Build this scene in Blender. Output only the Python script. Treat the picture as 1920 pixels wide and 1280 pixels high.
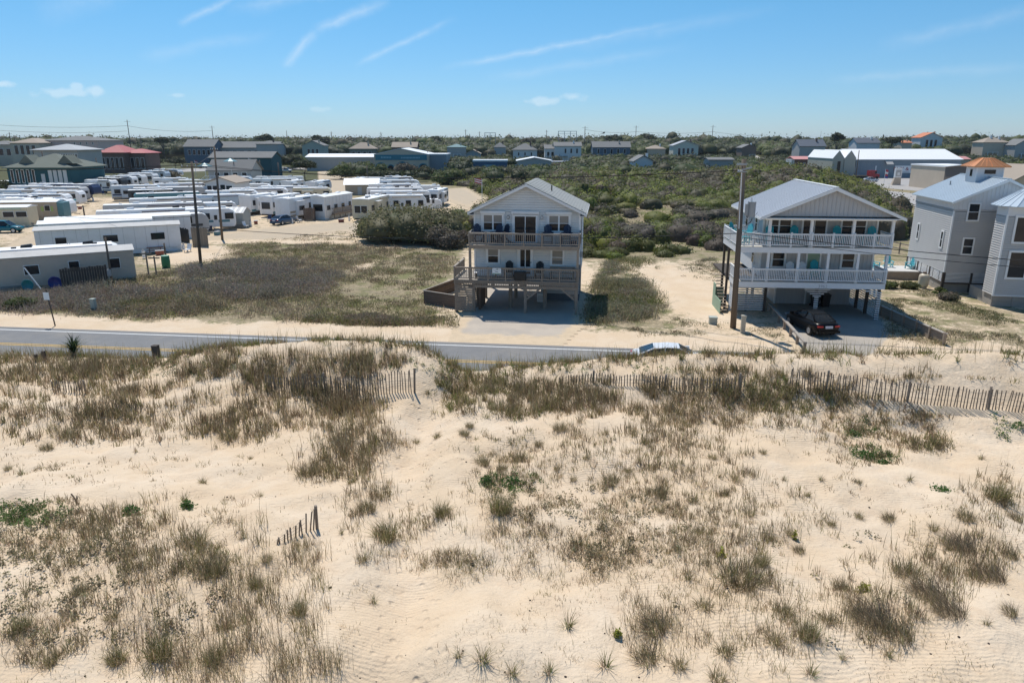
import bpy, math, random
import numpy as np
from mathutils import Vector, Matrix
for o in list(bpy.data.objects): bpy.data.objects.remove(o, do_unlink=True)
SC = bpy.context.scene
COL = SC.collection
R = math.radians
random.seed(7); RNG = np.random.default_rng(11)

# ------------------------------------------------------------------ camera, sky, sun, exposure
CAM_H = 13.2; PITCH = math.atan((640-262)/1333.33)
cam_d = bpy.data.cameras.new('camera'); cam = bpy.data.objects.new('camera', cam_d); COL.objects.link(cam)
cam_d.sensor_width = 36; cam_d.lens = 25; cam_d.clip_start = 0.1; cam_d.clip_end = 20000
cam.location = (0, 0, CAM_H); cam.rotation_euler = (R(90)-PITCH, 0, 0)
SC.camera = cam
SC.render.engine = 'CYCLES'
SC.cycles.max_bounces = 6; SC.cycles.diffuse_bounces = 3; SC.cycles.glossy_bounces = 3
SC.cycles.transmission_bounces = 4; SC.cycles.transparent_max_bounces = 6; SC.cycles.volume_bounces = 0
SC.cycles.use_denoising = True
vs = SC.view_settings; vs.view_transform = 'Standard'; vs.look = 'None'; vs.gamma = 1; vs.exposure = 0.16; vs.use_curve_mapping = False

SUN_EL = R(62); SUN_TO = Vector((-0.37, 0.93, 0)).normalized()      # horizontal direction towards the sun
sun_az = math.atan2(SUN_TO.x, SUN_TO.y)                             # clockwise from +Y
W = bpy.data.worlds.new('World'); SC.world = W; W.use_nodes = True
nt = W.node_tree; nt.nodes.clear()
def N(t, **kw):
    n = nt.nodes.new(t)
    for k, v in kw.items():
        if k.startswith('i_'): n.inputs[int(k[2:])].default_value = v
        else: setattr(n, k, v)
    return n
def Mth(op, a, b=None, c=None, clamp=False):
    n = nt.nodes.new('ShaderNodeMath'); n.operation = op; n.use_clamp = clamp
    for i, x in enumerate((a, b, c)):
        if x is None: continue
        if isinstance(x, (int, float)): n.inputs[i].default_value = x
        else: nt.links.new(x, n.inputs[i])
    return n.outputs[0]
sky = N('ShaderNodeTexSky', sky_type='NISHITA', sun_disc=False)
sky.sun_elevation = SUN_EL; sky.sun_rotation = sun_az; sky.altitude = 10; sky.air_density = 1.0; sky.dust_density = 0.0; sky.ozone_density = 3.0
tc = N('ShaderNodeTexCoord'); sep = N('ShaderNodeSeparateXYZ'); nt.links.new(tc.outputs['Generated'], sep.inputs[0])
X, Yc, Z = sep.outputs
az = Mth('ARCTAN2', X, Yc); el = Mth('ARCSINE', Z)
wob = N('ShaderNodeTexNoise'); wob.inputs['Scale'].default_value = 26; wob.inputs['Detail'].default_value = 6; wob.inputs['Roughness'].default_value = 0.68
nt.links.new(tc.outputs['Generated'], wob.inputs['Vector'])
wv = Mth('SUBTRACT', wob.outputs[0], 0.5)
fine = N('ShaderNodeTexNoise'); fine.inputs['Scale'].default_value = 70; fine.inputs['Detail'].default_value = 5
nt.links.new(tc.outputs['Generated'], fine.inputs['Vector'])
def pxdir(px, py):
    u = (px-960)/1333.33; v = (640-py)/1333.33
    d = Vector((u, math.cos(PITCH)+v*math.sin(PITCH), -math.sin(PITCH)+v*math.cos(PITCH))).normalized()
    return math.atan2(d.x, d.y), math.asin(d.z)
def streak(p0, p1, w, strength):
    w *= .62
    (a0, e0), (a1, e1) = pxdir(*p0), pxdir(*p1)
    L = math.hypot(a1-a0, e1-e0); tx, ty = (a1-a0)/L, (e1-e0)/L
    da = Mth('SUBTRACT', az, a0); de = Mth('SUBTRACT', el, e0)
    t = Mth('DIVIDE', Mth('ADD', Mth('MULTIPLY', da, tx), Mth('MULTIPLY', de, ty)), L)
    d = Mth('ADD', Mth('SUBTRACT', Mth('MULTIPLY', de, tx), Mth('MULTIPLY', da, ty)), Mth('MULTIPLY', wv, w*1.6))
    across = Mth('POWER', Mth('SUBTRACT', 1, Mth('DIVIDE', Mth('ABSOLUTE', d), w), clamp=True), 1.4, clamp=True)
    along = Mth('MULTIPLY', Mth('MULTIPLY', t, 5, clamp=True), Mth('MULTIPLY', Mth('SUBTRACT', 1, t), 3, clamp=True), clamp=True)
    m = Mth('MULTIPLY', Mth('MULTIPLY', across, along), Mth('ADD', Mth('MULTIPLY', fine.outputs[0], 0.9), 0.15))
    return Mth('MULTIPLY', m, strength*.8)
def puff(px, py, rx, ry, strength):
    a0, e0 = pxdir(px, py); sx, sy = rx/1333, ry/1333
    dx = Mth('DIVIDE', Mth('SUBTRACT', az, a0), sx)
    dy = Mth('DIVIDE', Mth('SUBTRACT', el, e0), sy)
    r = Mth('SQRT', Mth('ADD', Mth('MULTIPLY', dx, dx), Mth('MULTIPLY', dy, dy)))
    m = Mth('SUBTRACT', 1, Mth('ADD', r, Mth('MULTIPLY', Mth('SUBTRACT', fine.outputs[0], 0.5), 2.2)), clamp=True)
    return Mth('MULTIPLY', Mth('MULTIPLY', m, 1.7, clamp=True), strength*.7)
tot = None
for s in [streak((330, 46), (450, -8), .010, .5), streak((528, 128), (600, 52), .014, .52), streak((585, 62), (735, -6), .016, .5),
          streak((660, 125), (860, 30), .010, .38), streak((820, 130), (1310, 32), .011, .42), streak((1010, 95), (1480, 10), .02, .16),
          streak((1540, 150), (2000, 120), .014, .2), streak((1640, 90), (2000, 5), .02, .22), streak((250, 110), (520, 60), .018, .2),
          streak((420, 20), (760, -50), .02, .3), streak((900, 150), (1300, 85), .016, .2), streak((60, 30), (300, -40), .03, .2),
          puff(128, 174, 48, 8, .4), puff(178, 172, 20, 10, .45), puff(145, 162, 12, 6, .4), puff(1020, 190, 34, 8, .4), puff(1076, 182, 24, 9, .4),
          puff(330, 179, 14, 4, .3), puff(600, 205, 24, 5, .22), puff(2, 157, 14, 6, .5)]:
    tot = s if tot is None else Mth('MAXIMUM', tot, s)
mixc = N('ShaderNodeMix', data_type='RGBA'); nt.links.new(tot, mixc.inputs[0])
tint = N('ShaderNodeMix', data_type='RGBA', blend_type='MULTIPLY'); tint.inputs[0].default_value = 1.0
nt.links.new(sky.outputs[0], tint.inputs[6]); 
tmix = N('ShaderNodeMix', data_type='RGBA'); tmix.inputs[6].default_value = (.55, .73, 1.08, 1); tmix.inputs[7].default_value = (.50, .92, 1.09, 1)
nt.links.new(Mth('DIVIDE', el, R(11), clamp=True), tmix.inputs[0]); nt.links.new(tmix.outputs[2], tint.inputs[7])
nt.links.new(tint.outputs[2], mixc.inputs[6]); mixc.inputs[7].default_value = (9.2, 9.8, 10.2, 1)
bg = N('ShaderNodeBackground'); nt.links.new(mixc.outputs[2], bg.inputs[0]); bg.inputs[1].default_value = 0.093
W.cycles.sampling_method = 'MANUAL'; W.cycles.sample_map_resolution = 256
wo = N('ShaderNodeOutputWorld'); nt.links.new(bg.outputs[0], wo.inputs[0])
sun_d = bpy.data.lights.new('sun', 'SUN'); sun_d.energy = 4.0; sun_d.angle = R(0.5); sun_d.color = (1, 0.955, 0.88)
sun = bpy.data.objects.new('sun', sun_d); COL.objects.link(sun)
sdir = -(SUN_TO*math.cos(SUN_EL) + Vector((0, 0, math.sin(SUN_EL))))
sun.rotation_euler = sdir.to_track_quat('-Z', 'Y').to_euler(); sun.location = (0, 0, 60)

# ------------------------------------------------------------------ helpers
def px_ray(px, py):
    u = (px-960)/1333.33; v = (640-py)/1333.33
    return u, math.cos(PITCH)+v*math.sin(PITCH), -math.sin(PITCH)+v*math.cos(PITCH)
def G(px, py, z=0.0):                      # point of the photo at height z -> place on the ground plan
    u, f, w = px_ray(px, py); t = (z-CAM_H)/w
    return Vector((u*t, f*t, z))
def AY(px, py, y):                         # point of the photo at distance y
    u, f, w = px_ray(px, py); t = y/f
    return Vector((u*t, y, CAM_H+w*t))
def S(r, g, b):
    def l(c):
        c /= 255; return c/12.92 if c <= .04045 else ((c+.055)/1.055)**2.4
    return (l(r), l(g), l(b))

MATS = {}
def mat(name, col, rough=0.7, var=0.12, scale=3.0, bump=0.0, bscale=None, metal=0.0, spec=0.4, stretch=(1, 1, 1), coat=0.0, stain=None, stain_amt=0.0, stain_scale=1.2):
    if name in MATS: return MATS[name]
    m = bpy.data.materials.new(name); m.use_nodes = True; t = m.node_tree; b = t.nodes['Principled BSDF']
    b.inputs['Roughness'].default_value = rough; b.inputs['Metallic'].default_value = metal
    b.inputs['Specular IOR Level'].default_value = spec; b.inputs['Coat Weight'].default_value = coat
    c = t.nodes.new('ShaderNodeTexCoord'); mp = t.nodes.new('ShaderNodeMapping'); mp.inputs['Scale'].default_value = stretch
    t.links.new(c.outputs['Object'], mp.inputs[0])
    oi = t.nodes.new('ShaderNodeObjectInfo')
    n = t.nodes.new('ShaderNodeTexNoise'); n.inputs['Scale'].default_value = scale; n.inputs['Detail'].default_value = 5; n.inputs['Roughness'].default_value = 0.65
    t.links.new(mp.outputs[0], n.inputs['Vector'])
    add = t.nodes.new('ShaderNodeMath'); add.operation = 'MULTIPLY_ADD'; t.links.new(oi.outputs['Random'], add.inputs[0]); add.inputs[1].default_value = 0.35
    t.links.new(n.outputs[0], add.inputs[2])
    mr = t.nodes.new('ShaderNodeMapRange'); mr.inputs[1].default_value = 0.3; mr.inputs[2].default_value = 1.05
    mr.inputs[3].default_value = 1-var; mr.inputs[4].default_value = 1+var
    t.links.new(add.outputs[0], mr.inputs[0])
    hs = t.nodes.new('ShaderNodeVectorMath'); hs.operation = 'SCALE'; hs.inputs[0].default_value = col; t.links.new(mr.outputs[0], hs.inputs['Scale'])
    out = hs.outputs[0]
    if stain:
        n2 = t.nodes.new('ShaderNodeTexNoise'); n2.inputs['Scale'].default_value = stain_scale; n2.inputs['Detail'].default_value = 8; n2.inputs['Roughness'].default_value = .7
        t.links.new(mp.outputs[0], n2.inputs['Vector'])
        r2 = t.nodes.new('ShaderNodeMapRange'); r2.inputs[1].default_value = .48; r2.inputs[2].default_value = .72; r2.inputs[3].default_value = 0; r2.inputs[4].default_value = stain_amt
        t.links.new(n2.outputs[0], r2.inputs[0])
        mx = t.nodes.new('ShaderNodeMix'); mx.data_type = 'RGBA'; t.links.new(r2.outputs[0], mx.inputs[0]); t.links.new(out, mx.inputs[6]); mx.inputs[7].default_value = (*stain, 1)
        out = mx.outputs[2]
    t.links.new(out, b.inputs['Base Color'])
    if bump:
        n3 = t.nodes.new('ShaderNodeTexNoise'); n3.inputs['Scale'].default_value = bscale or scale*4; n3.inputs['Detail'].default_value = 4
        t.links.new(mp.outputs[0], n3.inputs['Vector'])
        bp = t.nodes.new('ShaderNodeBump'); bp.inputs['Strength'].default_value = bump; bp.inputs['Distance'].default_value = 0.03
        t.links.new(n3.outputs[0], bp.inputs['Height']); t.links.new(bp.outputs[0], b.inputs['Normal'])
    MATS[name] = m; return m
def leafmat(name, rough=0.6, trans=0.4):
    m = bpy.data.materials.new(name); m.use_nodes = True; t = m.node_tree; b = t.nodes['Principled BSDF']
    a = t.nodes.new('ShaderNodeAttribute'); a.attribute_name = 'Col'
    t.links.new(a.outputs['Color'], b.inputs['Base Color']); b.inputs['Roughness'].default_value = rough; b.inputs['Specular IOR Level'].default_value = .25
    tr = t.nodes.new('ShaderNodeBsdfTranslucent'); t.links.new(a.outputs['Color'], tr.inputs[0])
    mx = t.nodes.new('ShaderNodeMixShader'); mx.inputs[0].default_value = trans
    t.links.new(b.outputs[0], mx.inputs[1]); t.links.new(tr.outputs[0], mx.inputs[2])
    t.links.new(mx.outputs[0], t.nodes['Material Output'].inputs[0]); MATS[name] = m; return m
M_LEAF = leafmat('leaf'); M_GRASS = leafmat('grass_blade', .7, .45)

def tag(o, label=None, cat=None, group=None, kind=None):
    if label: o['label'] = label
    if cat: o['category'] = cat
    if group: o['group'] = group
    if kind: o['kind'] = kind
    return o
def thing(name, label, cat, loc=(0, 0, 0), rz=0.0, group=None):
    o = bpy.data.objects.new(name, None); o.empty_display_size = .2; COL.objects.link(o)
    o.location = loc; o.rotation_euler = (0, 0, rz); return tag(o, label, cat, group)
def link(name, me, parent=None, loc=(0, 0, 0), rot=(0, 0, 0), scale=(1, 1, 1)):
    o = bpy.data.objects.new(name, me); COL.objects.link(o); o.parent = parent
    o.location = loc; o.rotation_euler = rot; o.scale = scale; return o
class MB:
    def __init__(s): s.v = []; s.f = []; s.m = []; s.cm = 0
    def mi(s, i): s.cm = i; return s
    def face(s, *pts):
        k = len(s.v); s.v += [tuple(p) for p in pts]; s.f.append(tuple(range(k, k+len(pts)))); s.m.append(s.cm); return s
    def box(s, x0, x1, y0, y1, z0, z1):
        k = len(s.v)
        s.v += [(x0, y0, z0), (x1, y0, z0), (x1, y1, z0), (x0, y1, z0), (x0, y0, z1), (x1, y0, z1), (x1, y1, z1), (x0, y1, z1)]
        for q in ((0, 3, 2, 1), (4, 5, 6, 7), (0, 1, 5, 4), (1, 2, 6, 5), (2, 3, 7, 6), (3, 0, 4, 7)):
            s.f.append(tuple(k+i for i in q)); s.m.append(s.cm)
        return s
    def prism(s, poly, axis, a, b):
        """poly: 2-D outline; axis 'x','y','z' = extrusion axis between a and b"""
        n = len(poly); k = len(s.v)
        def P(p, t):
            return {'x': (t, p[0], p[1]), 'y': (p[0], t, p[1]), 'z': (p[0], p[1], t)}[axis]
        s.v += [P(p, a) for p in poly]+[P(p, b) for p in poly]
        for i in range(n):
            j = (i+1) % n; s.f.append((k+i, k+j, k+n+j, k+n+i)); s.m.append(s.cm)
        s.f.append(tuple(k+i for i in range(n))[::-1]); s.m.append(s.cm); s.f.append(tuple(k+n+i for i in range(n))); s.m.append(s.cm)
        return s
    def tube(s, p0, p1, r0, r1=None, n=6, caps=True):
        r1 = r0 if r1 is None else r1; p0 = Vector(p0); p1 = Vector(p1); d = (p1-p0)
        if d.length < 1e-6: return s
        d.normalize(); a = d.orthogonal().normalized(); b = d.cross(a); k = len(s.v)
        for p, r in ((p0, r0), (p1, r1)):
            for i in range(n):
                t = 2*math.pi*i/n; s.v.append(tuple(p+a*(r*math.cos(t))+b*(r*math.sin(t))))
        for i in range(n):
            j = (i+1) % n; s.f.append((k+i, k+j, k+n+j, k+n+i)); s.m.append(s.cm)
        if caps:
            s.f.append(tuple(k+i for i in range(n))[::-1]); s.m.append(s.cm); s.f.append(tuple(k+n+i for i in range(n))); s.m.append(s.cm)
        return s
    def path(s, pts, r, n=5):
        for a, b in zip(pts[:-1], pts[1:]): s.tube(a, b, r, r, n, True)
        return s
    def bar(s, p0, p1, w, h):
        """rectangular bar from p0 to p1 (w sideways, h upwards)"""
        p0 = Vector(p0); p1 = Vector(p1); d = (p1-p0).normalized()
        up = Vector((0, 0, 1)) if abs(d.z) < .95 else Vector((0, 1, 0))
        a = d.cross(up).normalized()*(w/2); b = a.cross(d).normalized()*(h/2); k = len(s.v)
        for p in (p0, p1):
            for q in (-a-b, a-b, a+b, -a+b): s.v.append(tuple(p+q))
        for q in ((0, 1, 5, 4), (1, 2, 6, 5), (2, 3, 7, 6), (3, 0, 4, 7), (3, 2, 1, 0), (4, 5, 6, 7)):
            s.f.append(tuple(k+i for i in q)); s.m.append(s.cm)
        return s
    def loft(s, rings, cap=True):
        k = len(s.v); n = len(rings[0])
        for r in rings: s.v += [tuple(p) for p in r]
        for a in range(len(rings)-1):
            for i in range(n):
                j = (i+1) % n
                s.f.append((k+a*n+i, k+a*n+j, k+(a+1)*n+j, k+(a+1)*n+i)); s.m.append(s.cm)
        if cap:
            s.f.append(tuple(k+i for i in range(n))[::-1]); s.m.append(s.cm)
            e = k+(len(rings)-1)*n; s.f.append(tuple(e+i for i in range(n))); s.m.append(s.cm)
        return s
    def mesh(s, name, mats, smooth=False):
        me = bpy.data.meshes.new(name); me.from_pydata(s.v, [], s.f)
        for m in (mats if isinstance(mats, (list, tuple)) else [mats]): me.materials.append(m)
        me.polygons.foreach_set('material_index', s.m)
        me.validate()
        import bmesh
        bm = bmesh.new(); bm.from_mesh(me); bmesh.ops.recalc_face_normals(bm, faces=bm.faces); bm.to_mesh(me); bm.free()
        if smooth: me.polygons.foreach_set('use_smooth', [True]*len(me.polygons))
        me.update(); return me
    def build(s, name, mats, parent=None, smooth=False, **kw):
        return link(name, s.mesh(name, mats, smooth), parent, **kw)
def bevel(o, w=0.02, seg=2):
    b = o.modifiers.new('bevel', 'BEVEL'); b.width = w; b.segments = seg; b.limit_method = 'ANGLE'; return o
_box = {}
def unit(matl):                    # a shared unit box per material, scaled per piece
    if matl.name not in _box: _box[matl.name] = MB().box(-.5, .5, -.5, .5, 0, 1).mesh('piece_'+matl.name, matl)
    return _box[matl.name]
def piece(name, matl, parent, x0, x1, y0, y1, z0, z1, rz=0):
    return link(name, unit(matl), parent, ((x0+x1)/2, (y0+y1)/2, z0), (0, 0, rz), (abs(x1-x0), abs(y1-y0), z1-z0))
def copy_tree(o, parent=None):
    c = o.copy(); COL.objects.link(c); c.parent = parent
    for ch in list(o.children): copy_tree(ch, c)
    return c

# numpy value noise
def _hash(ix, iy, seed):
    h = (ix.astype(np.int64)*374761393 + iy.astype(np.int64)*668265263 + seed*1442695041) & 0x7fffffff
    h = (h ^ (h >> 13))*1274126177 & 0x7fffffff
    return ((h ^ (h >> 16)) & 0xffff)/65535.0
def vnoise(x, y, seed=0):
    x = np.asarray(x, float); y = np.asarray(y, float)
    ix = np.floor(x); iy = np.floor(y); fx = x-ix; fy = y-iy; fx = fx*fx*(3-2*fx); fy = fy*fy*(3-2*fy)
    a = _hash(ix, iy, seed); b = _hash(ix+1, iy, seed); c = _hash(ix, iy+1, seed); d = _hash(ix+1, iy+1, seed)
    return (a*(1-fx)+b*fx)*(1-fy)+(c*(1-fx)+d*fx)*fy
def fbm(x, y, seed=0, oct=4):
    t = 0; am = .5; x = np.asarray(x, float); y = np.asarray(y, float)
    for i in range(oct): t = t+am*vnoise(x*2**i, y*2**i, seed+i*17); am *= .5
    return t/(1-.5**oct)
def sstep(a, b, x): t = np.clip((np.asarray(x, float)-a)/(b-a), 0, 1); return t*t*(3-2*t)

def raw_mesh(name, verts, faces_flat, nper, mats, cols=None, smooth=False):
    """fast mesh: faces_flat (F, nper) vertex indices"""
    me = bpy.data.meshes.new(name); nv = len(verts); nf = len(faces_flat)
    me.vertices.add(nv); me.vertices.foreach_set('co', np.asarray(verts, np.float32).ravel())
    me.loops.add(nf*nper); me.loops.foreach_set('vertex_index', np.asarray(faces_flat, np.int32).ravel())
    me.polygons.add(nf); me.polygons.foreach_set('loop_start', np.arange(0, nf*nper, nper, dtype=np.int32))
    me.update(calc_edges=True)
    if cols is not None:
        a = me.attributes.new('Col', 'FLOAT_COLOR', 'POINT')
        c = np.ones((nv, 4), np.float32); c[:, :3] = cols; a.data.foreach_set('color', c.ravel())
    for m in (mats if isinstance(mats, (list, tuple)) else [mats]): me.materials.append(m)
    if smooth: me.polygons.foreach_set('use_smooth', np.ones(nf, bool))
    return me
def text_mesh(name, body, size, matl, parent, loc, rot, extrude=.004, stretch=1.0):
    c = bpy.data.curves.new(name, 'FONT'); c.body = body; c.size = size; c.align_x = 'CENTER'; c.extrude = extrude; c.resolution_u = 2
    o = bpy.data.objects.new(name, c); COL.objects.link(o); bpy.context.view_layer.update()
    me = bpy.data.meshes.new_from_object(o.evaluated_get(bpy.context.evaluated_depsgraph_get())); bpy.data.objects.remove(o, do_unlink=True)
    me.materials.clear(); me.materials.append(matl); return link(name, me, parent, loc, rot, (stretch, 1, 1))
# ------------------------------------------------------------------ terrain
RA = R(-7.1); RDX, RDY = math.cos(RA), math.sin(RA)
def road_far(x): return 45.05-0.125*x               # far white line
def dune_crest_y(x): return 34.6-0.125*x
_cx = np.array([-70, -45, -30, -24, -19.5, -16.5, -13.5, -9.5, -7, -4.5, -2.6, -1.2, 1, 4, 8, 12, 15, 18, 21, 26, 40, 70])
_cz = np.array([1.8, 1.6, 1.45, 1.6, 1.55, 2.25, 2.85, 3.1, 3.15, 2.7, 1.85, 1.75, 2.0, 2.55, 3.0, 3.15, 3.25, 3.4, 3.65, 3.5, 3.2, 3.0])
def dune_h(x, y):
    x = np.asarray(x, float); y = np.asarray(y, float)
    zc = np.interp(x, _cx, _cz); yc = dune_crest_y(x)
    base = 1.55+1.25*(fbm(x*.11+3, y*.11+7, 3, 3)-.5)+0.85*(fbm(x*.36, y*.36, 9, 3)-.5)
    base = base+0.35*sstep(26, 14, y)
    front = sstep(-5.5, 0.0, y-yc)
    z = base*(1-front)+zc*front+0.22*(fbm(x*.6+9, y*.6, 21, 3)-.5)*(1+front)
    z = z+0.12*(fbm(x*1.7, y*1.7, 31, 3)-.5)
    # path worn across the dune
    pxs = np.interp(y, [8, 14, 18, 24, 29, 33, 36], [-2.2, -2.6, -3.0, -3.7, -3.8, -2.6, -1.9])
    z = z+(-0.34*np.exp(-((x-pxs)/0.85)**2)+.16*np.exp(-((np.abs(x-pxs)-1.7)/.7)**2))*sstep(37, 33, y)
    # right-hand hollow below the fence
    z = z-0.25*np.exp(-((x-17)/7)**2-((y-27)/3.5)**2)
    back = sstep(0.0, 2.9, y-yc)
    z = z*(1-back)+(-0.25)*back
    return z*sstep(-9, 0, y)-0.3*(1-sstep(-9, 0, y))
def dune_at(px, py, it=14):
    """photo points (arrays) -> places on the dune surface"""
    px = np.asarray(px, float); py = np.asarray(py, float)
    u = (px-960)/1333.33; v = (640-py)/1333.33
    f = math.cos(PITCH)+v*math.sin(PITCH); w = -math.sin(PITCH)+v*math.cos(PITCH)
    z = np.full_like(u, 2.0)
    for _ in range(it):
        t = (z-CAM_H)/w; z = .5*z+.5*np.clip(dune_h(u*t, f*t), 0.3, 4)
    t = (z-CAM_H)/w
    return u*t, f*t, dune_h(u*t, f*t)
def ground_h(x, y):
    x = np.asarray(x, float); y = np.asarray(y, float)
    d = y-road_far(x)
    a = sstep(3.0, 7.0, d)                                              # flat beside the road
    lot = sstep(-5.5, -9, x)*sstep(-62, -50, x)*sstep(100, 90, y)
    h = a*lot*(0.75*(fbm(x*.09, y*.09, 5, 3)-.38)+.35*(fbm(x*.4, y*.4, 6, 3)-.5))
    mid = sstep(6.3, 8, x)*sstep(16.3, 14, x)*a*sstep(82, 76, y)
    h = h+mid*(.5*(fbm(x*.2, y*.2, 8, 3)-.35))
    shoulder = sstep(1.0, 2.5, d)*sstep(9, 6, d)*(1-sstep(-5.5, -3.5, x)*sstep(6.6, 5.2, x))*(1-sstep(17, 19, x))
    h = h+shoulder*.22*(fbm(x*.7, y*.7, 15, 3)-.25)
    right = sstep(29.3, 30.5, x)*sstep(44, 47, y)*sstep(80, 60, y)
    h = h+right*(.35+.35*(fbm(x*.25, y*.25, 12, 3)-.5))*(1-.6*sstep(36, 38, x))
    hill = sstep(100, 124, y)*sstep(238, 205, y)*sstep(3, 16, x)*sstep(.50, .40, x/np.maximum(y, 1))
    h = h+hill*3.6*sstep(.22, .72, fbm(x*.026+5, y*.026, 52, 3))
    return np.maximum(h, -.12)
def blob(x, y, cx, cy, rx, ry): return np.exp(-(((x-cx)/rx)**2+((y-cy)/ry)**2))
def ground_veg(x, y):
    x = np.asarray(x, float); y = np.asarray(y, float); d = y-road_far(x)
    v = np.full_like(x, .8)
    v = np.where(y < 175, .42+.0*x, v)                                  # caravan park: worn sand and grass
    lot = sstep(-5, -8, x)*sstep(-75, -60, x)*sstep(96, 90, y)
    v = v*(1-lot)+.86*lot
    v = v-1.0*blob(x, y, -22, 97.5, 13, 3.2)-0.9*blob(x, y, -14, 91, 4.5, 2.2)-.9*blob(x, y, -38, 84, 5, 7)
    v = v-.55*blob(x, y, -16, 76, 1.2, 5)-.4*blob(x, y, -13.5, 83, 1, 4)
    mid = sstep(5.2, 6, x)*sstep(36, 30, x)*sstep(84, 78, y)
    v = v*(1-mid)+.50*mid
    v = v+mid*(-.5*blob(x, y, 15.5, 64, 3.6, 12)-.35*blob(x, y, 7.2, 72, 1.4, 6)+.45*blob(x, y, 10.5, 62, 2.6, 10)+.3*blob(x, y, 8.5, 54, 2, 3))
    right = sstep(29, 31, x)*sstep(84, 78, y)
    v = v*(1-right)+.57*right
    v = v*(.12+.88*sstep(3.0, 5.2, d+1.6*(fbm(x*.35, y*.35, 44, 3)-.5)*2))
    v = np.where(y < road_far(x)+.5, .12, v)
    v = np.where((y > 96) & (y < 175) & (x < -8), .42, v)
    thick = sstep(78, 86, y)*sstep(-6, 6, x)
    v = v*(1-thick)+.95*thick
    return np.clip(v, 0, 1)
def terrain_mat(name, dune=False):
    m = bpy.data.materials.new(name); m.use_nodes = True; t = m.node_tree; b = t.nodes['Principled BSDF']
    L = t.links.new
    g = t.nodes.new('ShaderNodeNewGeometry'); at = t.nodes.new('ShaderNodeAttribute'); at.attribute_name = 'Col'
    sp = t.nodes.new('ShaderNodeSeparateColor'); L(at.outputs['Color'], sp.inputs[0])
    def noise(sc, det=5, ro=.6, vec=None):
        n = t.nodes.new('ShaderNodeTexNoise'); n.inputs['Scale'].default_value = sc; n.inputs['Detail'].default_value = det; n.inputs['Roughness'].default_value = ro
        L(vec or g.outputs['Position'], n.inputs['Vector']); return n.outputs[0]
    def ramp(v, a, bb, lo=0, hi=1):
        r = t.nodes.new('ShaderNodeMapRange'); r.interpolation_type = 'SMOOTHSTEP'
        r.inputs[1].default_value = a; r.inputs[2].default_value = bb; r.inputs[3].default_value = lo; r.inputs[4].default_value = hi; L(v, r.inputs[0]); return r.outputs[0]
    def mix(f, c0, c1):
        x = t.nodes.new('ShaderNodeMix'); x.data_type = 'RGBA'
        if isinstance(f, (int, float)): x.inputs[0].default_value = f
        else: L(f, x.inputs[0])
        for i, c in ((6, c0), (7, c1)):
            if isinstance(c, tuple): x.inputs[i].default_value = (*c, 1)
            else: L(c, x.inputs[i])
        return x.outputs[2]
    def add(a, c, op='ADD'):
        n = t.nodes.new('ShaderNodeMath'); n.operation = op
        for i, q in enumerate((a, c)):
            if isinstance(q, (int, float)): n.inputs[i].default_value = q
            else: L(q, n.inputs[i])
        return n.outputs[0]
    sand = mix(ramp(noise(.35, 4), .35, .68), (.65, .505, .35), (.69, .56, .415))
    sand = mix(ramp(noise(1.3, 5), .45, .75, 0, .55), sand, (.61, .455, .31))
    sand = mix(ramp(noise(28, 3, .7), .58, .72, 0, .35), sand, (.36, .27, .17))
    if dune:
        sand = mix(ramp(noise(9, 6, .75), .62, .78, 0, .35), sand, (.40, .32, .23))
        col = sand
    else:
        n1 = noise(.9, 8, .72); n2 = noise(5, 6, .75)
        k = add(add(add(n1, -.5), 1.3, 'MULTIPLY'), add(add(n2, -.5), .9, 'MULTIPLY'))
        vg = ramp(add(sp.outputs[0], k), .36, .62)
        straw = mix(ramp(n2, .4, .62), (.27, .22, .145), (.40, .325, .21))
        grn = mix(ramp(noise(.5, 4), .45, .62), straw, (.19, .185, .085))
        dark = mix(ramp(noise(2.2, 5), .5, .7, 0, .5), grn, (.11, .10, .06))
        dark = mix(sp.outputs[2], dark, mix(ramp(noise(.25, 4), .4, .6), (.075, .082, .038), (.11, .11, .055)))
        col = mix(vg, sand, dark)
    L(col, b.inputs['Base Color']); b.inputs['Roughness'].default_value = .95; b.inputs['Specular IOR Level'].default_value = .12
    h = add(add(noise(3.2, 5, .6), .5, 'MULTIPLY'), add(noise(15, 4, .65), .22, 'MULTIPLY'))
    if dune:
        wv = t.nodes.new('ShaderNodeTexWave'); wv.wave_type = 'BANDS'; wv.bands_direction = 'Y'; wv.inputs['Scale'].default_value = 2.6
        wv.inputs['Distortion'].default_value = 5.5; wv.inputs['Detail'].default_value = 3; wv.inputs['Detail Scale'].default_value = .7
        L(g.outputs['Position'], wv.inputs['Vector'])
        rp = add(ramp(noise(.22, 3), .45, .62), .10, 'MULTIPLY')
        h = add(h, add(wv.outputs[1], rp, 'MULTIPLY'))
        vor = t.nodes.new('ShaderNodeTexVoronoi'); vor.inputs['Scale'].default_value = 2.6; L(g.outputs['Position'], vor.inputs['Vector'])
        fp = add(ramp(vor.outputs['Distance'], .06, .3, -1, 0), sp.outputs[1], 'MULTIPLY')
        h = add(h, add(fp, .55, 'MULTIPLY'))
        lump = ramp(noise(5.5, 3, .5), .42, .6); h = add(h, add(lump, .09, 'MULTIPLY'))
    bp = t.nodes.new('ShaderNodeBump'); bp.inputs['Strength'].default_value = .75; bp.inputs['Distance'].default_value = .13
    L(h, bp.inputs['Height']); L(bp.outputs[0], b.inputs['Normal'])
    return m
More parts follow.
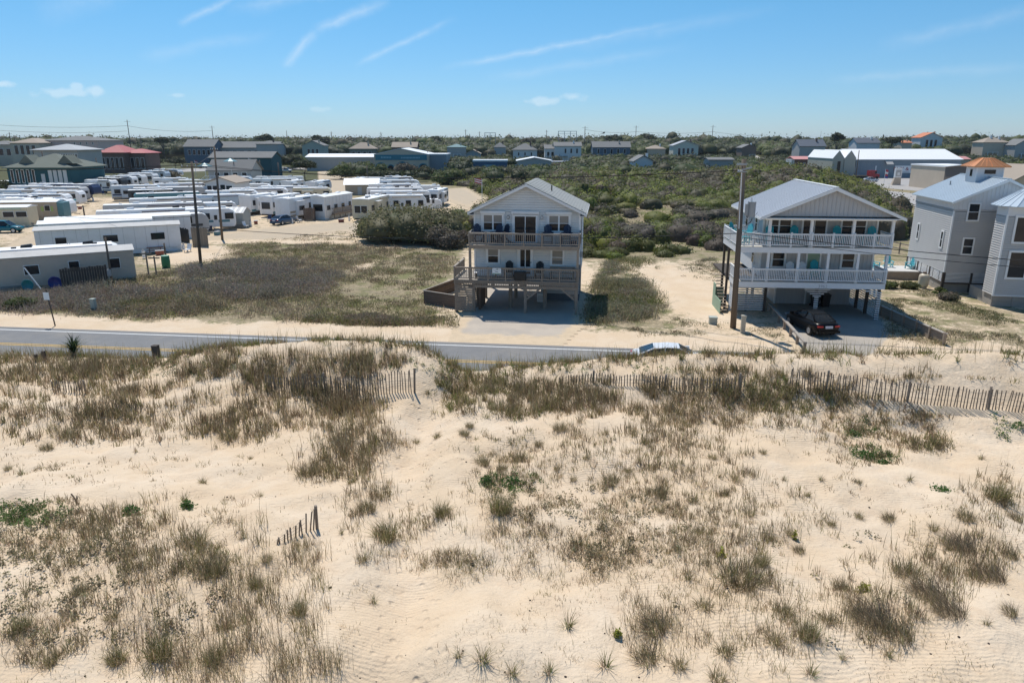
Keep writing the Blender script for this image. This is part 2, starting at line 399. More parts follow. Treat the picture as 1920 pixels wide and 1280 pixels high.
def grid(name, xs, ys, hf, cf, matl):
    gx, gy = np.meshgrid(xs, ys); z = hf(gx, gy); v = np.stack([gx, gy, z], -1).reshape(-1, 3)
    nx, ny = len(xs), len(ys); i = np.arange((nx-1)*(ny-1)); a = (i//(nx-1))*nx+i % (nx-1)
    f = np.stack([a, a+1, a+1+nx, a+nx], -1)
    return link(name, raw_mesh(name, v, f, 4, matl, cf(gx, gy).reshape(-1, 3), True))
def axis(lo, hi, flo, fhi, step, far):
    mid = list(np.arange(flo, fhi+1e-6, step)); a = []; d = step; x = flo
    while x > lo: d *= far; x -= d; a.append(x)
    c = []; d = step; x = mid[-1]
    while x < hi: d *= far; x += d; c.append(x)
    return np.array(a[::-1]+mid+c)
def gcol(x, y):
    v = ground_veg(x, y); w = sstep(215, 250, y)*(1-.0*v); return np.stack([v, 0*v, w], -1)
M_GROUND = terrain_mat('ground_sand_and_grass'); M_DUNE = terrain_mat('dune_sand', True)
tag(grid('ground', axis(-7000, 7000, -80, 60, .55, 1.16), axis(-300, 9000, 36, 112, .55, 1.14), lambda x, y: ground_h(x, y)-.01, gcol, M_GROUND), kind='structure')
def dcol(x, y):
    pxs = np.interp(y, [8, 14, 18, 24, 29, 33, 36], [-2.2, -2.6, -3.0, -3.7, -3.8, -2.6, -1.9])
    p = np.clip(np.exp(-((x-pxs)/1.1)**2)+.5*sstep(.46, .62, fbm(x*.2, y*.2, 77)), 0, 1)
    return np.stack([0*p, p, 0*p], -1)
tag(grid('dune', axis(-70, 70, -34, 34, .17, 1.2), axis(-9, 44, 7, 41, .17, 1.25), dune_h, dcol, M_DUNE), kind='structure')

# road
M_ASPH = mat('asphalt', (.185, .185, .185), .85, .12, 1.2, .25, 60, stain=(.28, .25, .21), stain_amt=.6, stain_scale=.3)
M_WHITE_LINE = mat('white_road_paint', (.68, .68, .66), .6, .12, 6); M_YELLOW = mat('yellow_road_paint', (.62, .37, .05), .6, .15, 6)
road = bpy.data.objects.new('road', None); COL.objects.link(road); road.location = (0, 45.05, 0); road.rotation_euler = (0, 0, RA); tag(road, kind='structure')
def strip(name, matl, y0, y1, z, x0=-420, x1=420, n=24):
    b = MB(); xs = [x0+(x1-x0)*i/n for i in range(n+1)]
    for a, c in zip(xs[:-1], xs[1:]): b.face((a, y0, z), (c, y0, z), (c, y1, z), (a, y1, z))
    return b.build(name, matl, road)
strip('road_surface', M_ASPH, -7.6, .75, .022)
strip('edge_line', M_WHITE_LINE, -.08, .08, .030); strip('edge_line', M_WHITE_LINE, -6.9, -6.75, .030)
strip('centre_line', M_YELLOW, -3.28, -3.16, .030); strip('centre_line', M_YELLOW, -3.6, -3.48, .030)
# other flat surfaces
M_CONC = mat('concrete', (.40, .375, .335), .88, .12, .8, .15, 30, stain=(.46, .37, .26), stain_amt=.75, stain_scale=.55)
M_CONC2 = mat('old_concrete', (.33, .32, .30), .88, .14, .8, .15, 30, stain=(.22, .21, .20), stain_amt=.5, stain_scale=.8)
M_DIRT = mat('dirt_track', (.47, .385, .28), .95, .12, .7, .3, 12, stain=(.26, .21, .12), stain_amt=.55, stain_scale=.4)
M_LOT = mat('pale_asphalt', (.36, .345, .33), .9, .1, .3, .1, 10, stain=(.45, .40, .33), stain_amt=.5, stain_scale=.1)
def sheet(name, pts, z, matl, kind='structure'):
    # polygon sheet that follows the ground just above it
    b = MB(); b.face(*[(p[0], p[1], z) for p in pts]); return tag(b.build(name, matl), kind=kind)
def pxsheet(name, pxs, z, matl): return sheet(name, [G(*p)[:2] for p in pxs], z, matl)
def soft_mat(name, c0, c1, sand):
    m = bpy.data.materials.new(name); m.use_nodes = True; t = m.node_tree; L = t.links.new; b = t.nodes['Principled BSDF']; b.inputs['Roughness'].default_value = .92; b.inputs['Specular IOR Level'].default_value = .15
    g = t.nodes.new('ShaderNodeNewGeometry'); a = t.nodes.new('ShaderNodeAttribute'); a.attribute_name = 'Col'; s = t.nodes.new('ShaderNodeSeparateColor'); L(a.outputs['Color'], s.inputs[0])
    def nz(sc, d=6):
        n = t.nodes.new('ShaderNodeTexNoise'); n.inputs['Scale'].default_value = sc; n.inputs['Detail'].default_value = d; n.inputs['Roughness'].default_value = .7; L(g.outputs['Position'], n.inputs['Vector']); return n.outputs[0]
    def mx(f, x, y):
        n = t.nodes.new('ShaderNodeMix'); n.data_type = 'RGBA'; L(f, n.inputs[0])
        for i, c in ((6, x), (7, y)):
            if isinstance(c, tuple): n.inputs[i].default_value = (*c, 1)
            else: L(c, n.inputs[i])
        return n.outputs[2]
    def rg(v, lo, hi):
        n = t.nodes.new('ShaderNodeMapRange'); n.interpolation_type = 'SMOOTHSTEP'; n.inputs[1].default_value = lo; n.inputs[2].default_value = hi; L(v, n.inputs[0]); return n.outputs[0]
    ad = t.nodes.new('ShaderNodeMath'); ad.operation = 'MULTIPLY_ADD'; L(nz(.9, 7), ad.inputs[0]); ad.inputs[1].default_value = 1.3; L(s.outputs[0], ad.inputs[2])
    base = mx(rg(nz(.5), .35, .65), c0, c1); base = mx(rg(nz(7, 4), .55, .75), base, tuple(q*.8 for q in c0)); snd = mx(rg(nz(1.1), .4, .65), sand, tuple(q*.9 for q in sand))
    L(mx(rg(ad.outputs[0], .85, 1.35), base, snd), b.inputs['Base Color'])
    bp = t.nodes.new('ShaderNodeBump'); bp.inputs['Strength'].default_value = .4; bp.inputs['Distance'].default_value = .05; L(nz(6), bp.inputs['Height']); L(bp.outputs[0], b.inputs['Normal']); return m
def soft_sheet(name, pxs, z, matl, cell=.4, fade=1.2, extra=None):
    P_ = [tuple(G(*q)[:2]) for q in pxs]; xs = np.arange(min(p[0] for p in P_), max(p[0] for p in P_)+cell, cell); ys = np.arange(min(p[1] for p in P_), max(p[1] for p in P_)+cell, cell)
    gx, gy = np.meshgrid(xs, ys); x, y = gx.ravel(), gy.ravel(); ins = np.zeros(len(x), bool); dist = np.full(len(x), 1e9)
    for (x0, y0), (x1, y1) in zip(P_, P_[1:]+P_[:1]):
        c = ((y0 > y) != (y1 > y)) & (x < (x1-x0)*(y-y0)/(y1-y0+1e-12)+x0); ins ^= c; t = np.clip(((x-x0)*(x1-x0)+(y-y0)*(y1-y0))/((x1-x0)**2+(y1-y0)**2+1e-9), 0, 1); dist = np.minimum(dist, np.hypot(x-x0-t*(x1-x0), y-y0-t*(y1-y0)))
    cov = np.where(ins, 1-sstep(0, fade, dist), 1.0)
    if extra is not None: cov = np.maximum(cov, extra(x, y))
    nx = len(xs); i = np.arange((nx-1)*(len(ys)-1)); a = (i//(nx-1))*nx+i % (nx-1); f = np.stack([a, a+1, a+1+nx, a+nx], -1); f = f[ins[f].any(1)]
    u, inv = np.unique(f, return_inverse=True); v = np.stack([x[u], y[u], np.full(len(u), z)], 1)
    return tag(link(name, raw_mesh(name, v, inv.reshape(f.shape), 4, matl, np.repeat(cov[u][:, None], 3, 1))), kind='structure')
SANDC = (.62, .49, .34)
M_CONC_S = soft_mat('sandy_concrete', (.50, .435, .36), (.43, .38, .325), SANDC); M_CONC2_S = soft_mat('sandy_old_concrete', (.42, .375, .32), (.35, .32, .28), SANDC); M_DIRT_S = soft_mat('sandy_dirt', (.47, .39, .29), (.52, .42, .30), (.55, .44, .31))
# ------------------------------------------------------------------ building kit
M_GLASS = mat('window_glass', (.016, .021, .027), .08, .1, 1, spec=.35)
M_BLIND = mat('window_glass_over_blind', (.20, .205, .20), .10, .2, 3, spec=.6, stretch=(1, 1, 12))
M_TRIM = mat('white_trim', (.82, .82, .81), .5, .05, 2)
M_VINYL = mat('white_vinyl_siding', (.79, .775, .745), .55, .06, 1.2, stain=(.60, .60, .58), stain_amt=.35, stain_scale=.8)
M_VINYL2 = mat('grey_vinyl_siding', (.57, .54, .505), .55, .06, 1.2)
M_BATTEN = mat('blue_grey_batten_siding', (.51, .50, .49), .6, .08, 1.0)
M_SHINGLE = mat('grey_shingles', (.30, .31, .30), .9, .16, 2.5, .4, 18, stretch=(1, 1, 1))
M_METALROOF = mat('standing_seam_metal', (.50, .52, .55), .38, .06, .6, metal=.35, stain=(.42, .44, .46), stain_amt=.3)
M_METALBLUE = mat('pale_blue_metal_roof', (.47, .545, .60), .38, .06, .6, metal=.3)
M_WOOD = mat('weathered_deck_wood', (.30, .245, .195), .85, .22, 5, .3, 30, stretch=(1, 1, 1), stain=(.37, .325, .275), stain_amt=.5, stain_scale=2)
M_WOODTOP = mat('pale_deck_boards', (.36, .32, .275), .85, .2, 3, .2, 30)  # paler, greyer wood tone for deck boards and rail caps
M_BROWN = mat('brown_fence_boards', (.15, .105, .078), .85, .25, 4, .2, 20, stain=(.24, .185, .14), stain_amt=.5)
M_DARKWOOD = mat('dark_creosote_wood', (.085, .07, .058), .9, .2, 3, .3, 20, stretch=(3, 3, .4))
M_POLE = mat('utility_pole_wood', (.125, .098, .076), .9, .2, 3, .35, 14, stretch=(4, 4, .25), stain=(.19, .155, .125), stain_amt=.5)
M_BLOCK = mat('concrete_block', (.34, .315, .28), .9, .15, 2, .25, 20)
M_NAVY = mat('navy_plastic', (.012, .022, .055), .45, .15, 4); M_TEAL = mat('turquoise_plastic', (.02, .37, .42), .5, .1, 4)
M_AQUA = mat('pale_aqua_plastic', (.12, .50, .56), .5, .1, 4)
M_WHITEP = mat('white_painted_wood', (.78, .78, .78), .55, .06, 3)
M_BLACK = mat('black_plastic', (.012, .012, .013), .5, .2, 3); M_GREY = mat('galvanised_grey', (.32, .34, .36), .45, .08, 3, metal=.3)
M_COPPER = mat('copper_sheet', (.60, .27, .12), .42, .12, 2, metal=.55)
M_PALEGREEN = mat('pale_green_paint', (.30, .42, .31), .7, .12, 2)
M_STORE_DARK = mat('dark_storage_siding', (.13, .14, .15), .8, .1, 2)

def window(par, x, z, w, h, y, frame=.11, split='h', matf=None, gl=None, ry=0, name='window', shutter=False):
    """front-facing window (towards -y) centred at x, sill at z; frame proud of the wall"""
    matf = matf or M_TRIM; b = MB(); f = frame
    b.box(x-w/2-f, x+w/2+f, y-.09, y+.02, z-f, z); b.box(x-w/2-f, x+w/2+f, y-.09, y+.02, z+h, z+h+f)
    b.box(x-w/2-f, x-w/2, y-.09, y+.02, z, z+h); b.box(x+w/2, x+w/2+f, y-.09, y+.02, z, z+h)
    if split == 'h': b.box(x-w/2, x+w/2, y-.075, y+.02, z+h*.5-.025, z+h*.5+.025)
    if split == 'v': b.box(x-.03, x+.03, y-.075, y+.02, z, z+h)
    if split == 'hv':
        b.box(x-.06, x+.06, y-.08, y+.02, z, z+h)
        for sx in (-1, 1): b.box(min(x+sx*.06, x+sx*w/2), max(x+sx*.06, x+sx*w/2), y-.075, y+.02, z+h*.5-.02, z+h*.5+.02)
    o = b.build(name, matf, par)
    g2 = gl or M_GLASS
    if split == 'h':
        piece('pane', g2, o, x-w/2, x+w/2, y-.06, y+.01, z, z+h*.5-.025); piece('pane', gl or M_BLIND, o, x-w/2, x+w/2, y-.06, y+.01, z+h*.5+.025, z+h)
    elif split == 'hv':
        for sx in (-1, 1):
            a, c = sorted((x+sx*.06, x+sx*w/2))
            piece('pane', g2, o, a, c, y-.06, y+.01, z, z+h*.5-.02); piece('pane', gl or M_BLIND, o, a, c, y-.06, y+.01, z+h*.5+.02, z+h)
    elif split == 'v':
        piece('pane', g2, o, x-w/2, x-.03, y-.06, y+.01, z, z+h); piece('pane', g2, o, x+.03, x+w/2, y-.06, y+.01, z, z+h)
    else: piece('pane', g2, o, x-w/2, x+w/2, y-.06, y+.01, z, z+h)
    return o
def side_window(par, y, z, w, h, x, frame=.1):          # on a wall that faces -x
    b = MB(); f = frame
    b.box(x-.09, x+.02, y-w/2-f, y+w/2+f, z-f, z); b.box(x-.09, x+.02, y-w/2-f, y+w/2+f, z+h, z+h+f)
    b.box(x-.09, x+.02, y-w/2-f, y-w/2, z, z+h); b.box(x-.09, x+.02, y+w/2, y+w/2+f, z, z+h); b.box(x-.075, x+.02, y-w/2, y+w/2, z+h*.5-.025, z+h*.5+.025)
    o = b.build('window', M_TRIM, par)
    piece('pane', M_GLASS, o, x-.06, x+.01, y-w/2, y+w/2, z, z+h*.5-.025); piece('pane', M_GLASS, o, x-.06, x+.01, y-w/2, y+w/2, z+h*.5+.025, z+h)
def lap_wall(name, matl, par, x0, x1, y, z0, z1, axis='x', d=1, exp=.19, top=None):
    """lapped boards on a wall plane; axis 'x': wall at y facing -y (d=-1: facing +y); 'y': wall at x=y facing -x; top(x)->limit for gables"""
    b = MB(); z = z0
    while z < z1-.01:
        t = min(z+exp, z1)-.034
        a0, a1 = x0, x1
        if top is not None:
            a0, a1 = top(t)
            c0, c1 = top(z)
            if a1-a0 < .05: break
        else: c0, c1 = a0, a1
        o0 = .05*d
        if axis == 'x':
            b.face((c0, y-o0, z), (c1, y-o0, z), (a1, y-.002*d, t), (a0, y-.002*d, t)); b.face((c0, y, z), (c1, y, z), (c1, y-o0, z), (c0, y-o0, z))
        else:
            b.face((y-o0, c1, z), (y-o0, c0, z), (y-.002*d, a0, t), (y-.002*d, a1, t)); b.face((y, c1, z), (y, c0, z), (y-o0, c0, z), (y-o0, c1, z))
        z += exp
    return tag(b.build(name, matl, par), kind='stuff')
def batten_wall(name, matl, par, x0, x1, y, z0, z1, axis='x', step=.3, topf=None, d=1):
    b = MB(); x = x0
    while x < x1-.02:
        zt = topf(x+.02) if topf else z1
        if zt > z0+.05:
            if axis == 'x': b.box(x, x+.045, min(y, y-.028*d), max(y, y-.028*d), z0, zt)
            else: b.box(min(y, y-.028*d), max(y, y-.028*d), x, x+.045, z0, zt)
        x += step
    return tag(b.build(name, matl, par), kind='stuff')
def railing(par, p0, p1, z0, h, matl, cap=None, sp=.13, bw=.04, posts=(), bot=.1, gap=.0, pw=.1, name='railing', capw=.12, post_h=.06):
    p0 = Vector((*p0, 0)); p1 = Vector((*p1, 0)); L = (p1-p0).length; a = math.atan2(p1.y-p0.y, p1.x-p0.x)
    e = MB(); e.box(0, L, -capw/2, capw/2, h-.04, h); e.box(0, L, -.03, .03, h-.12, h-.045); e.box(0, L, -.03, .03, bot, bot+.07)
    o = e.build(name, cap or matl, par, loc=(p0.x, p0.y, z0), rot=(0, 0, a))
    n = max(1, int(L/sp))
    for i in range(n):
        x = (i+.5)*L/n; piece('baluster', matl, o, x-bw/2, x+bw/2, -bw/2, bw/2, bot+.07, h-.12)
    for x in posts: piece('post', matl, o, x*L-pw/2, x*L+pw/2, -pw/2-.005, pw/2+.005, .0, h+post_h)
    return o
def boards(par, name, matl, x0, x1, y0, y1, z, t=.035, w=.14, along='x'):
    n = max(1, int(round(((y1-y0) if along == 'x' else (x1-x0))/w)))
    for i in range(n):
        if along == 'x':
            s = (y1-y0)/n; piece(name, matl, par, x0, x1, y0+i*s+.006, y0+(i+1)*s-.006, z, z+t)
        else:
            s = (x1-x0)/n; piece(name, matl, par, x0+i*s+.006, x0+(i+1)*s-.006, y0, y1, z, z+t)
def slope(b, x0, z0, x1, z1, y0, y1, t):                # roof slab between (x0,z0) and (x1,z1), thickness t below
    b.prism([(x0, z0), (x1, z1), (x1, z1-t), (x0, z0-t)], 'y', y0, y1)
def adirondack(name, matl, label, loc, rz, par=None, tall=0.0, group=None, cat='chair'):
    t = thing(name, label, cat, loc, rz, group); s = .36+tall
    b = MB(); 
    for i in range(5): b.box(-.27+i*.11, -.27+i*.11+.095, -.24, .30, s-.02+.0, s+.01)
    b.build('seat', matl, t)
    b = MB()
    for i in range(6):
        x = -.29+i*.1; hh = .82-.16*((i-2.5)/2.5)**2
        b.prism([(.28, s-.05), (.31, s-.05), (.31+.27*hh, s+hh), (.28+.27*hh, s+hh)], 'x', x, x+.088)
    b.box(-.29, .3, .36, .40, s+.25, s+.31)
    b.build('backrest', matl, t)
    for sx in (-1, 1):
        a = MB(); a.box(sx*.36-.07, sx*.36+.07, -.34, .42, s+.2, s+.235); a.build('arm', matl, t)
        a = MB(); a.box(sx*.33-.025, sx*.33+.025, -.32, -.22, 0, s+.2); a.build('leg', matl, t)
        a = MB(); a.bar((sx*.33, -.24, s-.02), (sx*.33, .5, 0.02+tall*0), .045, .11); a.build('leg', matl, t)
    if tall: 
        a = MB(); a.box(-.33, .33, -.3, -.26, .2, .25); a.build('footrest', matl, t)
    return t

# ------------------------------------------------------------------ the white two-storey house on stilts (centre)
H1R = R(-7.4); H1 = thing('stilt_house', 'white sided two storey house on wooden stilts with brown decks', 'house', (-3.36, 55.12, 0), H1R)
def h1(x, y, z=0): return Matrix.Translation((-3.36, 55.12, 0)) @ Matrix.Rotation(H1R, 4, 'Z') @ Vector((x, y, z))
WL, WR, WF, WB = .1, 8.5, 1.9, 9.9; F1, F2, EV, RG = 2.62, 5.36, 7.92, 9.9; MIDX = 4.3
b = MB(); b.box(WL+.08, WR-.08, WF+.08, WB, F1, EV); b.prism([(WL+.08, EV), (WR-.08, EV), (MIDX, RG-.12)], 'y', WF+.08, WB); b.build('wall', M_VINYL, H1)
lap_wall('siding', M_VINYL, H1, WL, WR, WF+.02, F1, EV)
def gab(t): k = (RG-.1-t)/(RG-.1-EV); return MIDX-k*(MIDX-WL), MIDX+k*(WR-MIDX)
lap_wall('siding', M_VINYL, H1, WL, WR, WF+.02, EV, RG-.3, top=gab)
lap_wall('siding', M_VINYL, H1, WF, WB, WL+.02, F1, EV, axis='y')
lap_wall('siding', M_VINYL, H1, WF, WB, WR-.02, F1, EV, axis='y', d=-1)
for x in (WL-.02, WR-.1): MB().box(x, x+.12, WF-.035, WF+.1, F1, EV-.02).build('corner_board', M_TRIM, H1)
ro = MB(); slope(ro, -.30, EV-.16, MIDX, RG+.06, 1.42, 10.25, .06); slope(ro, MIDX, RG+.06, 8.98, EV-.2, 1.42, 10.25, .06)
roof = ro.build('roof', M_SHINGLE, H1)
fb = MB()
for (x0, z0, x1, z1) in ((-.30, EV-.16, MIDX, RG+.06), (8.98, EV-.2, MIDX, RG+.06)):
    for yy in (1.38, 10.25): fb.prism([(x0, z0-.045), (x1, z1-.045), (x1, z1-.25), (x0, z0-.22)], 'y', yy, yy+.038)
fb.box(-.34, -.305, 1.42, 10.25, EV-.40, EV-.18); fb.box(8.985, 9.02, 1.42, 10.25, EV-.42, EV-.22)
fb.build('fascia', M_TRIM, roof)
MB().box(-.3, WL, 1.42, 10.2, EV-.42, EV-.39).build('soffit', M_TRIM, roof); MB().box(WR, 8.98, 1.42, 10.2, EV-.44, EV-.41).build('soffit', M_TRIM, roof)
# courses of shingles on the slopes
for sgn in (-1, 1):
    c = MB(); n = 22
    for i in range(n):
        t0, t1 = i/n, (i+1)/n
        xe, ze = (-.30, EV-.16) if sgn < 0 else (8.98, EV-.2)
        x0, z0 = xe+(MIDX-xe)*t0, ze+(RG+.06-ze)*t0; x1, z1 = xe+(MIDX-xe)*t1, ze+(RG+.06-ze)*t1
        c.face((x0, 1.44, z0+.028), (x1, 1.44, z1+.008), (x1, 10.23, z1+.008), (x0, 10.23, z0+.028)); c.face((x0, 1.44, z0), (x0, 10.23, z0), (x0, 10.23, z0+.028), (x0, 1.44, z0+.028))
    c.build('shingle_courses', M_SHINGLE, roof)
MB().tube((6.0, 5.2, 9.1), (6.0, 5.2, 9.62), .05, n=8).build('vent_pipe', M_BLACK, roof)
for i in range(3):
    x = 2.75+i*.42; z = EV-.16+(x+.3)/(MIDX+.3)*(RG+.22-EV); MB().prism([(x, z+.02), (x+.34, z+.19), (x+.34, z+.27), (x, z+.1)], 'y', 3.2, 3.9).build('roof_vent', M_BLACK, roof)
# windows and doors, upper floor
for (x0, x1) in ((.85, 2.4), (6.05, 7.65)):
    o = window(H1, (x0+x1)/2, 6.32, x1-x0-.1, 1.15, WF, .12, 'hv'); MB().box(x0-.22, x1+.22, WF-.2, WF-.01, 7.61, 7.80).build('shutter_box', M_TRIM, o)
    for x in (x0-.16, x1+.08): MB().box(x, x+.08, WF-.1, WF-.03, 6.2, 7.6).build('shutter_rail', M_TRIM, o)
o = window(H1, 4.2, 5.42, 1.66, 1.98, WF, .13, 'v', name='sliding_door'); MB().box(3.1, 5.3, WF-.2, WF-.01, 7.61, 7.80).build('shutter_box', M_TRIM, o)
for x in (3.15, 5.17): MB().box(x, x+.08, WF-.1, WF-.03, 5.4, 7.6).build('shutter_rail', M_TRIM, o)
MB().box(4.14, 4.2, WF-.1, WF-.06, 6.3, 6.6).build('handle', M_GREY, o)
for x in (2.85, 5.52):
    s = MB().box(x-.07, x+.07, WF-.13, WF-.02, 7.2, 7.46).build('wall_lamp', M_BROWN, H1); MB().box(x-.045, x+.045, WF-.15, WF-.13, 7.24, 7.42).build('lamp_glass', M_TRIM, s)
# lower floor
window(H1, 1.62, 3.72, .8, 1.05, WF, .16, 'h'); window(H1, 6.78, 3.68, .82, 1.08, WF, .14, 'h', gl=M_BLIND)
d = MB(); d.box(3.58, 3.72, WF-.08, WF+.02, 2.66, 4.9); d.box(4.72, 4.86, WF-.08, WF+.02, 2.66, 4.9); d.box(3.58, 4.86, WF-.085, WF+.02, 4.78, 4.92)
for (x0, x1, z0, z1) in ((3.72, 3.82, 2.7, 4.78), (4.62, 4.72, 2.7, 4.78), (4.18, 4.26, 2.7, 4.78), (3.72, 4.72, 3.32, 3.42), (3.72, 4.72, 3.05, 3.12), (3.72, 4.72, 2.7, 2.85)):
    d.box(x0, x1, WF-.08-.004*(x1-x0), WF+.0, z0, z1)
o = d.build('screen_door', M_TRIM, H1); piece('pane', M_GLASS, o, 3.72, 4.72, WF-.06, WF-.005, 2.7, 4.78); MB().box(4.66, 4.7, WF-.1, WF-.06, 3.7, 3.85).build('handle', M_BLACK, o)
# decks
def deck(par, x0, x1, y0, y1, z, name='deck'):
    b = MB(); b.box(x0, x1, y0, y0+.05, z-.3, z-.04); b.box(x0, x0+.05, y0+.05, y1, z-.3, z-.04); b.box(x1-.05, x1, y0+.05, y1, z-.3, z-.04)
    n = int((x1-x0)/.6)
    for i in range(1, n): b.box(x0+i*(x1-x0)/n-.02, x0+i*(x1-x0)/n+.02, y0+.05, y1, z-.28, z-.045)
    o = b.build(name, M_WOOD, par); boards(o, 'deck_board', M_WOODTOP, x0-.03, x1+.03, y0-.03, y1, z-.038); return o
D2 = deck(H1, 0, 8.55, 0, WF-.03, F2); D1 = deck(H1, -1.25, 8.55, 0, WF-.03, F1)
deck_l = deck(H1, -1.25, .05, WF, 4.4, F1)
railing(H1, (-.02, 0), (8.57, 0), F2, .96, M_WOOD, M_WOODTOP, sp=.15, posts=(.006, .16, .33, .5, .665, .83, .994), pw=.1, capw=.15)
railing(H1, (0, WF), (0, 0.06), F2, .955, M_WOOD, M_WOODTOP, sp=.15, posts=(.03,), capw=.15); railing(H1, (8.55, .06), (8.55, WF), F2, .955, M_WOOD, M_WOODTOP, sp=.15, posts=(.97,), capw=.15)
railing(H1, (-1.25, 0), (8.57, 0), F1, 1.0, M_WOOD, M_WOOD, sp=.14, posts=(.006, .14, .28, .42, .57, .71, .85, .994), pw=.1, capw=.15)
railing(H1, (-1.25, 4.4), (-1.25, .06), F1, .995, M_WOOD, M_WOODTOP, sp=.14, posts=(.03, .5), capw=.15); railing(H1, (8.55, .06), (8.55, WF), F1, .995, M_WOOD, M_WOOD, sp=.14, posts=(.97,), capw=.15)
# skirt of vertical balusters below the lower deck edge
for i in range(70):
    x = -1.2+i*.139; piece('skirt_slat', M_WOOD, D1, x, x+.06, -.055, -.035, F1-.42, F1-.02)
for x, z1 in ((.06, F2-.3), (8.45, F2-.3)): MB().box(x-.09, x+.09, .06, .24, F1, z1).build('deck_post', M_WOOD, H1)
for x, y in ((4.42, .15), (8.42, .15), (.3, .15), (-1.1, .15)): MB().box(x-.11, x+.11, y-.06, y+.16, -.05, F1-.3).build('stilt', M_WOOD, H1)
for x in (.35, 3.0, 5.8, 8.3):
    for y in (WF+.2, 5.6, 9.7):
        if x > 5 and y > 5: continue
        MB().tube((x, y, -.05), (x, y, F1-.25), .15, n=10).build('stilt', M_WOOD, H1, smooth=False)
MB().box(WL, WR, WF+.1, WB-.05, F1-.3, F1-.02).build('floor_beams', M_WOOD, H1)
MB().box(-.1, 8.5, .02, .2, F1-.62, F1-.42).build('beam', M_WOOD, H1)
for (xc, s) in ((4.53, 1), (8.31, -1), (4.31, -1)):
    if s == -1 and xc < 5: continue
    o = MB().bar((xc, .12, 1.15), (xc+s*1.05, .12, 2.02), .07, .14).build('brace', M_WOOD, H1)
    for i in range(4):
        z = 1.42+i*.17; w = (z-1.15)/.87*1.05-.03
        a, c = sorted((xc, xc+s*w)); piece('slat', M_WOOD, o, a, c, .06, .09, z, z+.09)
# storage room and equipment under the house
MB().box(5.2, 8.45, 5.2, 9.6, 0, F1-.31).build('storage_room', M_STORE_DARK, H1)
lap_wall('siding', M_VINYL2, H1, 5.2, 8.45, 5.18, .62, 2.25); 
ub = MB().box(5.0, 5.62, 3.9, 4.4, .12, .78).build('utility_box', M_VINYL, H1); MB().box(5.05, 5.57, 3.86, 3.9, .2, .7).build('lid', M_VINYL2, ub)
o = MB().bar((2.0, 9.9, .5), (5.2, 9.9, .5), .05, .1).build('rear_rail', M_WOOD, H1)
MB().bar((2.0, 9.9, 1.1), (5.2, 9.9, 1.1), .05, .1).build('rail', M_WOOD, o); MB().bar((3.4, 9.88, 1.5), (4.9, 9.88, .1), .06, .12).build('brace', M_WOOD, o)
for x in (2.0, 3.2, 5.1): MB().box(x-.05, x+.05, 9.8, 9.9, 0, 1.3).build('post', M_WOOD, o)
# stairs on the left with slatted screen
st = MB()
for i in range(11):
    z = .22*(i+1); st.box(-.95, .1, 4.6-.29*i-.3, 4.6-.29*i, z-.04, z)
so = st.build('stairs', M_WOOD, H1)
for x in (-1.0, .12): MB().bar((x, 4.7, .1), (x, 1.5, 2.55), .05, .26).build('stringer', M_WOOD, so)
for i in range(12): piece('slat', M_WOOD, so, -1.2, .3, .02, .05, .1+i*.175, .245+i*.175)
for i in range(11): piece('slat', M_WOOD, so, .36, .39, .1, 1.9, .2+i*.18, .3+i*.18)
for k, y in enumerate((.9, 1.5, 2.1, 2.9)): MB().box(.55, .75, y, y+.16, 0, F1-.32).build('stair_post', M_BROWN, so)
MB().tube((8.62, 2.1, 3.2), (8.62, 2.1, 8.0), .04, n=6).build('conduit', M_GREY, H1); MB().box(8.53, 8.75, 2.4, 2.7, 4.2, 4.6).build('electric_meter', M_GREY, H1)
# brown board fence on the left of the house
FN = thing('board_fence', 'brown board fence enclosing the yard left of the stilt house', 'fence', (-7.4, 58.4, -.05), R(-35))
for i in range(6): piece('board', M_BROWN, FN, 0, 4.5, -.02, .02, .0+i*.185, .175+i*.185)
MB().box(-.06, 4.55, -.07, .07, 1.11, 1.15).build('cap_rail', M_WOODTOP, FN)
for i in range(4): MB().box(i*1.45, i*1.45+.1, .025, .12, 0, 1.1).build('post', M_BROWN, FN)
n = 34; ca, sa = math.cos(R(101)), math.sin(R(101))
for i in range(n):
    q = .12+i*.2; x, y = ca*q, sa*q; piece('board', M_BROWN, FN, x-.095, x+.095, y-.015, y+.015, 0, 1.12, R(101))
MB().bar((0, .05, 1.15), (ca*6.95, sa*6.95, 1.15), .12, .04).build('cap_rail', M_WOODTOP, FN)
for z in (.3, .85): MB().bar((.05, .05, z), (ca*6.9+.05, sa*6.9, z), .05, .09).build('rail', M_BROWN, FN)
# things on the decks
def on_h1(x, y, z): p = h1(x, y, z); return p
for (x, y, r, lab) in ((.62, .95, 25, 'tall navy chair at the left end of the upper deck'), (2.05, 1.05, -20, 'tall navy chair left of the two by the round deck table'), (2.5, 1.3, -40, 'tall navy chair beside the round deck table, nearest the sliding door'),
                       (6.05, 1.15, 5, 'tall navy chair left of the small white deck table'), (7.5, 1.15, -5, 'tall navy chair right of the small white deck table')):
    adirondack('deck_chair', M_NAVY, lab, on_h1(x, y, F2), H1R+R(r), tall=.3, group='navy chairs on the upper deck')
def table(name, lab, loc, rz, w, d, h, matl, round_=False, leg=None, group=None):
    t = thing(name, lab, 'table', loc, rz, group)
    if round_: MB().tube((0, 0, h-.04), (0, 0, h), w/2, n=20).build('table_top', matl, t)
    else: MB().box(-w/2, w/2, -d/2, d/2, h-.05, h).build('table_top', matl, t)
    for sx in (-1, 1):
        for sy in (-1, 1): MB().box(sx*w*.33-.03, sx*w*.33+.03, sy*d*.33-.03, sy*d*.33+.03, 0, h-.05).build('leg', leg or matl, t)
    return t
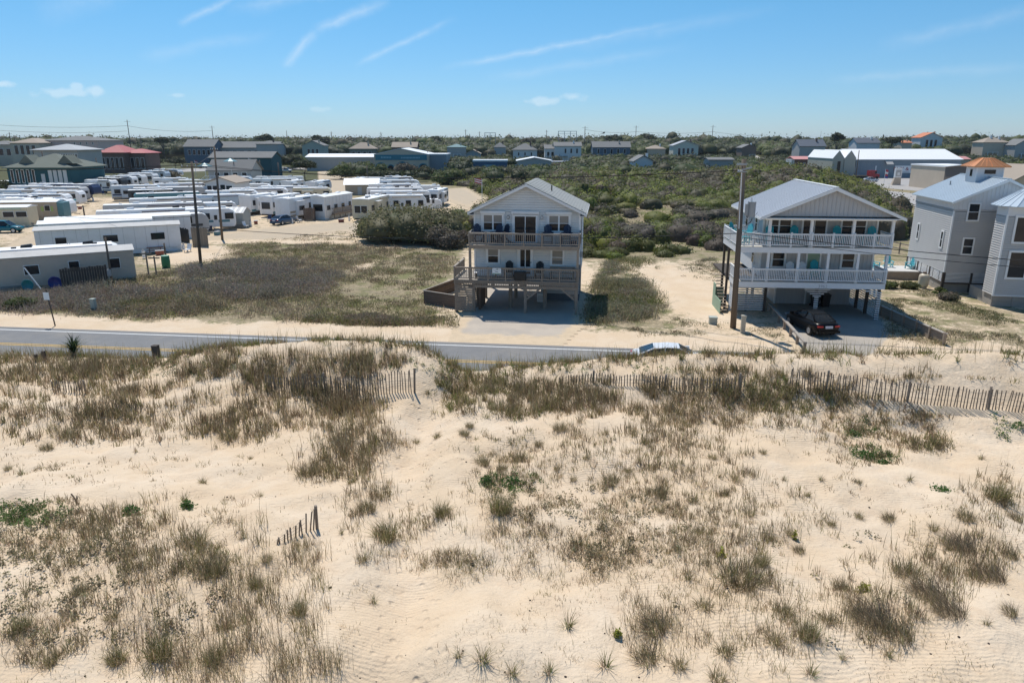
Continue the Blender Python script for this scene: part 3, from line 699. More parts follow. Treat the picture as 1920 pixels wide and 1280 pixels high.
table('deck_table', 'round dark deck table between navy chairs', on_h1(1.45, 1.0, F2), H1R, .85, .85, .8, mat('grey_table', (.25, .27, .29), .3), True, M_BLACK)
table('deck_table', 'small white table between two navy chairs', on_h1(6.8, 1.3, F2), H1R, .8, .5, .85, M_TRIM)
c = thing('cooler', 'small dark blue cooler at the right end of the upper deck', 'cooler', on_h1(8.15, .3, F2), H1R); MB().box(-.2, .2, -.15, .15, 0, .36).build('body', M_NAVY, c); MB().box(-.22, .22, -.17, .17, .36, .42).build('lid', M_NAVY, c)
bn = thing('deck_bench', 'long wooden bench on the lower deck right of the screen door', 'bench', on_h1(7.2, 1.3, F1), H1R)
for i in range(3): piece('seat_board', M_WOOD, bn, -1, 1, -.22+i*.15, -.09+i*.15, .42, .46)
for i in range(2): piece('back_board', M_WOOD, bn, -1, 1, .27, .31, .6+i*.18, .72+i*.18)
for x in (-.9, .9): MB().box(x-.05, x+.05, -.2, .3, 0, .42).build('leg', M_WOOD, bn); MB().box(x-.04, x+.04, .31, .36, .4, .9).build('back_post', M_WOOD, bn)
bn2 = thing('picnic_bench', 'white topped picnic bench on the lower deck at left', 'bench', on_h1(1.2, .75, F1), H1R)
for i in range(3): piece('seat_board', M_WHITEP, bn2, -.95, .95, -.22+i*.15, -.09+i*.15, .42, .46)
for x in (-.8, .8): MB().box(x-.05, x+.05, -.2, .2, 0, .42).build('leg', M_WOOD, bn2)
adirondack('deck_chair', M_BLACK, 'black chair on the lower deck beside the screen door', on_h1(2.95, 1.3, F1), H1R, tall=.1); adirondack('deck_chair', M_BLACK, 'black chair on the lower deck right of the grill', on_h1(5.4, 1.35, F1), H1R, tall=.1)
gr = thing('covered_grill', 'black covered box on the lower railing below the screen door', 'grill', on_h1(4.05, -.22, F1), H1R)
bevel(MB().box(-.48, .48, -.17, .17, .08, .78).build('cover', M_BLACK, gr), .05); MB().box(-.5, .5, .1, .18, .74, .8).build('bracket', M_GREY, gr)
sg = thing('hanging_sign', 'small white sign with green band on the lower railing', 'sign', on_h1(2.2, -.09, F1+.5), H1R)
MB().box(-.34, .34, -.015, .015, 0, .48).build('board', M_TRIM, sg); MB().box(-.33, .33, -.019, -.0165, .02, .07).build('band', mat('sign_green', (.08, .25, .12), .6), sg)
for (x0, x1, z0, z1) in ((-.28, -.25, .35, .4), (-.02, .14, .35, .42), (.22, .25, .33, .42), (-.2, -.03, .29, .32), (-.12, .12, .16, .2)): MB().box(x0, x1, -.0185, -.0165, z0, z1).build('mark', mat('sign_ink', (.06, .1, .09), .6), sg)

# ------------------------------------------------------------------ blue-grey house with white porches (right)
H2R = R(-5.5); H2O = (16.9, 53.35, 0); H2 = thing('porch_house', 'blue grey stilt house with white porch railings and metal roof', 'house', H2O, H2R)
def h2(x, y, z=0): return Matrix.Translation(H2O) @ Matrix.Rotation(H2R, 4, 'Z') @ Vector((x, y, z))
G1, G2, E2, R2 = 2.86, 5.5, 7.9, 9.85; RX = 6.6; HL, HR, HF, HB = 2.35, 10.9, 2.4, 10.0
M_SIDEBLUE = mat('pale_blue_siding', (.46, .56, .62), .6, .06, 1)
b = MB(); b.box(HL+.02, HR-.02, HF, HB, G1, E2-.05); b.build('wall', M_BATTEN, H2)
batten_wall('battens', M_BATTEN, H2, HL, HR, HF, G1, E2-.1, 'x'); batten_wall('battens', M_SIDEBLUE, H2, HF, HB, HL, G2, E2-.1, 'y'); batten_wall('battens', M_BATTEN, H2, HF, HB, HR, G1, E2-.1, 'y', d=-1)
MB().box(HL-.005, HL+.015, HF+.02, HB, G2, E2-.06).build('side_wall', M_SIDEBLUE, H2); MB().box(HL-.005, HL+.015, HF+.02, HB, G1, G2-.35).build('side_wall', M_TRIM, H2)  # lower side wall coloured white to stand for sun falling on it
for x, y in ((HL-.02, HF-.04), (HR-.1, HF-.04)): MB().box(x, x+.12, y, y+.1, G1, E2-.1).build('corner_board', M_TRIM, H2)
# gable over the porch
gb = MB(); gb.prism([(1.95, E2-.12), (11.2, E2-.12), (RX, R2-.1)], 'y', -.02, .06); gb.build('gable', M_BATTEN, H2)
kk = (R2-.1-E2+.12)/(RX-1.95)
batten_wall('battens', M_BATTEN, H2, 2.0, 11.15, -.02, E2-.12, 0, 'x', .3, lambda x: E2-.12+max(0, (min(x-1.95, 11.2-x-.05))*kk)-.05)
ro = MB(); slope(ro, 1.45, E2-.2, RX, R2+.05, -.42, 10.3, .07); slope(ro, RX, R2+.05, 11.72, E2-.2, -.42, 10.3, .07); roof = ro.build('roof', M_METALROOF, H2)
for sgn, xe in ((-1, 1.45), (1, 11.72)):
    sm = MB(); n = 24
    for i in range(n+1):
        y = -.4+i*10.68/n; sm.bar((xe, y, E2-.185), (RX, y, R2+.065), .035, .03)
    sm.build('seams', M_METALROOF, roof)
MB().box(RX-.13, RX+.13, -.43, 10.31, R2+.03, R2+.085).build('ridge_cap', M_TRIM, roof)
fb = MB()
for (x0, x1) in ((1.45, RX), (11.72, RX)): fb.prism([(x0, E2-.21), (x1, R2+.03), (x1, R2-.2), (x0, E2-.40)], 'y', -.45, -.415)
fb.box(1.42, 1.447, -.42, 10.3, E2-.38, E2-.22); fb.box(11.722, 11.75, -.42, 10.3, E2-.38, E2-.22); fb.build('fascia', M_TRIM, roof)
MB().box(1.5, 11.7, -.4, HF, E2-.30, E2-.24).build('porch_ceiling', M_TRIM, roof)
MB().box(1.9, 11.2, -.05, .14, E2-.42, E2-.31).build('porch_beam', M_TRIM, H2)
for sy in (0,): 
    ch = MB().box(2.0, 2.6, 8.2, 8.8, 8.0, 9.2)
# porches
def porch(x0, x1, y0, y1, z):
    b = MB(); b.box(x0, x1, y0-.02, y0+.03, z-.46, z-.05); b.box(x0-.02, x0+.02, y0+.03, y1, z-.46, z-.05); b.box(x1-.02, x1+.02, y0+.03, y1, z-.46, z-.05); b.box(x0+.05, x1-.05, y0+.05, y1, z-.3, z-.06)
    o = b.build('porch_floor', M_WHITEP, H2); boards(o, 'floor_board', mat('pale_porch_boards', (.55, .53, .48), .8, .12), x0-.03, x1+.03, y0-.04, y1, z-.04, w=.16); return o
porch(0, 11.15, 0, HF-.03, G2); porch(0, HL-.03, HF, 5.2, G2); porch(.15, 11.05, 0, HF-.03, G1)
RW = dict(sp=.125, bw=.045, capw=.1, pw=.12, post_h=.08)
railing(H2, (0, 0), (11.15, 0), G2, 1.0, M_WHITEP, posts=(.005, .105, .215, .35, .485, .62, .755, .88, .995), **RW)
railing(H2, (0, 5.2), (0, .06), G2, .995, M_WHITEP, posts=(.02, .5), **RW); railing(H2, (0, 5.2), (HL, 5.2), G2, .995, M_WHITEP, posts=(), **RW)
railing(H2, (11.15, .06), (11.15, HF), G2, .995, M_WHITEP, **RW)
railing(H2, (.15, 0), (11.05, 0), G1, 1.0, M_WHITEP, posts=(.005, .11, .995), **RW); railing(H2, (.15, HF), (.15, .06), G1, .995, M_WHITEP, **RW); railing(H2, (11.05, .06), (11.05, HF), G1, .995, M_WHITEP, **RW)
for x in (2.3, 5.3, 8.3, 11.05): MB().box(x-.1, x+.1, .02, .22, G2, E2-.42).build('porch_post', M_WHITEP, H2)
for x in (.25, 2.4, 4.6, 6.75, 8.9, 10.95): MB().box(x-.09, x+.09, .04, .22, G1, G2-.46).build('porch_post', M_WHITEP, H2)
for y in (3.2, 5.0):
    MB().box(.03, .2, y, y+.17, -.05, G2-.46).build('deck_post', M_DARKWOOD, H2)
# windows and doors
window(H2, 3.55, 6.2, 1.7, 1.2, HF, .13, 'hv', gl=M_GLASS); window(H2, 9.1, 6.2, 1.7, 1.2, HF, .13, 'hv', gl=M_GLASS); window(H2, 6.2, 5.56, 1.66, 1.95, HF, .13, 'v', name='sliding_door')
window(H2, 3.75, 3.65, .85, 1.1, HF, .16, 'h', gl=M_GLASS); window(H2, 9.0, 3.65, .85, 1.1, HF, .16, 'h', gl=M_GLASS)
d = MB().box(5.95, 6.85, HF-.05, HF+.01, 2.9, 4.9).build('front_door', M_PALEGREEN, H2); fr = MB(); fr.box(5.82, 5.95, HF-.08, HF, 2.9, 5.03); fr.box(6.85, 6.98, HF-.08, HF, 2.9, 5.03); fr.box(5.95, 6.85, HF-.08, HF, 4.9, 5.03); fr.build('door_frame', M_TRIM, d)
side_window(H2, 4.2, 6.2, .7, 1.2, HL-.02); side_window(H2, 7.6, 6.2, .7, 1.2, HL-.02); side_window(H2, 4.4, 3.6, .7, 1.1, HL-.02)
# understorey
MB().box(4.6, 10.6, 5.4, 9.8, 0, G1-.47).build('storage_room', M_BATTEN, H2); batten_wall('battens', M_BATTEN, H2, 4.6, 10.6, 5.4, 0, G1-.48)
for x in (4.55, 7.0): MB().box(x-.03, x+.09, 5.3, 5.42, 0, G1-.48).build('corner_board', M_TRIM, H2)
MB().box(.2, 11, .3, 10, G1-.5, G1-.31).build('floor_beams', M_DARKWOOD, H2)
def striped_post(x, y, z1):
    o = MB().box(x-.1, x+.1, y-.1, y+.1, -.05, z1).build('stilt', M_DARKWOOD, H2)
    k = int(z1/.17)
    for i in range(k): piece('slat', M_WHITEP, o, x-.16, x+.16, y-.14, y-.105, .06+i*.17, .15+i*.17)
    return o
o = striped_post(6.55, 1.2, 1.55)
MB().box(6.45, 6.65, 1.1, 1.3, 1.55, G1-.5).build('stilt', M_DARKWOOD, H2)
for i in range(5):
    z = 1.55+i*.17; w = .3+i*.22; piece('slat', M_WHITEP, o, 6.55-w, 6.55+w, 1.06, 1.095, z, z+.09)
o = striped_post(10.75, .2, G1-.5)
for i in range(3): piece('slat', M_WHITEP, o, 9.75+i*.28, 10.62, .06, .095, 2.2-i*.17, 2.29-i*.17)
for y in (2.2, 4.2, 6.4, 9.6): MB().box(10.65, 10.85, y, y+.2, -.05, G1-.5).build('stilt', M_DARKWOOD, H2)
sc = MB().box(10.86, 10.9, .3, 6.5, 2.22, 2.32).build('side_screen', M_WHITEP, H2)
for i in range(12): piece('slat', M_WHITEP, sc, 10.86, 10.89, .3, 6.5, .1+i*.176, .2+i*.176)
for y in (2.2, 6.4): MB().box(2.9, 3.1, y, y+.2, -.05, G1-.5).build('stilt', M_DARKWOOD, H2)
sl = MB().box(.25, .35, 2.3, 2.4, 0, 2.36).build('front_screen', M_WHITEP, H2)
for i in range(13): piece('slat', M_WHITEP, sl, .25, 2.95+(.55 if i > 9 else 0)+(.3 if i > 8 else 0), 2.26, 2.295, .1+i*.176, .205+i*.176)
for i in range(13): piece('slat', M_WHITEP, sl, .2, .235, .1, 2.25, .55+i*.15, .64+i*.15)
for x in (.3, 1.6, 2.9): MB().box(x-.07, x+.07, 2.31, 2.43, 0, 2.36).build('screen_post', M_DARKWOOD, sl)
pg = MB().box(-.65, -.6, 1.2, 4.6, -.05, 1.0).build('stair_panel', M_PALEGREEN, H2); MB().box(-.65, -.6, 3.6, 4.6, 1.0, 1.9).build('panel', M_PALEGREEN, pg); MB().box(-.6, .2, 4.5, 4.56, -.05, 1.5).build('panel', M_PALEGREEN, pg)
stp = MB()
for i in range(12): stp.box(-.58, .0, 1.5+i*.26, 1.76+i*.26, .2+i*.21, .24+i*.21)
stp.build('stairs', M_WOOD, H2)
no = text_mesh('house_number', '3962', .34, M_BATTEN, H2, (6.55, -.03, G1-.40), (R(90), 0, 0))
# furniture
def on_h2(x, y, z): return h2(x, y, z)
for (x, y, r, m, lab) in ((1.15, 2.6, -60, M_AQUA, 'turquoise chair on the open upper deck beside the blue side wall'), (.6, 3.6, 50, M_TEAL, 'teal chair at the far corner of the open upper deck'), (.7, 1.2, 110, M_TEAL, 'teal chair behind the utility pole on the open upper deck'),
                          (2.75, 1.5, 0, M_TEAL, 'teal chair at the left end of the covered upper porch'), (4.6, 1.5, 0, M_TEAL, 'teal chair right of the left upper porch window'),
                          (7.75, 1.5, 0, M_TEAL, 'teal chair right of the sliding door on the upper porch'), (10.2, 1.5, -15, M_TEAL, 'teal chair at the right end of the upper porch')):
    adirondack('porch_chair', m, lab, on_h2(x, y, G2), H2R+R(r), tall=.22, group='turquoise chairs on the upper porch')
adirondack('porch_chair', M_TEAL, 'teal chair in front of the pale green front door', on_h2(6.4, 1.6, G1), H2R, tall=.2)
adirondack('porch_chair', M_WHITEP, 'white chair on the lower porch under the left window', on_h2(4.5, 1.3, G1), H2R, tall=.1); adirondack('porch_chair', M_WHITEP, 'white chair on the lower porch left of the front door', on_h2(5.4, 1.3, G1), H2R, tall=.1)
table('porch_table', 'teal table between chairs on the upper porch at left', on_h2(3.7, 1.5, G2), H2R, 1.0, .7, .75, M_TEAL); table('porch_table', 'long teal table under the right upper porch window', on_h2(9.05, 1.5, G2), H2R, 1.4, .7, .75, M_TEAL)
table('porch_table', 'small dark table on the open upper deck', on_h2(1.7, 1.2, G2), H2R, .7, .7, .5, M_GREY, leg=M_BLACK)
def bin_(loc, rz, lab):
    t = thing('wheelie_bin', lab, 'bin', loc, rz, 'black bins under the porch house'); b = MB()
    b.loft([[(-.25, -.3, .05), (.25, -.3, .05), (.25, .3, .05), (-.25, .3, .05)], [(-.31, -.37, 1.0), (.31, -.37, 1.0), (.31, .37, 1.0), (-.31, .37, 1.0)]]); b.build('body', M_BLACK, t)
    MB().box(-.33, .33, -.4, .42, 1.0, 1.07).build('lid', M_BLACK, t)
    for s in (-1, 1): MB().tube((s*.26, .33, .1), (s*.32, .33, .1), .1, n=10).build('wheel', M_BLACK, t)
bin_(on_h2(7.6, 4.5, 0), H2R, 'black wheelie bin under the porch house, left of the pair'); bin_(on_h2(8.4, 4.5, 0), H2R, 'black wheelie bin under the porch house, right of the pair')
for (x, r, c, lab) in ((1.4, 0, M_WHITEP, 'white surfboard stored flat above the slatted screen'), (2.4, 10, mat('light_blue_gelcoat', (.2, .45, .68), .3), 'light blue surfboard stored flat above the slatted screen')):
    t = thing('surfboard', lab, 'surfboard', on_h2(x+.6, 2.9, 1.95+.14*(r > 0)), H2R+R(r)); bb = MB()
    bb.loft([[(xx, w*math.cos(a), .04*math.sin(a)*max(w, .05)*4+.03*abs(xx)**2) for a in [2*math.pi*i/8 for i in range(8)]] for xx, w in ((-1.1, .02), (-.9, .15), (-.4, .25), (.2, .26), (.8, .17), (1.1, .02))]); bb.build('deck', c, t, smooth=True)
    for xx in (-.6, .6): MB().box(xx-.03, xx+.03, -.3, .3, -.12, -.07).build('rack_bar', M_DARKWOOD, t)

# ------------------------------------------------------------------ grey house with copper cupola (far right)
H3R = R(-10.5); H3O = (38.45, 62.6, 0); H3 = thing('cupola_house', 'grey lap sided house with pale blue metal roof and copper cupola', 'house', H3O, H3R)
def h3(x, y, z=0): return Matrix.Translation(H3O) @ Matrix.Rotation(H3R, 4, 'Z') @ Vector((x, y, z))
W3, D3, B3, E3, A3 = 7.6, 9.4, 1.85, 8.15, 9.95
b = MB(); b.box(.08, W3, .08, D3, B3, E3); b.prism([(.08, E3), (W3, E3), (W3/2, A3-.1)], 'y', .08, D3); b.build('wall', M_VINYL2, H3)
lap_wall('siding', M_VINYL2, H3, 0, W3, .02, B3, 7.25); lap_wall('siding', M_VINYL2, H3, 0, D3, .02, B3, 7.25, axis='y')
MB().box(-.03, W3+.02, -.03, .02, 7.25, 7.38).build('belt_board', M_VINYL2, H3); MB().box(-.03, .02, .02, D3, 7.25, 7.38).build('belt_board', M_GREY, H3)
M_PALE = mat('pale_grey_batten', (.70, .705, .71), .6, .05, 1)
MB().box(-.01, W3, -.008, .03, 7.38, E3).build('upper_wall', M_PALE, H3); MB().box(-.008, .03, 0.03, D3, 7.38, E3).build('upper_wall', M_PALE, H3); MB().prism([(.0, E3), (W3, E3), (W3/2, A3-.1)], 'y', -.006, .03).build('gable', M_PALE, H3)
batten_wall('battens', M_PALE, H3, 0, W3, -.01, 7.38, 0, 'x', .3, lambda x: E3+min(x, W3-x)*(A3-.1-E3)/(W3/2)-.04); batten_wall('battens', M_PALE, H3, 0, D3, -.01, 7.38, E3, 'y', .3)
for (x, y) in ((-.04, -.04),): MB().box(x, x+.12, y, y+.12, B3, 7.25).build('corner_board', M_TRIM, H3)
ro = MB(); slope(ro, -.35, E3-.14, W3/2, A3+.06, -.35, D3+.3, .07); slope(ro, W3/2, A3+.06, W3+.35, E3-.14, -.35, D3+.3, .07); roof = ro.build('roof', M_METALBLUE, H3)
for xe in (-.35, W3+.35):
    sm = MB()
    for i in range(23): y = -.33+i*(D3+.6)/22; sm.bar((xe, y, E3-.125), (W3/2, y, A3+.075), .035, .03)
    sm.build('seams', M_METALBLUE, roof)
MB().box(W3/2-.13, W3/2+.13, -.36, D3+.31, A3+.04, A3+.09).build('ridge_cap', M_METALBLUE, roof)
fb = MB()
for x0 in (-.35, W3+.35): fb.prism([(x0, E3-.15), (W3/2, A3+.04), (W3/2, A3-.16), (x0, E3-.33)], 'y', -.385, -.352)
fb.build('fascia', M_TRIM, roof)
MB().tube((1.9, 6.8, 9.0), (1.9, 6.8, 9.45), .06, n=8).build('vent_pipe', M_GREY, roof)
for (x, z, w, h) in ((1.55, 6.5, .78, 1.35), (4.1, 6.55, .78, 1.3), (1.55, 3.55, .72, 1.3), (3.85, 3.55, .72, 1.3)): window(H3, x, z, w, h, 0, .13, 'h', gl=M_GLASS)
for y in (1.5, 7.4): side_window(H3, y, 3.9, .42, 1.35, 0, .14)
# cupola
cu = MB().box(W3/2-1.1, W3/2+1.1, 3.6, 5.8, 9.2, 10.85).build('cupola', M_PALE, H3)
for x, y in ((W3/2-1.12, 3.57), (W3/2+1.02, 3.57), (W3/2-1.12, 5.7)): MB().box(x, x+.1, y, y+.1, 9.25, 10.84).build('corner_board', M_TRIM, cu)
MB().box(W3/2-.45, W3/2+.45, 3.55, 3.62, 10.25, 10.6).build('window', M_GLASS, cu); MB().box(W3/2-1.14, W3/2-1.09, 4.45, 4.85, 10.0, 10.6).build('window', M_GLASS, cu)
cx, cy = W3/2, 4.7
cr = MB(); q = 1.5; tq = .42
P = [(cx-q, cy-q), (cx+q, cy-q), (cx+q, cy+q), (cx-q, cy+q)]; Q = [(cx-tq, cy-tq), (cx+tq, cy-tq), (cx+tq, cy+tq), (cx-tq, cy+tq)]
cr.loft([[(*p, 10.82) for p in P], [(*p, 10.9) for p in P], [(*p, 11.62) for p in Q]]); co = cr.build('copper_roof', M_COPPER, cu)
sm = MB()
for k in range(4):
    p0, p1 = Vector((*P[k], 10.9)), Vector((*P[(k+1) % 4], 10.9)); q0, q1 = Vector((*Q[k], 11.62)), Vector((*Q[(k+1) % 4], 11.62))
    for i in range(6): sm.bar(p0.lerp(p1, i/6), q0.lerp(q1, i/6), .035, .04)
sm.build('seams', M_COPPER, co)
# base: slatted panels, posts and block footing
MB().box(.15, W3, .15, D3, -.05, .8).build('footing', M_BLOCK, H3)
for i in range(9):
    for j in range(3): pass
for k in range(5): piece('block', M_BLOCK, H3, .02, .14, .3+k*1.85, 2.1+k*1.85, -.05+.0, .36); piece('block', M_BLOCK, H3, .03, .14, .2+k*1.85, 2.0+k*1.85, .38, .8)
for (y, ) in ((.0,), (3.1,), (6.2,), (9.2,)): MB().box(-.05, .15, y, y+.2, -.05, B3).build('stilt', M_DARKWOOD, H3)
for x in (2.2, 4.5): MB().box(x, x+.18, -.03, .15, -.05, B3).build('stilt', M_DARKWOOD, H3)
MB().box(-.02, .1, .2, D3, .82, .96).build('sill_beam', M_DARKWOOD, H3); MB().box(.15, 5, -.02, .1, .82, .96).build('sill_beam', M_DARKWOOD, H3)
pn = MB().box(.05, .08, .2, D3, 1.78, 1.85).build('slat_panel', M_WHITEP, H3)
for i in range(7): piece('slat', M_WHITEP, pn, .0, .03, .2, D3, .98+i*.118, 1.055+i*.118)
for i in range(6): MB().box(-.01, .06, .9+i*1.5, .98+i*1.5, .96, 1.8).build('panel_post', M_DARKWOOD, pn)
pn = MB().box(.2, 4.5, .05, .08, 1.78, 1.85).build('slat_panel', M_WHITEP, H3)
for i in range(7): piece('slat', M_WHITEP, pn, .2, 4.5, .0, .03, .98+i*.118, 1.055+i*.118)
# heat pump platform
pf = MB().box(4.3, 6.6, -1.5, -.05, 2.2, 2.32).build('equipment_platform', M_DARKWOOD, H3)
for x, y in ((4.4, -1.4), (6.4, -1.4)): MB().box(x, x+.14, y, y+.14, -.05, 2.2).build('post', M_DARKWOOD, pf)
MB().box(4.3, 6.6, -1.5, -1.45, 2.32, 2.5).build('rim', M_DARKWOOD, pf)
hp = thing('heat_pump', 'grey heat pump unit on the wooden platform of the grey house', 'heat pump', h3(5.2, -.8, 2.325), H3R)
bevel(MB().box(-.42, .42, -.4, .4, 0, .85).build('case', M_VINYL2, hp), .03); MB().box(-.36, .36, -.41, -.4, .12, .75).build('grille', M_BLACK, hp); MB().tube((0, 0, .85), (0, 0, .88), .3, n=16).build('fan_guard', M_BLACK, hp)
# projecting bay
bx = Matrix.Rotation(-H3R, 4, 'Z') @ (Vector((39.1, 56.7, 0))-Vector(H3O)); bx0, by0 = bx.x, bx.y
fp = [(bx0, by0), (bx0+5.5, by0), (bx0+5.5, by0+4.8), (bx0+2.2, by0+4.8), (bx0, by0+1.85)]
BAY = MB(); BAY.prism([(p[0]+(.08 if i in (0, 4) else 0), p[1]+(.08 if i in (0, 1) else 0)) for i, p in enumerate(fp)], 'z', 1.05, 8.2); bay = BAY.build('bay', M_VINYL2, H3)
lap_wall('siding', M_VINYL2, bay, bx0, bx0+5.5, by0+.02, 1.05, 7.4); lap_wall('siding', M_VINYL2, bay, by0, by0+1.85, bx0+.02, 1.05, 7.4, axis='y')
MB().box(bx0-.01, bx0+5.5, by0-.01, by0+.03, 7.4, 8.2).build('upper_wall', M_PALE, bay); MB().box(bx0-.01, bx0+.03, by0+.03, by0+1.85, 7.4, 8.2).build('upper_wall', M_PALE, bay)
MB().box(bx0-.04, bx0+.08, by0-.04, by0+.08, 1.05, 7.5).build('corner_board', M_TRIM, bay); MB().box(bx0-.06, bx0+5.5, by0-.06, by0+.02, .98, 1.06).build('skirt_board', M_TRIM, bay)
MB().box(bx0+.1, bx0+5.5, by0+.1, by0+4.5, -.05, 1.04).build('footing', M_BLOCK, bay)
for k in range(2):
    for i in range(3): piece('block', M_BLOCK, bay, bx0+.02+i*1.5, bx0+1.48+i*1.5, by0+.06, by0+.12, .03+k*.5, .5+k*.5)
for z, h in ((2.55, 2.0), (5.4, 1.9)): window(bay, bx0+1.35, z, 1.2, h, by0, .16, 'n', gl=M_GLASS)
window(bay, bx0+4.0, 5.4, 1.2, 1.9, by0, .16, 'n', gl=M_GLASS); window(bay, bx0+4.0, 2.55, 1.2, 2.0, by0, .16, 'n', gl=M_GLASS)
o_ = .4; ap = (bx0+2.75, by0+2.7, 9.75)
base = [(bx0-o_, by0+.4, 8.15), (bx0+.4, by0-o_, 8.15), (bx0+5.1, by0-o_, 8.15), (bx0+5.9, by0+.4, 8.15), (bx0+5.9, by0+5, 8.15), (bx0+1.6, by0+5, 8.15), (bx0-o_, by0+2.2, 8.15)]
br = MB()
for i in range(len(base)): br.face(base[i], base[(i+1) % len(base)], ap)
br.face(*[(p[0], p[1], 8.1) for p in base][::-1])
for i in range(len(base)): a, c = base[i], base[(i+1) % len(base)]; br.face(a, c, (c[0], c[1], 8.1), (a[0], a[1], 8.1))
br = br.build('bay_roof', M_METALBLUE, bay)
sm = MB()
for i in range(len(base)):
    a, c = Vector(base[i]), Vector(base[(i+1) % len(base)])
    sm.bar(a+Vector((0, 0, .015)), Vector(ap)+Vector((0, 0, .02)), .05, .05)
    nn = int((c-a).length/.45)
    for k in range(1, nn): sm.bar(a.lerp(c, k/nn)+Vector((0, 0, .015)), Vector(ap).lerp((a+c)/2, .12).lerp(a.lerp(c, k/nn), .25)+Vector((0, 0, .02)), .03, .03)
sm.build('seams', M_METALBLUE, br)
# propane tank, meter pedestal
pt = thing('propane_tank', 'upright rust stained cream propane tank beside the grey house', 'tank', h3(-1.1, 1.2, .25), 0)
M_TANK = mat('cream_tank_paint', (.60, .54, .42), .5, .1, 2, stain=(.36, .2, .1), stain_amt=.7, stain_scale=2)
b = MB(); b.loft([[(r*math.cos(2*math.pi*i/16), r*math.sin(2*math.pi*i/16), z) for i in range(16)] for r, z in ((.3, .0), (.42, .12), (.44, .3), (.44, .95), (.40, 1.1), (.26, 1.2), (.12, 1.24))]); b.build('body', M_TANK, pt, smooth=True)
MB().tube((0, 0, 1.22), (0, 0, 1.38), .16, n=12).build('valve_hood', M_BROWN, pt); MB().tube((0, 0, -.2), (0, 0, .03), .34, n=12).build('foot_ring', M_TANK, pt)
mt = thing('meter_pedestal', 'grey electric meter pedestal beside the equipment platform', 'meter', h3(5.4, -2.4, 0), H3R); MB().tube((0, 0, -.1), (0, 0, 1.3), .07, n=8).build('pole', M_GREY, mt); MB().box(-.18, .18, -.12, .1, 1.3, 2.0).build('box', M_GREY, mt); MB().tube((0, -.13, 1.75), (0, -.2, 1.75), .13, n=12).build('dial', M_GLASS, mt)
bk = thing('bucket', 'pale blue bucket under the grey house', 'bucket', h3(3.2, -.55, 0), 0); MB().loft([[(r*math.cos(2*math.pi*i/12), r*math.sin(2*math.pi*i/12), z) for i in range(12)] for r, z in ((.2, 0), (.26, .45))]).build('body', mat('pale_blue_plastic', (.35, .48, .6), .5), bk)
MB().tube((0, 0, .44), (0, 0, .46), .28, n=12).build('rim', M_WHITEP, bk)
# ------------------------------------------------------------------ flat ground surfaces beyond the houses
soft_sheet('dirt_road', [(0, 470), (60, 440), (140, 418), (205, 385), (250, 360), (300, 345), (345, 335), (360, 337), (310, 352), (262, 375), (235, 400), (215, 412), (120, 432), (0, 500)], .012, M_DIRT_S, .8, 2.0)
soft_sheet('dirt_road', [(330, 475), (395, 468), (520, 452), (590, 440), (640, 432), (690, 440), (720, 436), (690, 418), (640, 416), (560, 422), (480, 430), (400, 440), (330, 452)], .012, M_DIRT_S, .8, 2.0)
soft_sheet('dirt_road', [(655, 360), (690, 345), (640, 320), (598, 322), (600, 340), (625, 362)], .012, M_DIRT_S, .8, 2.0)
soft_sheet('dirt_road', [(830, 370), (880, 390), (905, 372), (872, 352), (822, 356)], .012, M_DIRT_S, .8, 2.0)
pxsheet('side_street', [(110, 318), (330, 317), (500, 312), (640, 316), (640, 320), (500, 317), (330, 323), (110, 326)], .016, M_LOT)
pxsheet('car_park', [(1585, 345), (1650, 352), (1760, 362), (1905, 362), (1990, 345), (1960, 333), (1600, 334)], .016, M_LOT)
pxsheet('side_street', [(1640, 366), (1720, 388), (1780, 392), (1990, 380), (1990, 370), (1800, 372), (1650, 356)], .014, M_LOT)
pxsheet('side_street', [(1395, 292), (1420, 292), (1445, 309), (1418, 309)], .014, M_LOT)
soft_sheet('driveway', [(874, 560), (862, 600), (846, 622), (840, 650), (1040, 656), (1090, 612), (1100, 560), (1060, 525), (900, 525)], .014, M_CONC_S, .3, 1.5, lambda x, y: .9*sstep(49.5, 46.8, y+.125*x))
soft_sheet('driveway', [(1446, 560), (1440, 585), (1505, 672), (1640, 680), (1685, 632), (1664, 596), (1652, 560), (1560, 540)], .014, M_CONC2_S, .3, 1.0)

# ------------------------------------------------------------------ caravans and mobile homes
def cmat(name, c, **k): return mat('paint_'+name, c, .45, .05, 1.5, stain=(c[0]*.7, c[1]*.68, c[2]*.62), stain_amt=.35, stain_scale=.9, **k)
P_WHITE = cmat('white', (.80, .80, .80)); P_CREAM = cmat('cream', (.62, .55, .40)); P_GREY = cmat('grey', (.46, .46, .46)); P_TAUPE = cmat('taupe', (.58, .47, .37)); P_NAVY = cmat('navy', (.03, .05, .12))
P_TEAL = cmat('teal', (.09, .23, .27)); P_TAN = cmat('tan', (.40, .33, .25)); P_MINT = cmat('mint', (.42, .55, .44)); P_BLUEW = cmat('bluewhite', (.50, .58, .65)); P_DARK = cmat('dark', (.05, .055, .06)); P_LIME = cmat('lime', (.33, .45, .15))
M_RVROOF = mat('white_roof_membrane', (.82, .82, .81), .55, .04, 1, stain=(.55, .54, .5), stain_amt=.35, stain_scale=.6)
M_OLDROOF = mat('grey_roof_coating', (.50, .49, .47), .8, .12, 1, stain=(.33, .31, .28), stain_amt=.5, stain_scale=.6)
M_TYRE = mat('tyre_rubber', (.018, .018, .018), .8); M_RIM = mat('wheel_rim', (.45, .46, .48), .35, .05, metal=.6)
RVN = [0]
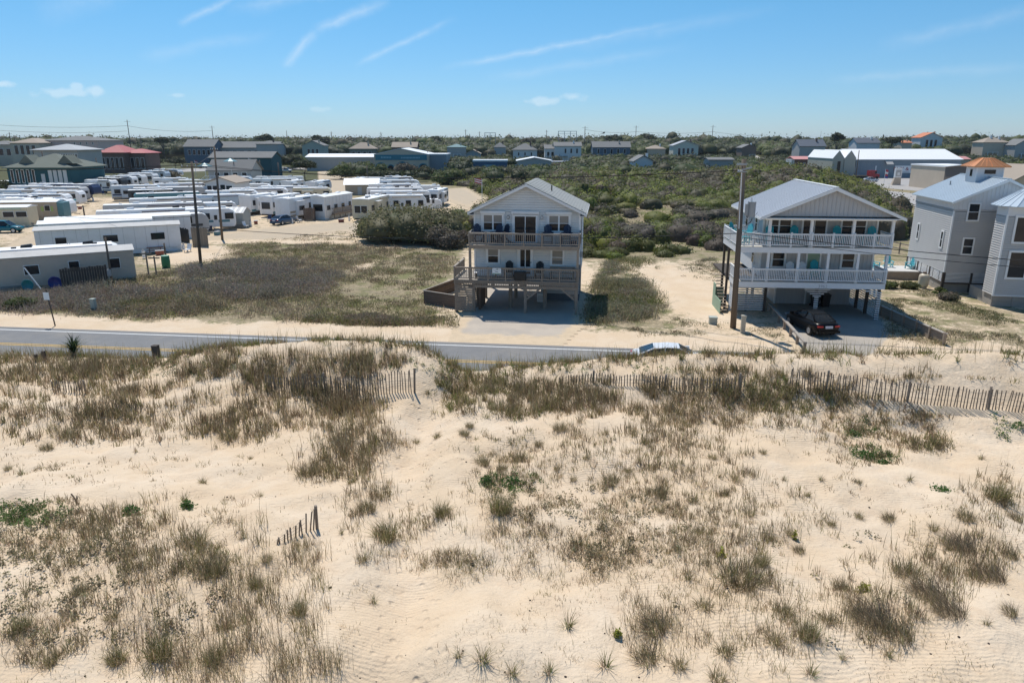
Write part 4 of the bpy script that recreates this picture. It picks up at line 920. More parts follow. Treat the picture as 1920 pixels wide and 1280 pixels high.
def rv(origin, ang, L, kind, label, W=2.5, H=3.2, body=P_WHITE, stripe=None, roof=None, ac=2, name='travel_trailer', cat='caravan', end=False, far_end=False, group='caravans in the park', door=.6, nwin=4, endwin=1):
    """origin: near corner on the plan; x runs along the length, y across (away from the near side)"""
    RVN[0] += 1; rs = random.Random(RVN[0]*31+5)
    t = thing(name, label, cat, (origin[0], origin[1], 0), R(ang), group)
    fz = .55
    if kind == 'home':
        prof = [(0, .5), (L, .5), (L, H), (0, H)]
    elif kind == 'fifth':
        prof = [(0, fz), (L-2.7, fz), (L-2.4, 1.45), (L-.2, 1.55), (L, 1.9), (L-.1, H-.7), (L-.7, H), (.05, H)]
    elif kind == 'motor':
        prof = [(.0, .45), (L, .45), (L, H-.08), (L-.1, H), (.55, H), (.2, H-.15), (.02, H-.9)]
    else:
        prof = [(.15, fz), (L-.25, fz), (L, fz+.35), (L-.02, H-.75), (L-.3, H-.25), (L-.8, H), (.15, H), (0, H-.18), (0, fz+.1)]
    b = MB(); b.prism(prof, 'y', 0, W); bo = bevel(b.build('body', body, t), .06)
    rm = roof or M_RVROOF
    if kind == 'home':
        r = MB(); r.prism([(-.12, H), (-.12, H+.06), (W/2, H+.34), (W+.12, H+.06), (W+.12, H)], 'x', -.12, L+.12); r.build('roof', rm, t)
        MB().box(.03, L-.03, .05, W-.05, 0, .5).build('skirting', body, t)
        if body is not P_TAUPE:
            for i in range(int(L/1.2)): piece('wall_joint', P_GREY, t, .5+i*1.2, .53+i*1.2, -.012, .0, .5, H)
    else:
        x1 = L-.75 if kind in ('trailer',) else (L-.65 if kind == 'fifth' else L-.1); x0 = .5 if kind == 'motor' else .12
        r = MB(); r.prism([(.02, H-.02), (.02, H+.03), (W/2, H+.1), (W-.02, H+.03), (W-.02, H-.02)], 'x', x0, x1); r.build('roof', rm, t)
        for x in ((L*.42, L*.5) if L > 7 else (L*.45,)):
            for y in (.14, W-.14):
                w = MB().tube((x, y-.12, .36), (x, y+.12, .36), .36, n=14).build('wheel', M_TYRE, t); MB().tube((x, y-.13, .36), (x, y+.13, .36), .18, n=10).build('rim', M_RIM, w)
        if kind == 'motor':
            for y in (.14, W-.14): w = MB().tube((1.3, y-.12, .42), (1.3, y+.12, .42), .42, n=14).build('wheel', M_TYRE, t); MB().tube((1.3, y-.13, .42), (1.3, y+.13, .42), .2, n=10).build('rim', M_RIM, w)
            g = MB().prism([(.10, 1.55), (.2, H-.32), (.14, H-.34), (.02, 1.52)], 'y', .15, W-.15).build('windscreen', M_GLASS, t); g.location.x = -.06
        elif kind == 'trailer': MB().bar((L, W/2, .55), (L+1.0, W/2, .5), .12, .1).build('tow_bar', M_BLACK, t)
        MB().box(.3, L*.38, .1, W-.1, .3, fz).build('chassis', M_BLACK, t)
    for i in range(ac):
        x = L*(.3+.42*i/max(1, ac-1))+rs.uniform(-.3, .3); a = MB()
        z0 = H+.08 if kind != 'home' else H+.2
        a.loft([[(x-.5, W/2-.33, z0), (x+.45, W/2-.33, z0), (x+.45, W/2+.33, z0), (x-.5, W/2+.33, z0)], [(x-.45, W/2-.3, z0+.2), (x+.4, W/2-.3, z0+.28), (x+.4, W/2+.3, z0+.28), (x-.45, W/2+.3, z0+.2)]])
        a.build('air_conditioner', rs.choice([M_RVROOF, M_RVROOF, P_GREY, M_BLACK]), t)
    if kind != 'home':
        for i in range(2): x = L*(.15+.6*i)+rs.uniform(0, .6); MB().box(x, x+.42, W*.3, W*.3+.42, H+.06, H+.17).build('roof_vent', rs.choice([M_RVROOF, M_BLACK]), t)
    if stripe:
        piece('stripe', stripe, t, .18, L-.85, -.012, -.004, 1.25 if kind != 'home' else 2.7, 1.6 if kind != 'home' else 2.95); 
    if kind in ('fifth', 'trailer') and L > 7 and nwin > 1:
        sx = L*rs.uniform(.12, .3); sw = rs.uniform(2.2, 3.2); so = MB().box(sx, sx+sw, -.55, -.013, .8, H-.55).build('slide_out', body, t); MB().box(sx-.04, sx+sw+.04, -.6, -.013, H-.55, H-.49).build('slide_roof', rm, so)
        piece('pane', M_GLASS, so, sx+.35, sx+sw-.35, -.565, -.551, 1.6, 2.35)
        MB().tube((sx+sw+.3, -.09, H-.25), (L*.9, -.09, H-.25), .09, n=8).build('rolled_awning', rs.choice([P_NAVY, P_TAN, P_DARK, P_GREY]), t)
    if kind in ('fifth', 'trailer') and L > 7: piece('lower_band', rs.choice([P_GREY, P_DARK, P_TAN, P_TEAL]), t, .2, L-2.8 if kind == 'fifth' else L-.4, -.011, -.003, .62, 1.0)
    for i in range(3):
        x = L*rs.uniform(.1, .85); MB().tube((x, W*.7, H), (x, W*.7, H+.3), .05, n=6).build('roof_pipe', P_GREY, t)
    xs = [L*(k+.5)/nwin for k in range(nwin)]
    for k, x in enumerate(xs):
        w, h = rs.choice([(1.1, .8), (1.5, .8), (.8, .9)]); z = 1.75 if kind != 'home' else 1.55
        if abs(x-L*door) < 1.0: continue
        f = MB().box(x-w/2-.05, x+w/2+.05, -.075, -.006, z-.05, z+h+.05).build('window', M_TRIM if kind == 'home' else M_BLACK, t); piece('pane', M_GLASS, f, x-w/2, x+w/2, -.085, -.077, z, z+h)
    if door:
        d = MB().box(L*door-.36, L*door+.36, -.035, -.006, .62, 2.5).build('door', body, t); piece('pane', M_GLASS, d, L*door-.22, L*door+.22, -.045, -.036, 1.6, 2.3)
        MB().box(L*door-.4, L*door+.4, -.7, -.08, .05, .35).build('step', P_GREY, t)
    if end:        # window wall on the x=0 end
        for k in range(endwin):
            y0 = .35+(W-.7)*k/endwin; y1 = .35+(W-.7)*(k+1)/endwin-.12
            f = MB().box(-.03, -.004, y0-.05, y1+.05, 1.4, 2.65).build('end_window', M_TRIM, t); piece('pane', M_GLASS, f, -.042, -.031, y0, y1, 1.45, 2.6)
    if far_end and kind != 'fifth':
        f = MB().box(L+.004, L+.03, W*.28, W*.72, 1.75, 2.45).build('end_window', M_TRIM, t); piece('pane', M_GLASS, f, L+.031, L+.042, W*.3, W*.7, 1.8, 2.4)
    return t
def rvB(bpx, z, L, ang, kind, label, **k):            # far (right) end of the near roof edge given
    p = G(*bpx, z); k.setdefault('H', z); return rv((p.x-L*math.cos(R(ang)), p.y-L*math.sin(R(ang))), ang, L, kind, label, **k)
def rvE(bpx, z, L, ang, kind, label, **k):            # end-on: near right corner given, length runs away
    p = G(*bpx, z); k.setdefault('H', z); k.setdefault('end', True); return rv((p.x, p.y), ang, L, kind, label, **k)
MHG = dict(name='mobile_home', cat='mobile home', group='mobile homes in the park')
BH = rvB((249, 469), 3.1, 16.5, 30.7, 'home', 'beige lap sided mobile home nearest the road at left', W=4.2, body=P_TAUPE, roof=M_OLDROOF, ac=0, door=0, nwin=5, **MHG)
lap_wall('siding', P_TAUPE, BH, 0, 16.5, -.012, .5, 3.08, exp=.2)
rvB((226, 457), 3.15, 11, 30, 'trailer', 'white caravan roof with vents behind the beige mobile home', ac=2, nwin=0, door=0)
rvB((336, 421), 3.2, 15.1, 27, 'home', 'white mobile home with plain walls behind the red picnic table', W=3.9, body=P_WHITE, roof=M_OLDROOF, ac=0, door=0, nwin=3, **MHG)
rvB((284, 412), 3.2, 12.5, 28, 'home', 'white mobile home with blue eave line behind the plain white one', W=3.4, body=P_BLUEW, ac=0, door=0, nwin=2, **MHG)
rvB((356, 403), 3.2, 17, 28, 'home', 'long white mobile home with black window near its right end', W=3.6, body=P_WHITE, ac=0, door=.85, nwin=5, **MHG)
rvB((384, 389), 3.3, 14.5, 28, 'trailer', 'white caravan with domed vents just left of the leaning pole', ac=2, door=0, nwin=3)
rvB((388, 379), 3.4, 15, 25, 'trailer', 'silver grey long caravan behind the domed vent caravan', body=P_GREY, stripe=P_WHITE, ac=2, door=0, nwin=2)
rvB((377, 369), 3.3, 11.5, 30, 'trailer', 'white caravan with two pale roof units in the middle row', ac=2, door=0, nwin=3)
rvB((374, 360), 3.4, 11.5, 29, 'motor', 'motorhome with teal windscreen facing the dirt road', body=P_TEAL, stripe=P_WHITE, ac=2, door=.6, nwin=4, name='motorhome', cat='motorhome', W=2.55)
rvB((384, 350), 3.4, 14, 24, 'trailer', 'plain grey walled long trailer beyond the motorhome', body=P_GREY, ac=0, door=0, nwin=0)
rvB((392, 343), 3.3, 12, 20, 'trailer', 'white trailer beyond the grey walled trailer', ac=1, door=0, nwin=3)
rvB((412, 337), 3.3, 10, 15, 'trailer', 'cream trailer at the back of the middle row', body=P_CREAM, ac=1, door=0, nwin=3)
# second block beside the shed
rvB((466, 364), 3.5, 11, 22, 'fifth', 'pale blue fifth wheel caravan left of the decked caravans', body=P_BLUEW, ac=1, nwin=4)
rvB((445, 379), 3.2, 8, 25, 'trailer', 'small white caravan behind the metal shed', ac=1, nwin=3, stripe=P_NAVY)
rvB((390, 400), 3.0, 6, 26, 'trailer', 'short grey trailer with dark band between the two leaning poles', body=P_GREY, stripe=P_DARK, ac=1, nwin=1, door=0)
rvE((468, 367), 3.5, 9, 72, 'fifth', 'white caravan end wall directly behind the shed roof', ac=1, nwin=3, door=.7, end=False)
rvE((508, 369), 3.6, 10, 74, 'fifth', 'white caravan with black windows on the left of the decked row', ac=1, nwin=4, door=.3, endwin=1)
rvE((541, 373), 3.7, 11, 74, 'fifth', 'cream and white caravan with curved stripe and wooden side deck', W=2.8, body=P_WHITE, stripe=P_TAN, ac=2, nwin=4, door=.2, end=False)
rvE((607, 370), 3.8, 10, 74, 'home', 'park caravan with huge dark end windows and wooden stair', W=2.6, body=P_WHITE, ac=2, nwin=4, door=0, end=True, endwin=1, name='park_home', cat='caravan')
rvE((691, 374), 3.7, 11, 80, 'fifth', 'pale caravan at the right end of the decked row', W=3.0, body=P_CREAM, ac=2, nwin=3, door=.3, endwin=2)
rvB((800, 366), 3.6, 11, 9, 'fifth', 'long white caravan behind the big round bush', ac=2, nwin=5)
rvB((808, 358), 3.4, 12, 8, 'trailer', 'second long white caravan behind the big bush', ac=2, nwin=5, stripe=P_NAVY)
rvB((795, 352), 3.4, 12, 8, 'trailer', 'third long white caravan behind the big bush', ac=3, nwin=5)
rvB((790, 345), 3.4, 12, 8, 'trailer', 'fourth long white caravan behind the big bush', ac=2, nwin=4, stripe=P_TAN)
rvB((786, 338), 3.4, 12, 6, 'trailer', 'farthest long white caravan of the row behind the big bush', ac=2, nwin=4)
rvB((724, 333), 3.4, 7, 6, 'trailer', 'short white caravan at the far left of the bush row', ac=1, nwin=3)
rvB((755, 331), 3.5, 5, 6, 'trailer', 'small white caravan with raised roof below the teal store', ac=2, nwin=2)
rvE((822, 357), 3.4, 9, 82, 'trailer', 'caravan seen end on with large grey end window by the sand track', ac=1, nwin=3, endwin=1, body=P_WHITE)
rvE((672, 335), 3.5, 9, 80, 'fifth', 'caravan seen end on below the round evergreen trees', ac=2, nwin=2, endwin=1, body=P_TAN)
rvB((829, 374), 2.3, 4.2, 6, 'trailer', 'small rounded white camper at the right end of the bush row', H=2.3, W=2.1, ac=0, nwin=2)
rvE((543, 340), 3.5, 8, 78, 'fifth', 'tall white caravan end wall left of the lone pine', ac=1, nwin=2, end=False); rvE((590, 341), 3.5, 9, 78, 'fifth', 'tall white caravan end wall under the lone pine', ac=1, nwin=2, end=False)
rvB((566, 331), 3.3, 13, 6, 'motor', 'dark banded motorhome below the white pickup', body=P_WHITE, stripe=P_NAVY, ac=2, nwin=6, name='motorhome', cat='motorhome'); rvB((560, 335), 3.3, 12, 6, 'trailer', 'white caravan in front of the dark banded motorhome', ac=2, nwin=4)
rvB((506, 345), 3.2, 9, 8, 'trailer', 'white flat roofed trailer right of the park office', ac=0, nwin=0, door=0); rvB((538, 353), 3.1, 12, 10, 'trailer', 'white caravan in front of the tall end walls', ac=3, nwin=4)
# left-hand rows
rvB((50, 389), 3.0, 11, 10, 'home', 'pale yellow mobile home with white awning behind the teal jeep', W=3.4, body=P_CREAM, stripe=P_MINT, ac=0, nwin=6, door=0, **MHG)
LB = rvB((105, 379), 3.0, 9, 10, 'home', 'tan mobile home with lime shutters and dark green end box', W=3.2, body=P_TAN, ac=0, nwin=3, door=0, **MHG)
for x in (3.9, 5.5, 6.7, 8.2): piece('shutter', P_LIME, LB, x-.2, x+.2, -.03, -.006, 1.5, 2.3)
MB().box(9.0, 9.9, .1, 3.0, .1, 2.9).build('end_box', P_TEAL, LB)
rvB((104, 372), 3.1, 14, 6, 'trailer', 'long white caravan behind the tan mobile home', ac=2, nwin=3, door=0)
rvB((122, 364), 3.2, 9, 3, 'trailer', 'navy banded caravan with white right end', body=P_WHITE, stripe=P_NAVY, ac=2, nwin=3, far_end=True)
rvB((148, 358), 3.2, 9, 1, 'trailer', 'white caravan with turquoise awning end', body=P_WHITE, stripe=M_AQUA, ac=1, nwin=3, far_end=True)
rvB((152, 351), 3.3, 9, -8, 'trailer', 'grey sided caravan in front of the dark nosed fifth wheel', body=P_GREY, ac=1, nwin=3, far_end=True)
rvB((174, 346), 3.7, 10, -10, 'fifth', 'fifth wheel caravan with dark blue nose at left', body=P_NAVY, stripe=P_WHITE, ac=3, nwin=3)
rvB((208, 338), 3.3, 8, -12, 'trailer', 'white caravan with blue window band right of the dark nosed one', body=P_WHITE, stripe=P_NAVY, ac=1, nwin=4, far_end=True)
rvB((247, 331), 3.5, 9, -10, 'trailer', 'white caravan with large dark nose window', body=P_WHITE, stripe=P_TAN, ac=2, nwin=4, far_end=True)
rvB((287, 325), 3.5, 9, -12, 'fifth', 'white and green fifth wheel beside the brown bush', body=P_WHITE, stripe=P_TEAL, ac=1, nwin=3)
rvB((310, 321), 3.5, 9, -12, 'fifth', 'silver caravan behind the brown bush', body=P_BLUEW, ac=2, nwin=3); rvB((334, 318), 3.6, 10, -14, 'fifth', 'white caravan with black nose at the top of the dirt road', body=P_WHITE, stripe=P_DARK, ac=2, nwin=3)
rvB((48, 339.5), 2.6, 7, 2, 'trailer', 'pale green flat caravan in front of the dark green building', H=2.6, body=P_MINT, ac=0, nwin=3)
rvB((60, 366), 3.1, 9, 4, 'trailer', 'white caravan with pale roof at the left edge, third row', ac=2, nwin=3, door=0); rvB((38, 371), 3.1, 8, 4, 'trailer', 'white caravan with small roof dome at the left edge', ac=1, nwin=3, door=0)

# more caravans packed between the rows
for i, (q, z, L, a, k, b_, st, lab) in enumerate((((330, 355), 3.3, 9, 24, 'fifth', P_DARK, P_WHITE, 'dark sided caravan between the motorhome and the grey trailer'), ((300, 347), 3.4, 10, 18, 'fifth', P_BLUEW, P_NAVY, 'blue white caravan in the far middle row'), ((352, 334), 3.4, 9, 8, 'fifth', P_WHITE, P_DARK, 'white caravan at the back near the park office'), ((430, 349), 3.3, 8, 14, 'trailer', P_WHITE, P_NAVY, 'navy striped caravan below the park cafe'),
    ((440, 391), 3.2, 7, 20, 'trailer', P_WHITE, P_TEAL, 'white caravan peeping over the metal shed'), ((482, 357), 3.4, 10, 12, 'fifth', P_WHITE, P_NAVY, 'white caravan behind the decked row at left'), ((575, 349), 3.3, 10, 8, 'trailer', P_WHITE, P_DARK, 'white caravan behind the decked row in the middle'), ((470, 332), 3.3, 9, 4, 'trailer', P_BLUEW, P_NAVY, 'blue white caravan right of the park office'),
    ((620, 352), 3.3, 8, 8, 'trailer', P_CREAM, P_TAN, 'cream caravan beside the bath house'), ((128, 374), 3.1, 8, 4, 'trailer', P_WHITE, P_DARK, 'white caravan right of the long one at left'), ((90, 349), 3.3, 9, 0, 'fifth', P_WHITE, P_NAVY, 'white caravan in the second back row at left'), ((70, 356), 3.2, 9, 2, 'trailer', P_BLUEW, P_NAVY, 'blue white caravan in the back row at left'),
    ((120, 345), 3.4, 9, -6, 'fifth', P_WHITE, P_DARK, 'white caravan behind the grey sided one at left'), ((228, 334), 3.4, 8, -11, 'fifth', P_DARK, P_WHITE, 'dark caravan between the two white ones at the dirt road'), ((265, 328), 3.4, 8, -11, 'trailer', P_WHITE, P_NAVY, 'white caravan left of the green striped fifth wheel'), ((775, 332), 3.4, 9, 6, 'trailer', P_WHITE, P_DARK, 'white caravan at the far end of the bush row'), ((830, 348), 3.4, 7, 8, 'fifth', P_WHITE, P_NAVY, 'white caravan beside the green spreading tree'))):
    rvB(q, z, L, a, k, lab, body=b_, stripe=st, ac=2, nwin=4)

# wooden decks beside the decked caravans
def park_deck(origin, ang, L, Wd, h, label, stairs=True):
    t = thing('wooden_deck', label, 'deck', (origin[0], origin[1], 0), R(ang), 'decks beside the caravans')
    n = max(3, int(Wd/.28))
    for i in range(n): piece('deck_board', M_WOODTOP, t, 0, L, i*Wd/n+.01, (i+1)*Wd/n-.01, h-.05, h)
    MB().box(0, L, 0, .06, h-.3, h-.055).build('rim', M_WOOD, t); MB().box(0, .06, .06, Wd, h-.3, h-.055).build('rim', M_WOOD, t)
    for i in range(int(L/2)+1): MB().box(min(i*2, L-.12), min(i*2, L-.12)+.12, .05, .17, 0, h-.06).build('post', M_WOOD, t)
    railing(t, (0, .04), (L, .04), h, .9, M_WOOD, sp=.2, posts=(.01, .33, .66, .99)); railing(t, (.04, Wd), (.04, .1), h, .9, M_WOOD, sp=.2)
    if stairs:
        s = MB()
        for i in range(4): s.box(-.3*(i+1), -.3*i, .2, 1.3, h-.22*(i+1)-.05, h-.22*(i+1))
        so = s.build('stair', M_WOOD, t)
        for y in (.2, 1.3): MB().bar((0, y, h+.8), (-1.2, y, .85), .06, .07).build('handrail', M_WHITEP, so)
for (q, a, L, lab) in (((556, 408), 74, 9, 'wooden deck beside the cream and white caravan'), ((628, 410), 74, 9, 'wooden deck with white stair rails beside the dark windowed caravan'), ((702, 408), 80, 5, 'small grey wooden deck at the right end caravan'), ((520, 404), 74, 7, 'dark wooden deck behind the metal shed')):
    p = G(*q); park_deck((p.x, p.y), a, L, 2.6, .9, lab)
def board_screen(pa, pb, h, label, matl=M_WOOD, w=.18, name='board_fence'):
    a, c = G(*pa), G(*pb); L = (c-a).length; t = thing(name, label, 'fence', (a.x, a.y, float(ground_h(a.x, a.y))), math.atan2(c.y-a.y, c.x-a.x)); n = int(L/w)
    for i in range(n): hh = h+random.uniform(-.08, .08); piece('board', matl, t, i*L/n+.01, (i+1)*L/n-.012, -.015, .015, -.05, hh)
    for z in (.3, h-.35): MB().box(0, L, .016, .07, z, z+.09).build('rail', matl, t)
    return t
board_screen((362, 465), (392, 466), 2.5, 'tall plank fence panel beside the leaning pole', mat('pale_planks', (.27, .23, .18), .85, .2, 4)); board_screen((330, 452), (356, 456), 1.9, 'black slatted gate beside the white mobile home', M_BLACK, .26)
board_screen((118, 549), (206, 541), 1.9, 'ragged dark plank fence in front of the beige mobile home', M_DARKWOOD, .2); board_screen((570, 414), (590, 414), 2.1, 'brown slatted bin screen left of the white stair', M_BROWN, .2)
board_screen((590, 414), (598, 405), 2.1, 'brown slatted side of the bin screen', M_BROWN, .2)

# metal garden shed
p = G(418, 427); sh = thing('metal_shed', 'small pale metal shed with striped gable roof', 'shed', (p.x, p.y, 0), R(-3)); M_SHED = cmat('shed', (.42, .43, .40))
b = MB(); b.box(0, 3.4, 0, 2.8, .15, 2.35); b.prism([(0, 2.35), (2.8, 2.35), (1.4, 3.0)], 'x', 0, 3.4); b.build('wall', M_SHED, sh); r = MB(); r.prism([(-.15, 2.3), (1.4, 3.08), (1.4, 3.03), (-.15, 2.25)], 'x', -.12, 3.52); r.prism([(2.95, 2.3), (1.4, 3.08), (1.4, 3.03), (2.95, 2.25)], 'x', -.12, 3.52); ro = r.build('roof', P_GREY, sh)
for i in range(4): MB().prism([(-.16, 2.325), (1.4, 3.1), (1.4, 3.085), (-.16, 2.305)], 'x', .05+i*.9, .45+i*.9).build('pale_strip', M_RVROOF, ro)
MB().box(1.2, 2.2, -.02, 0, .2, 2.0).build('door', P_GREY, sh); MB().box(-.1, 3.5, -.1, 2.9, 0, .15).build('base', M_WOOD, sh)
p = G(400, 410); gs = thing('storage_box', 'dark green roofed round storage hut behind the pole', 'shed', (p.x, p.y, 0), 0); MB().tube((0, 1, 0), (0, 1, 1.9), 1.1, n=14).build('wall', P_CREAM, gs); MB().tube((0, 1, 1.9), (0, 1, 2.15), 1.2, .9, n=14).build('roof', P_TEAL, gs)
# pavilion with grey roof
p = G(648, 366, 0); pv = thing('pavilion', 'tan walled bath house with pale grey roof among caravans', 'building', (p.x, p.y, 0), R(8)); MB().box(0, 8, 0, 6, 0, 2.6).build('wall', P_TAN, pv); r = MB(); r.prism([(-.4, 2.5), (3, 3.9), (6.4, 2.5)], 'x', -.4, 8.4); r.build('roof', M_RVROOF, pv); MB().box(3, 4, -.03, 0, 0, 2).build('door', P_GREY, pv)
def picnic(q, rz, matl, lab):
    p = G(*q); t = thing('picnic_table', lab, 'picnic table', (p.x, p.y, float(ground_h(p.x, p.y))), R(rz), 'picnic tables in the park')
    for i in range(4): piece('top_board', matl, t, -.9, .9, -.38+i*.19, -.2+i*.19, .72, .76)
    for y in (-.75, .6): piece('bench_board', matl, t, -.9, .9, y, y+.16, .42, .46)
    for x in (-.6, .6): MB().bar((x, -.7, .0), (x, -.15, .72), .06, .09).build('leg', matl, t); MB().bar((x, .7, .0), (x, .15, .72), .06, .09).build('leg', matl, t)
M_RED = mat('red_stained_wood', (.27, .085, .055), .7, .15, 4)
picnic((292, 473), 20, M_RED, 'red picnic table in front of the white mobile home'); picnic((205, 348), 0, M_WOOD, 'grey picnic table beside the blue banded caravan'); picnic((180, 357), 10, P_TEAL, 'dark green picnic table beside the dark nosed fifth wheel'); picnic((200, 418), 25, M_BROWN, 'brown picnic table at the end of the long white mobile homes')
p = G(312, 500); bb = thing('barrel', 'green plastic barrel beside the white mobile home', 'barrel', (p.x, p.y, float(ground_h(p.x, p.y))), 0); M_GREEN = mat('green_plastic', (.03, .19, .09), .5)
MB().loft([[(r_*math.cos(2*math.pi*i/14), r_*math.sin(2*math.pi*i/14), z) for i in range(14)] for r_, z in ((.36, -.05), (.42, .1), (.44, .6), (.42, 1.1), (.4, 1.2))]).build('body', M_GREEN, bb, smooth=True); MB().tube((0, 0, 1.2), (0, 0, 1.26), .43, n=14).build('lid', cmat('palegreen', (.3, .5, .36)), bb)
for (q, h, r, lab) in (((280, 523), 2.5, 8, 'wooden clothes line post, left of the two T posts'), ((294, 520), 2.0, 8, 'wooden clothes line post, right of the two T posts')):
    p = G(*q); t = thing('clothes_post', lab, 'post', (p.x, p.y, float(ground_h(p.x, p.y))), R(r)); MB().box(-.06, .06, -.06, .06, -.1, h).build('post', M_WOOD, t); MB().box(-.55, .55, -.075, -.065+.0, h-.25, h-.12).build('crossbar', M_WOOD, t)
def disc(q, r, z, matl, lab, name):
    p = G(*q); t = thing(name, lab, 'pool', (p.x, p.y, float(ground_h(p.x, p.y))), R(10)); a = MB(); n = 20
    a.loft([[(rr*math.cos(2*math.pi*i/n), y, r+rr*math.sin(2*math.pi*i/n)) for i in range(n)] for rr, y in ((r*.8, .3), (r, .05), (r*.93, .04), (r*.75, .25))]); a.build('shell', matl, t, smooth=True); MB().tube((0, .31, r), (0, .34, r), r*.78, n=n).build('base', matl, t)
disc((106, 548), .6, 0, mat('blue_pool_plastic', (.012, .035, .22), .4), 'blue plastic paddling pool leaning on the beige mobile home', 'paddling_pool'); disc((54, 552), .5, 0, mat('teal_pool_plastic', (.02, .22, .26), .4), 'small teal tub leaning on the beige mobile home', 'plastic_tub')
p = G(-30, 560); ra = thing('boardwalk', 'grey wooden walkway in front of the beige mobile home', 'boardwalk', (p.x, p.y, .35), math.atan2(G(148, 532).y-p.y, G(148, 532).x-p.x))
for i in range(28): piece('board', M_WOODTOP, ra, i*.3, i*.3+.28, 0, 1.1, .25, .3)
for y in (0, 1.05): MB().box(0, 8.4, y, y+.05, -.5, .24).build('joist', M_WOOD, ra)

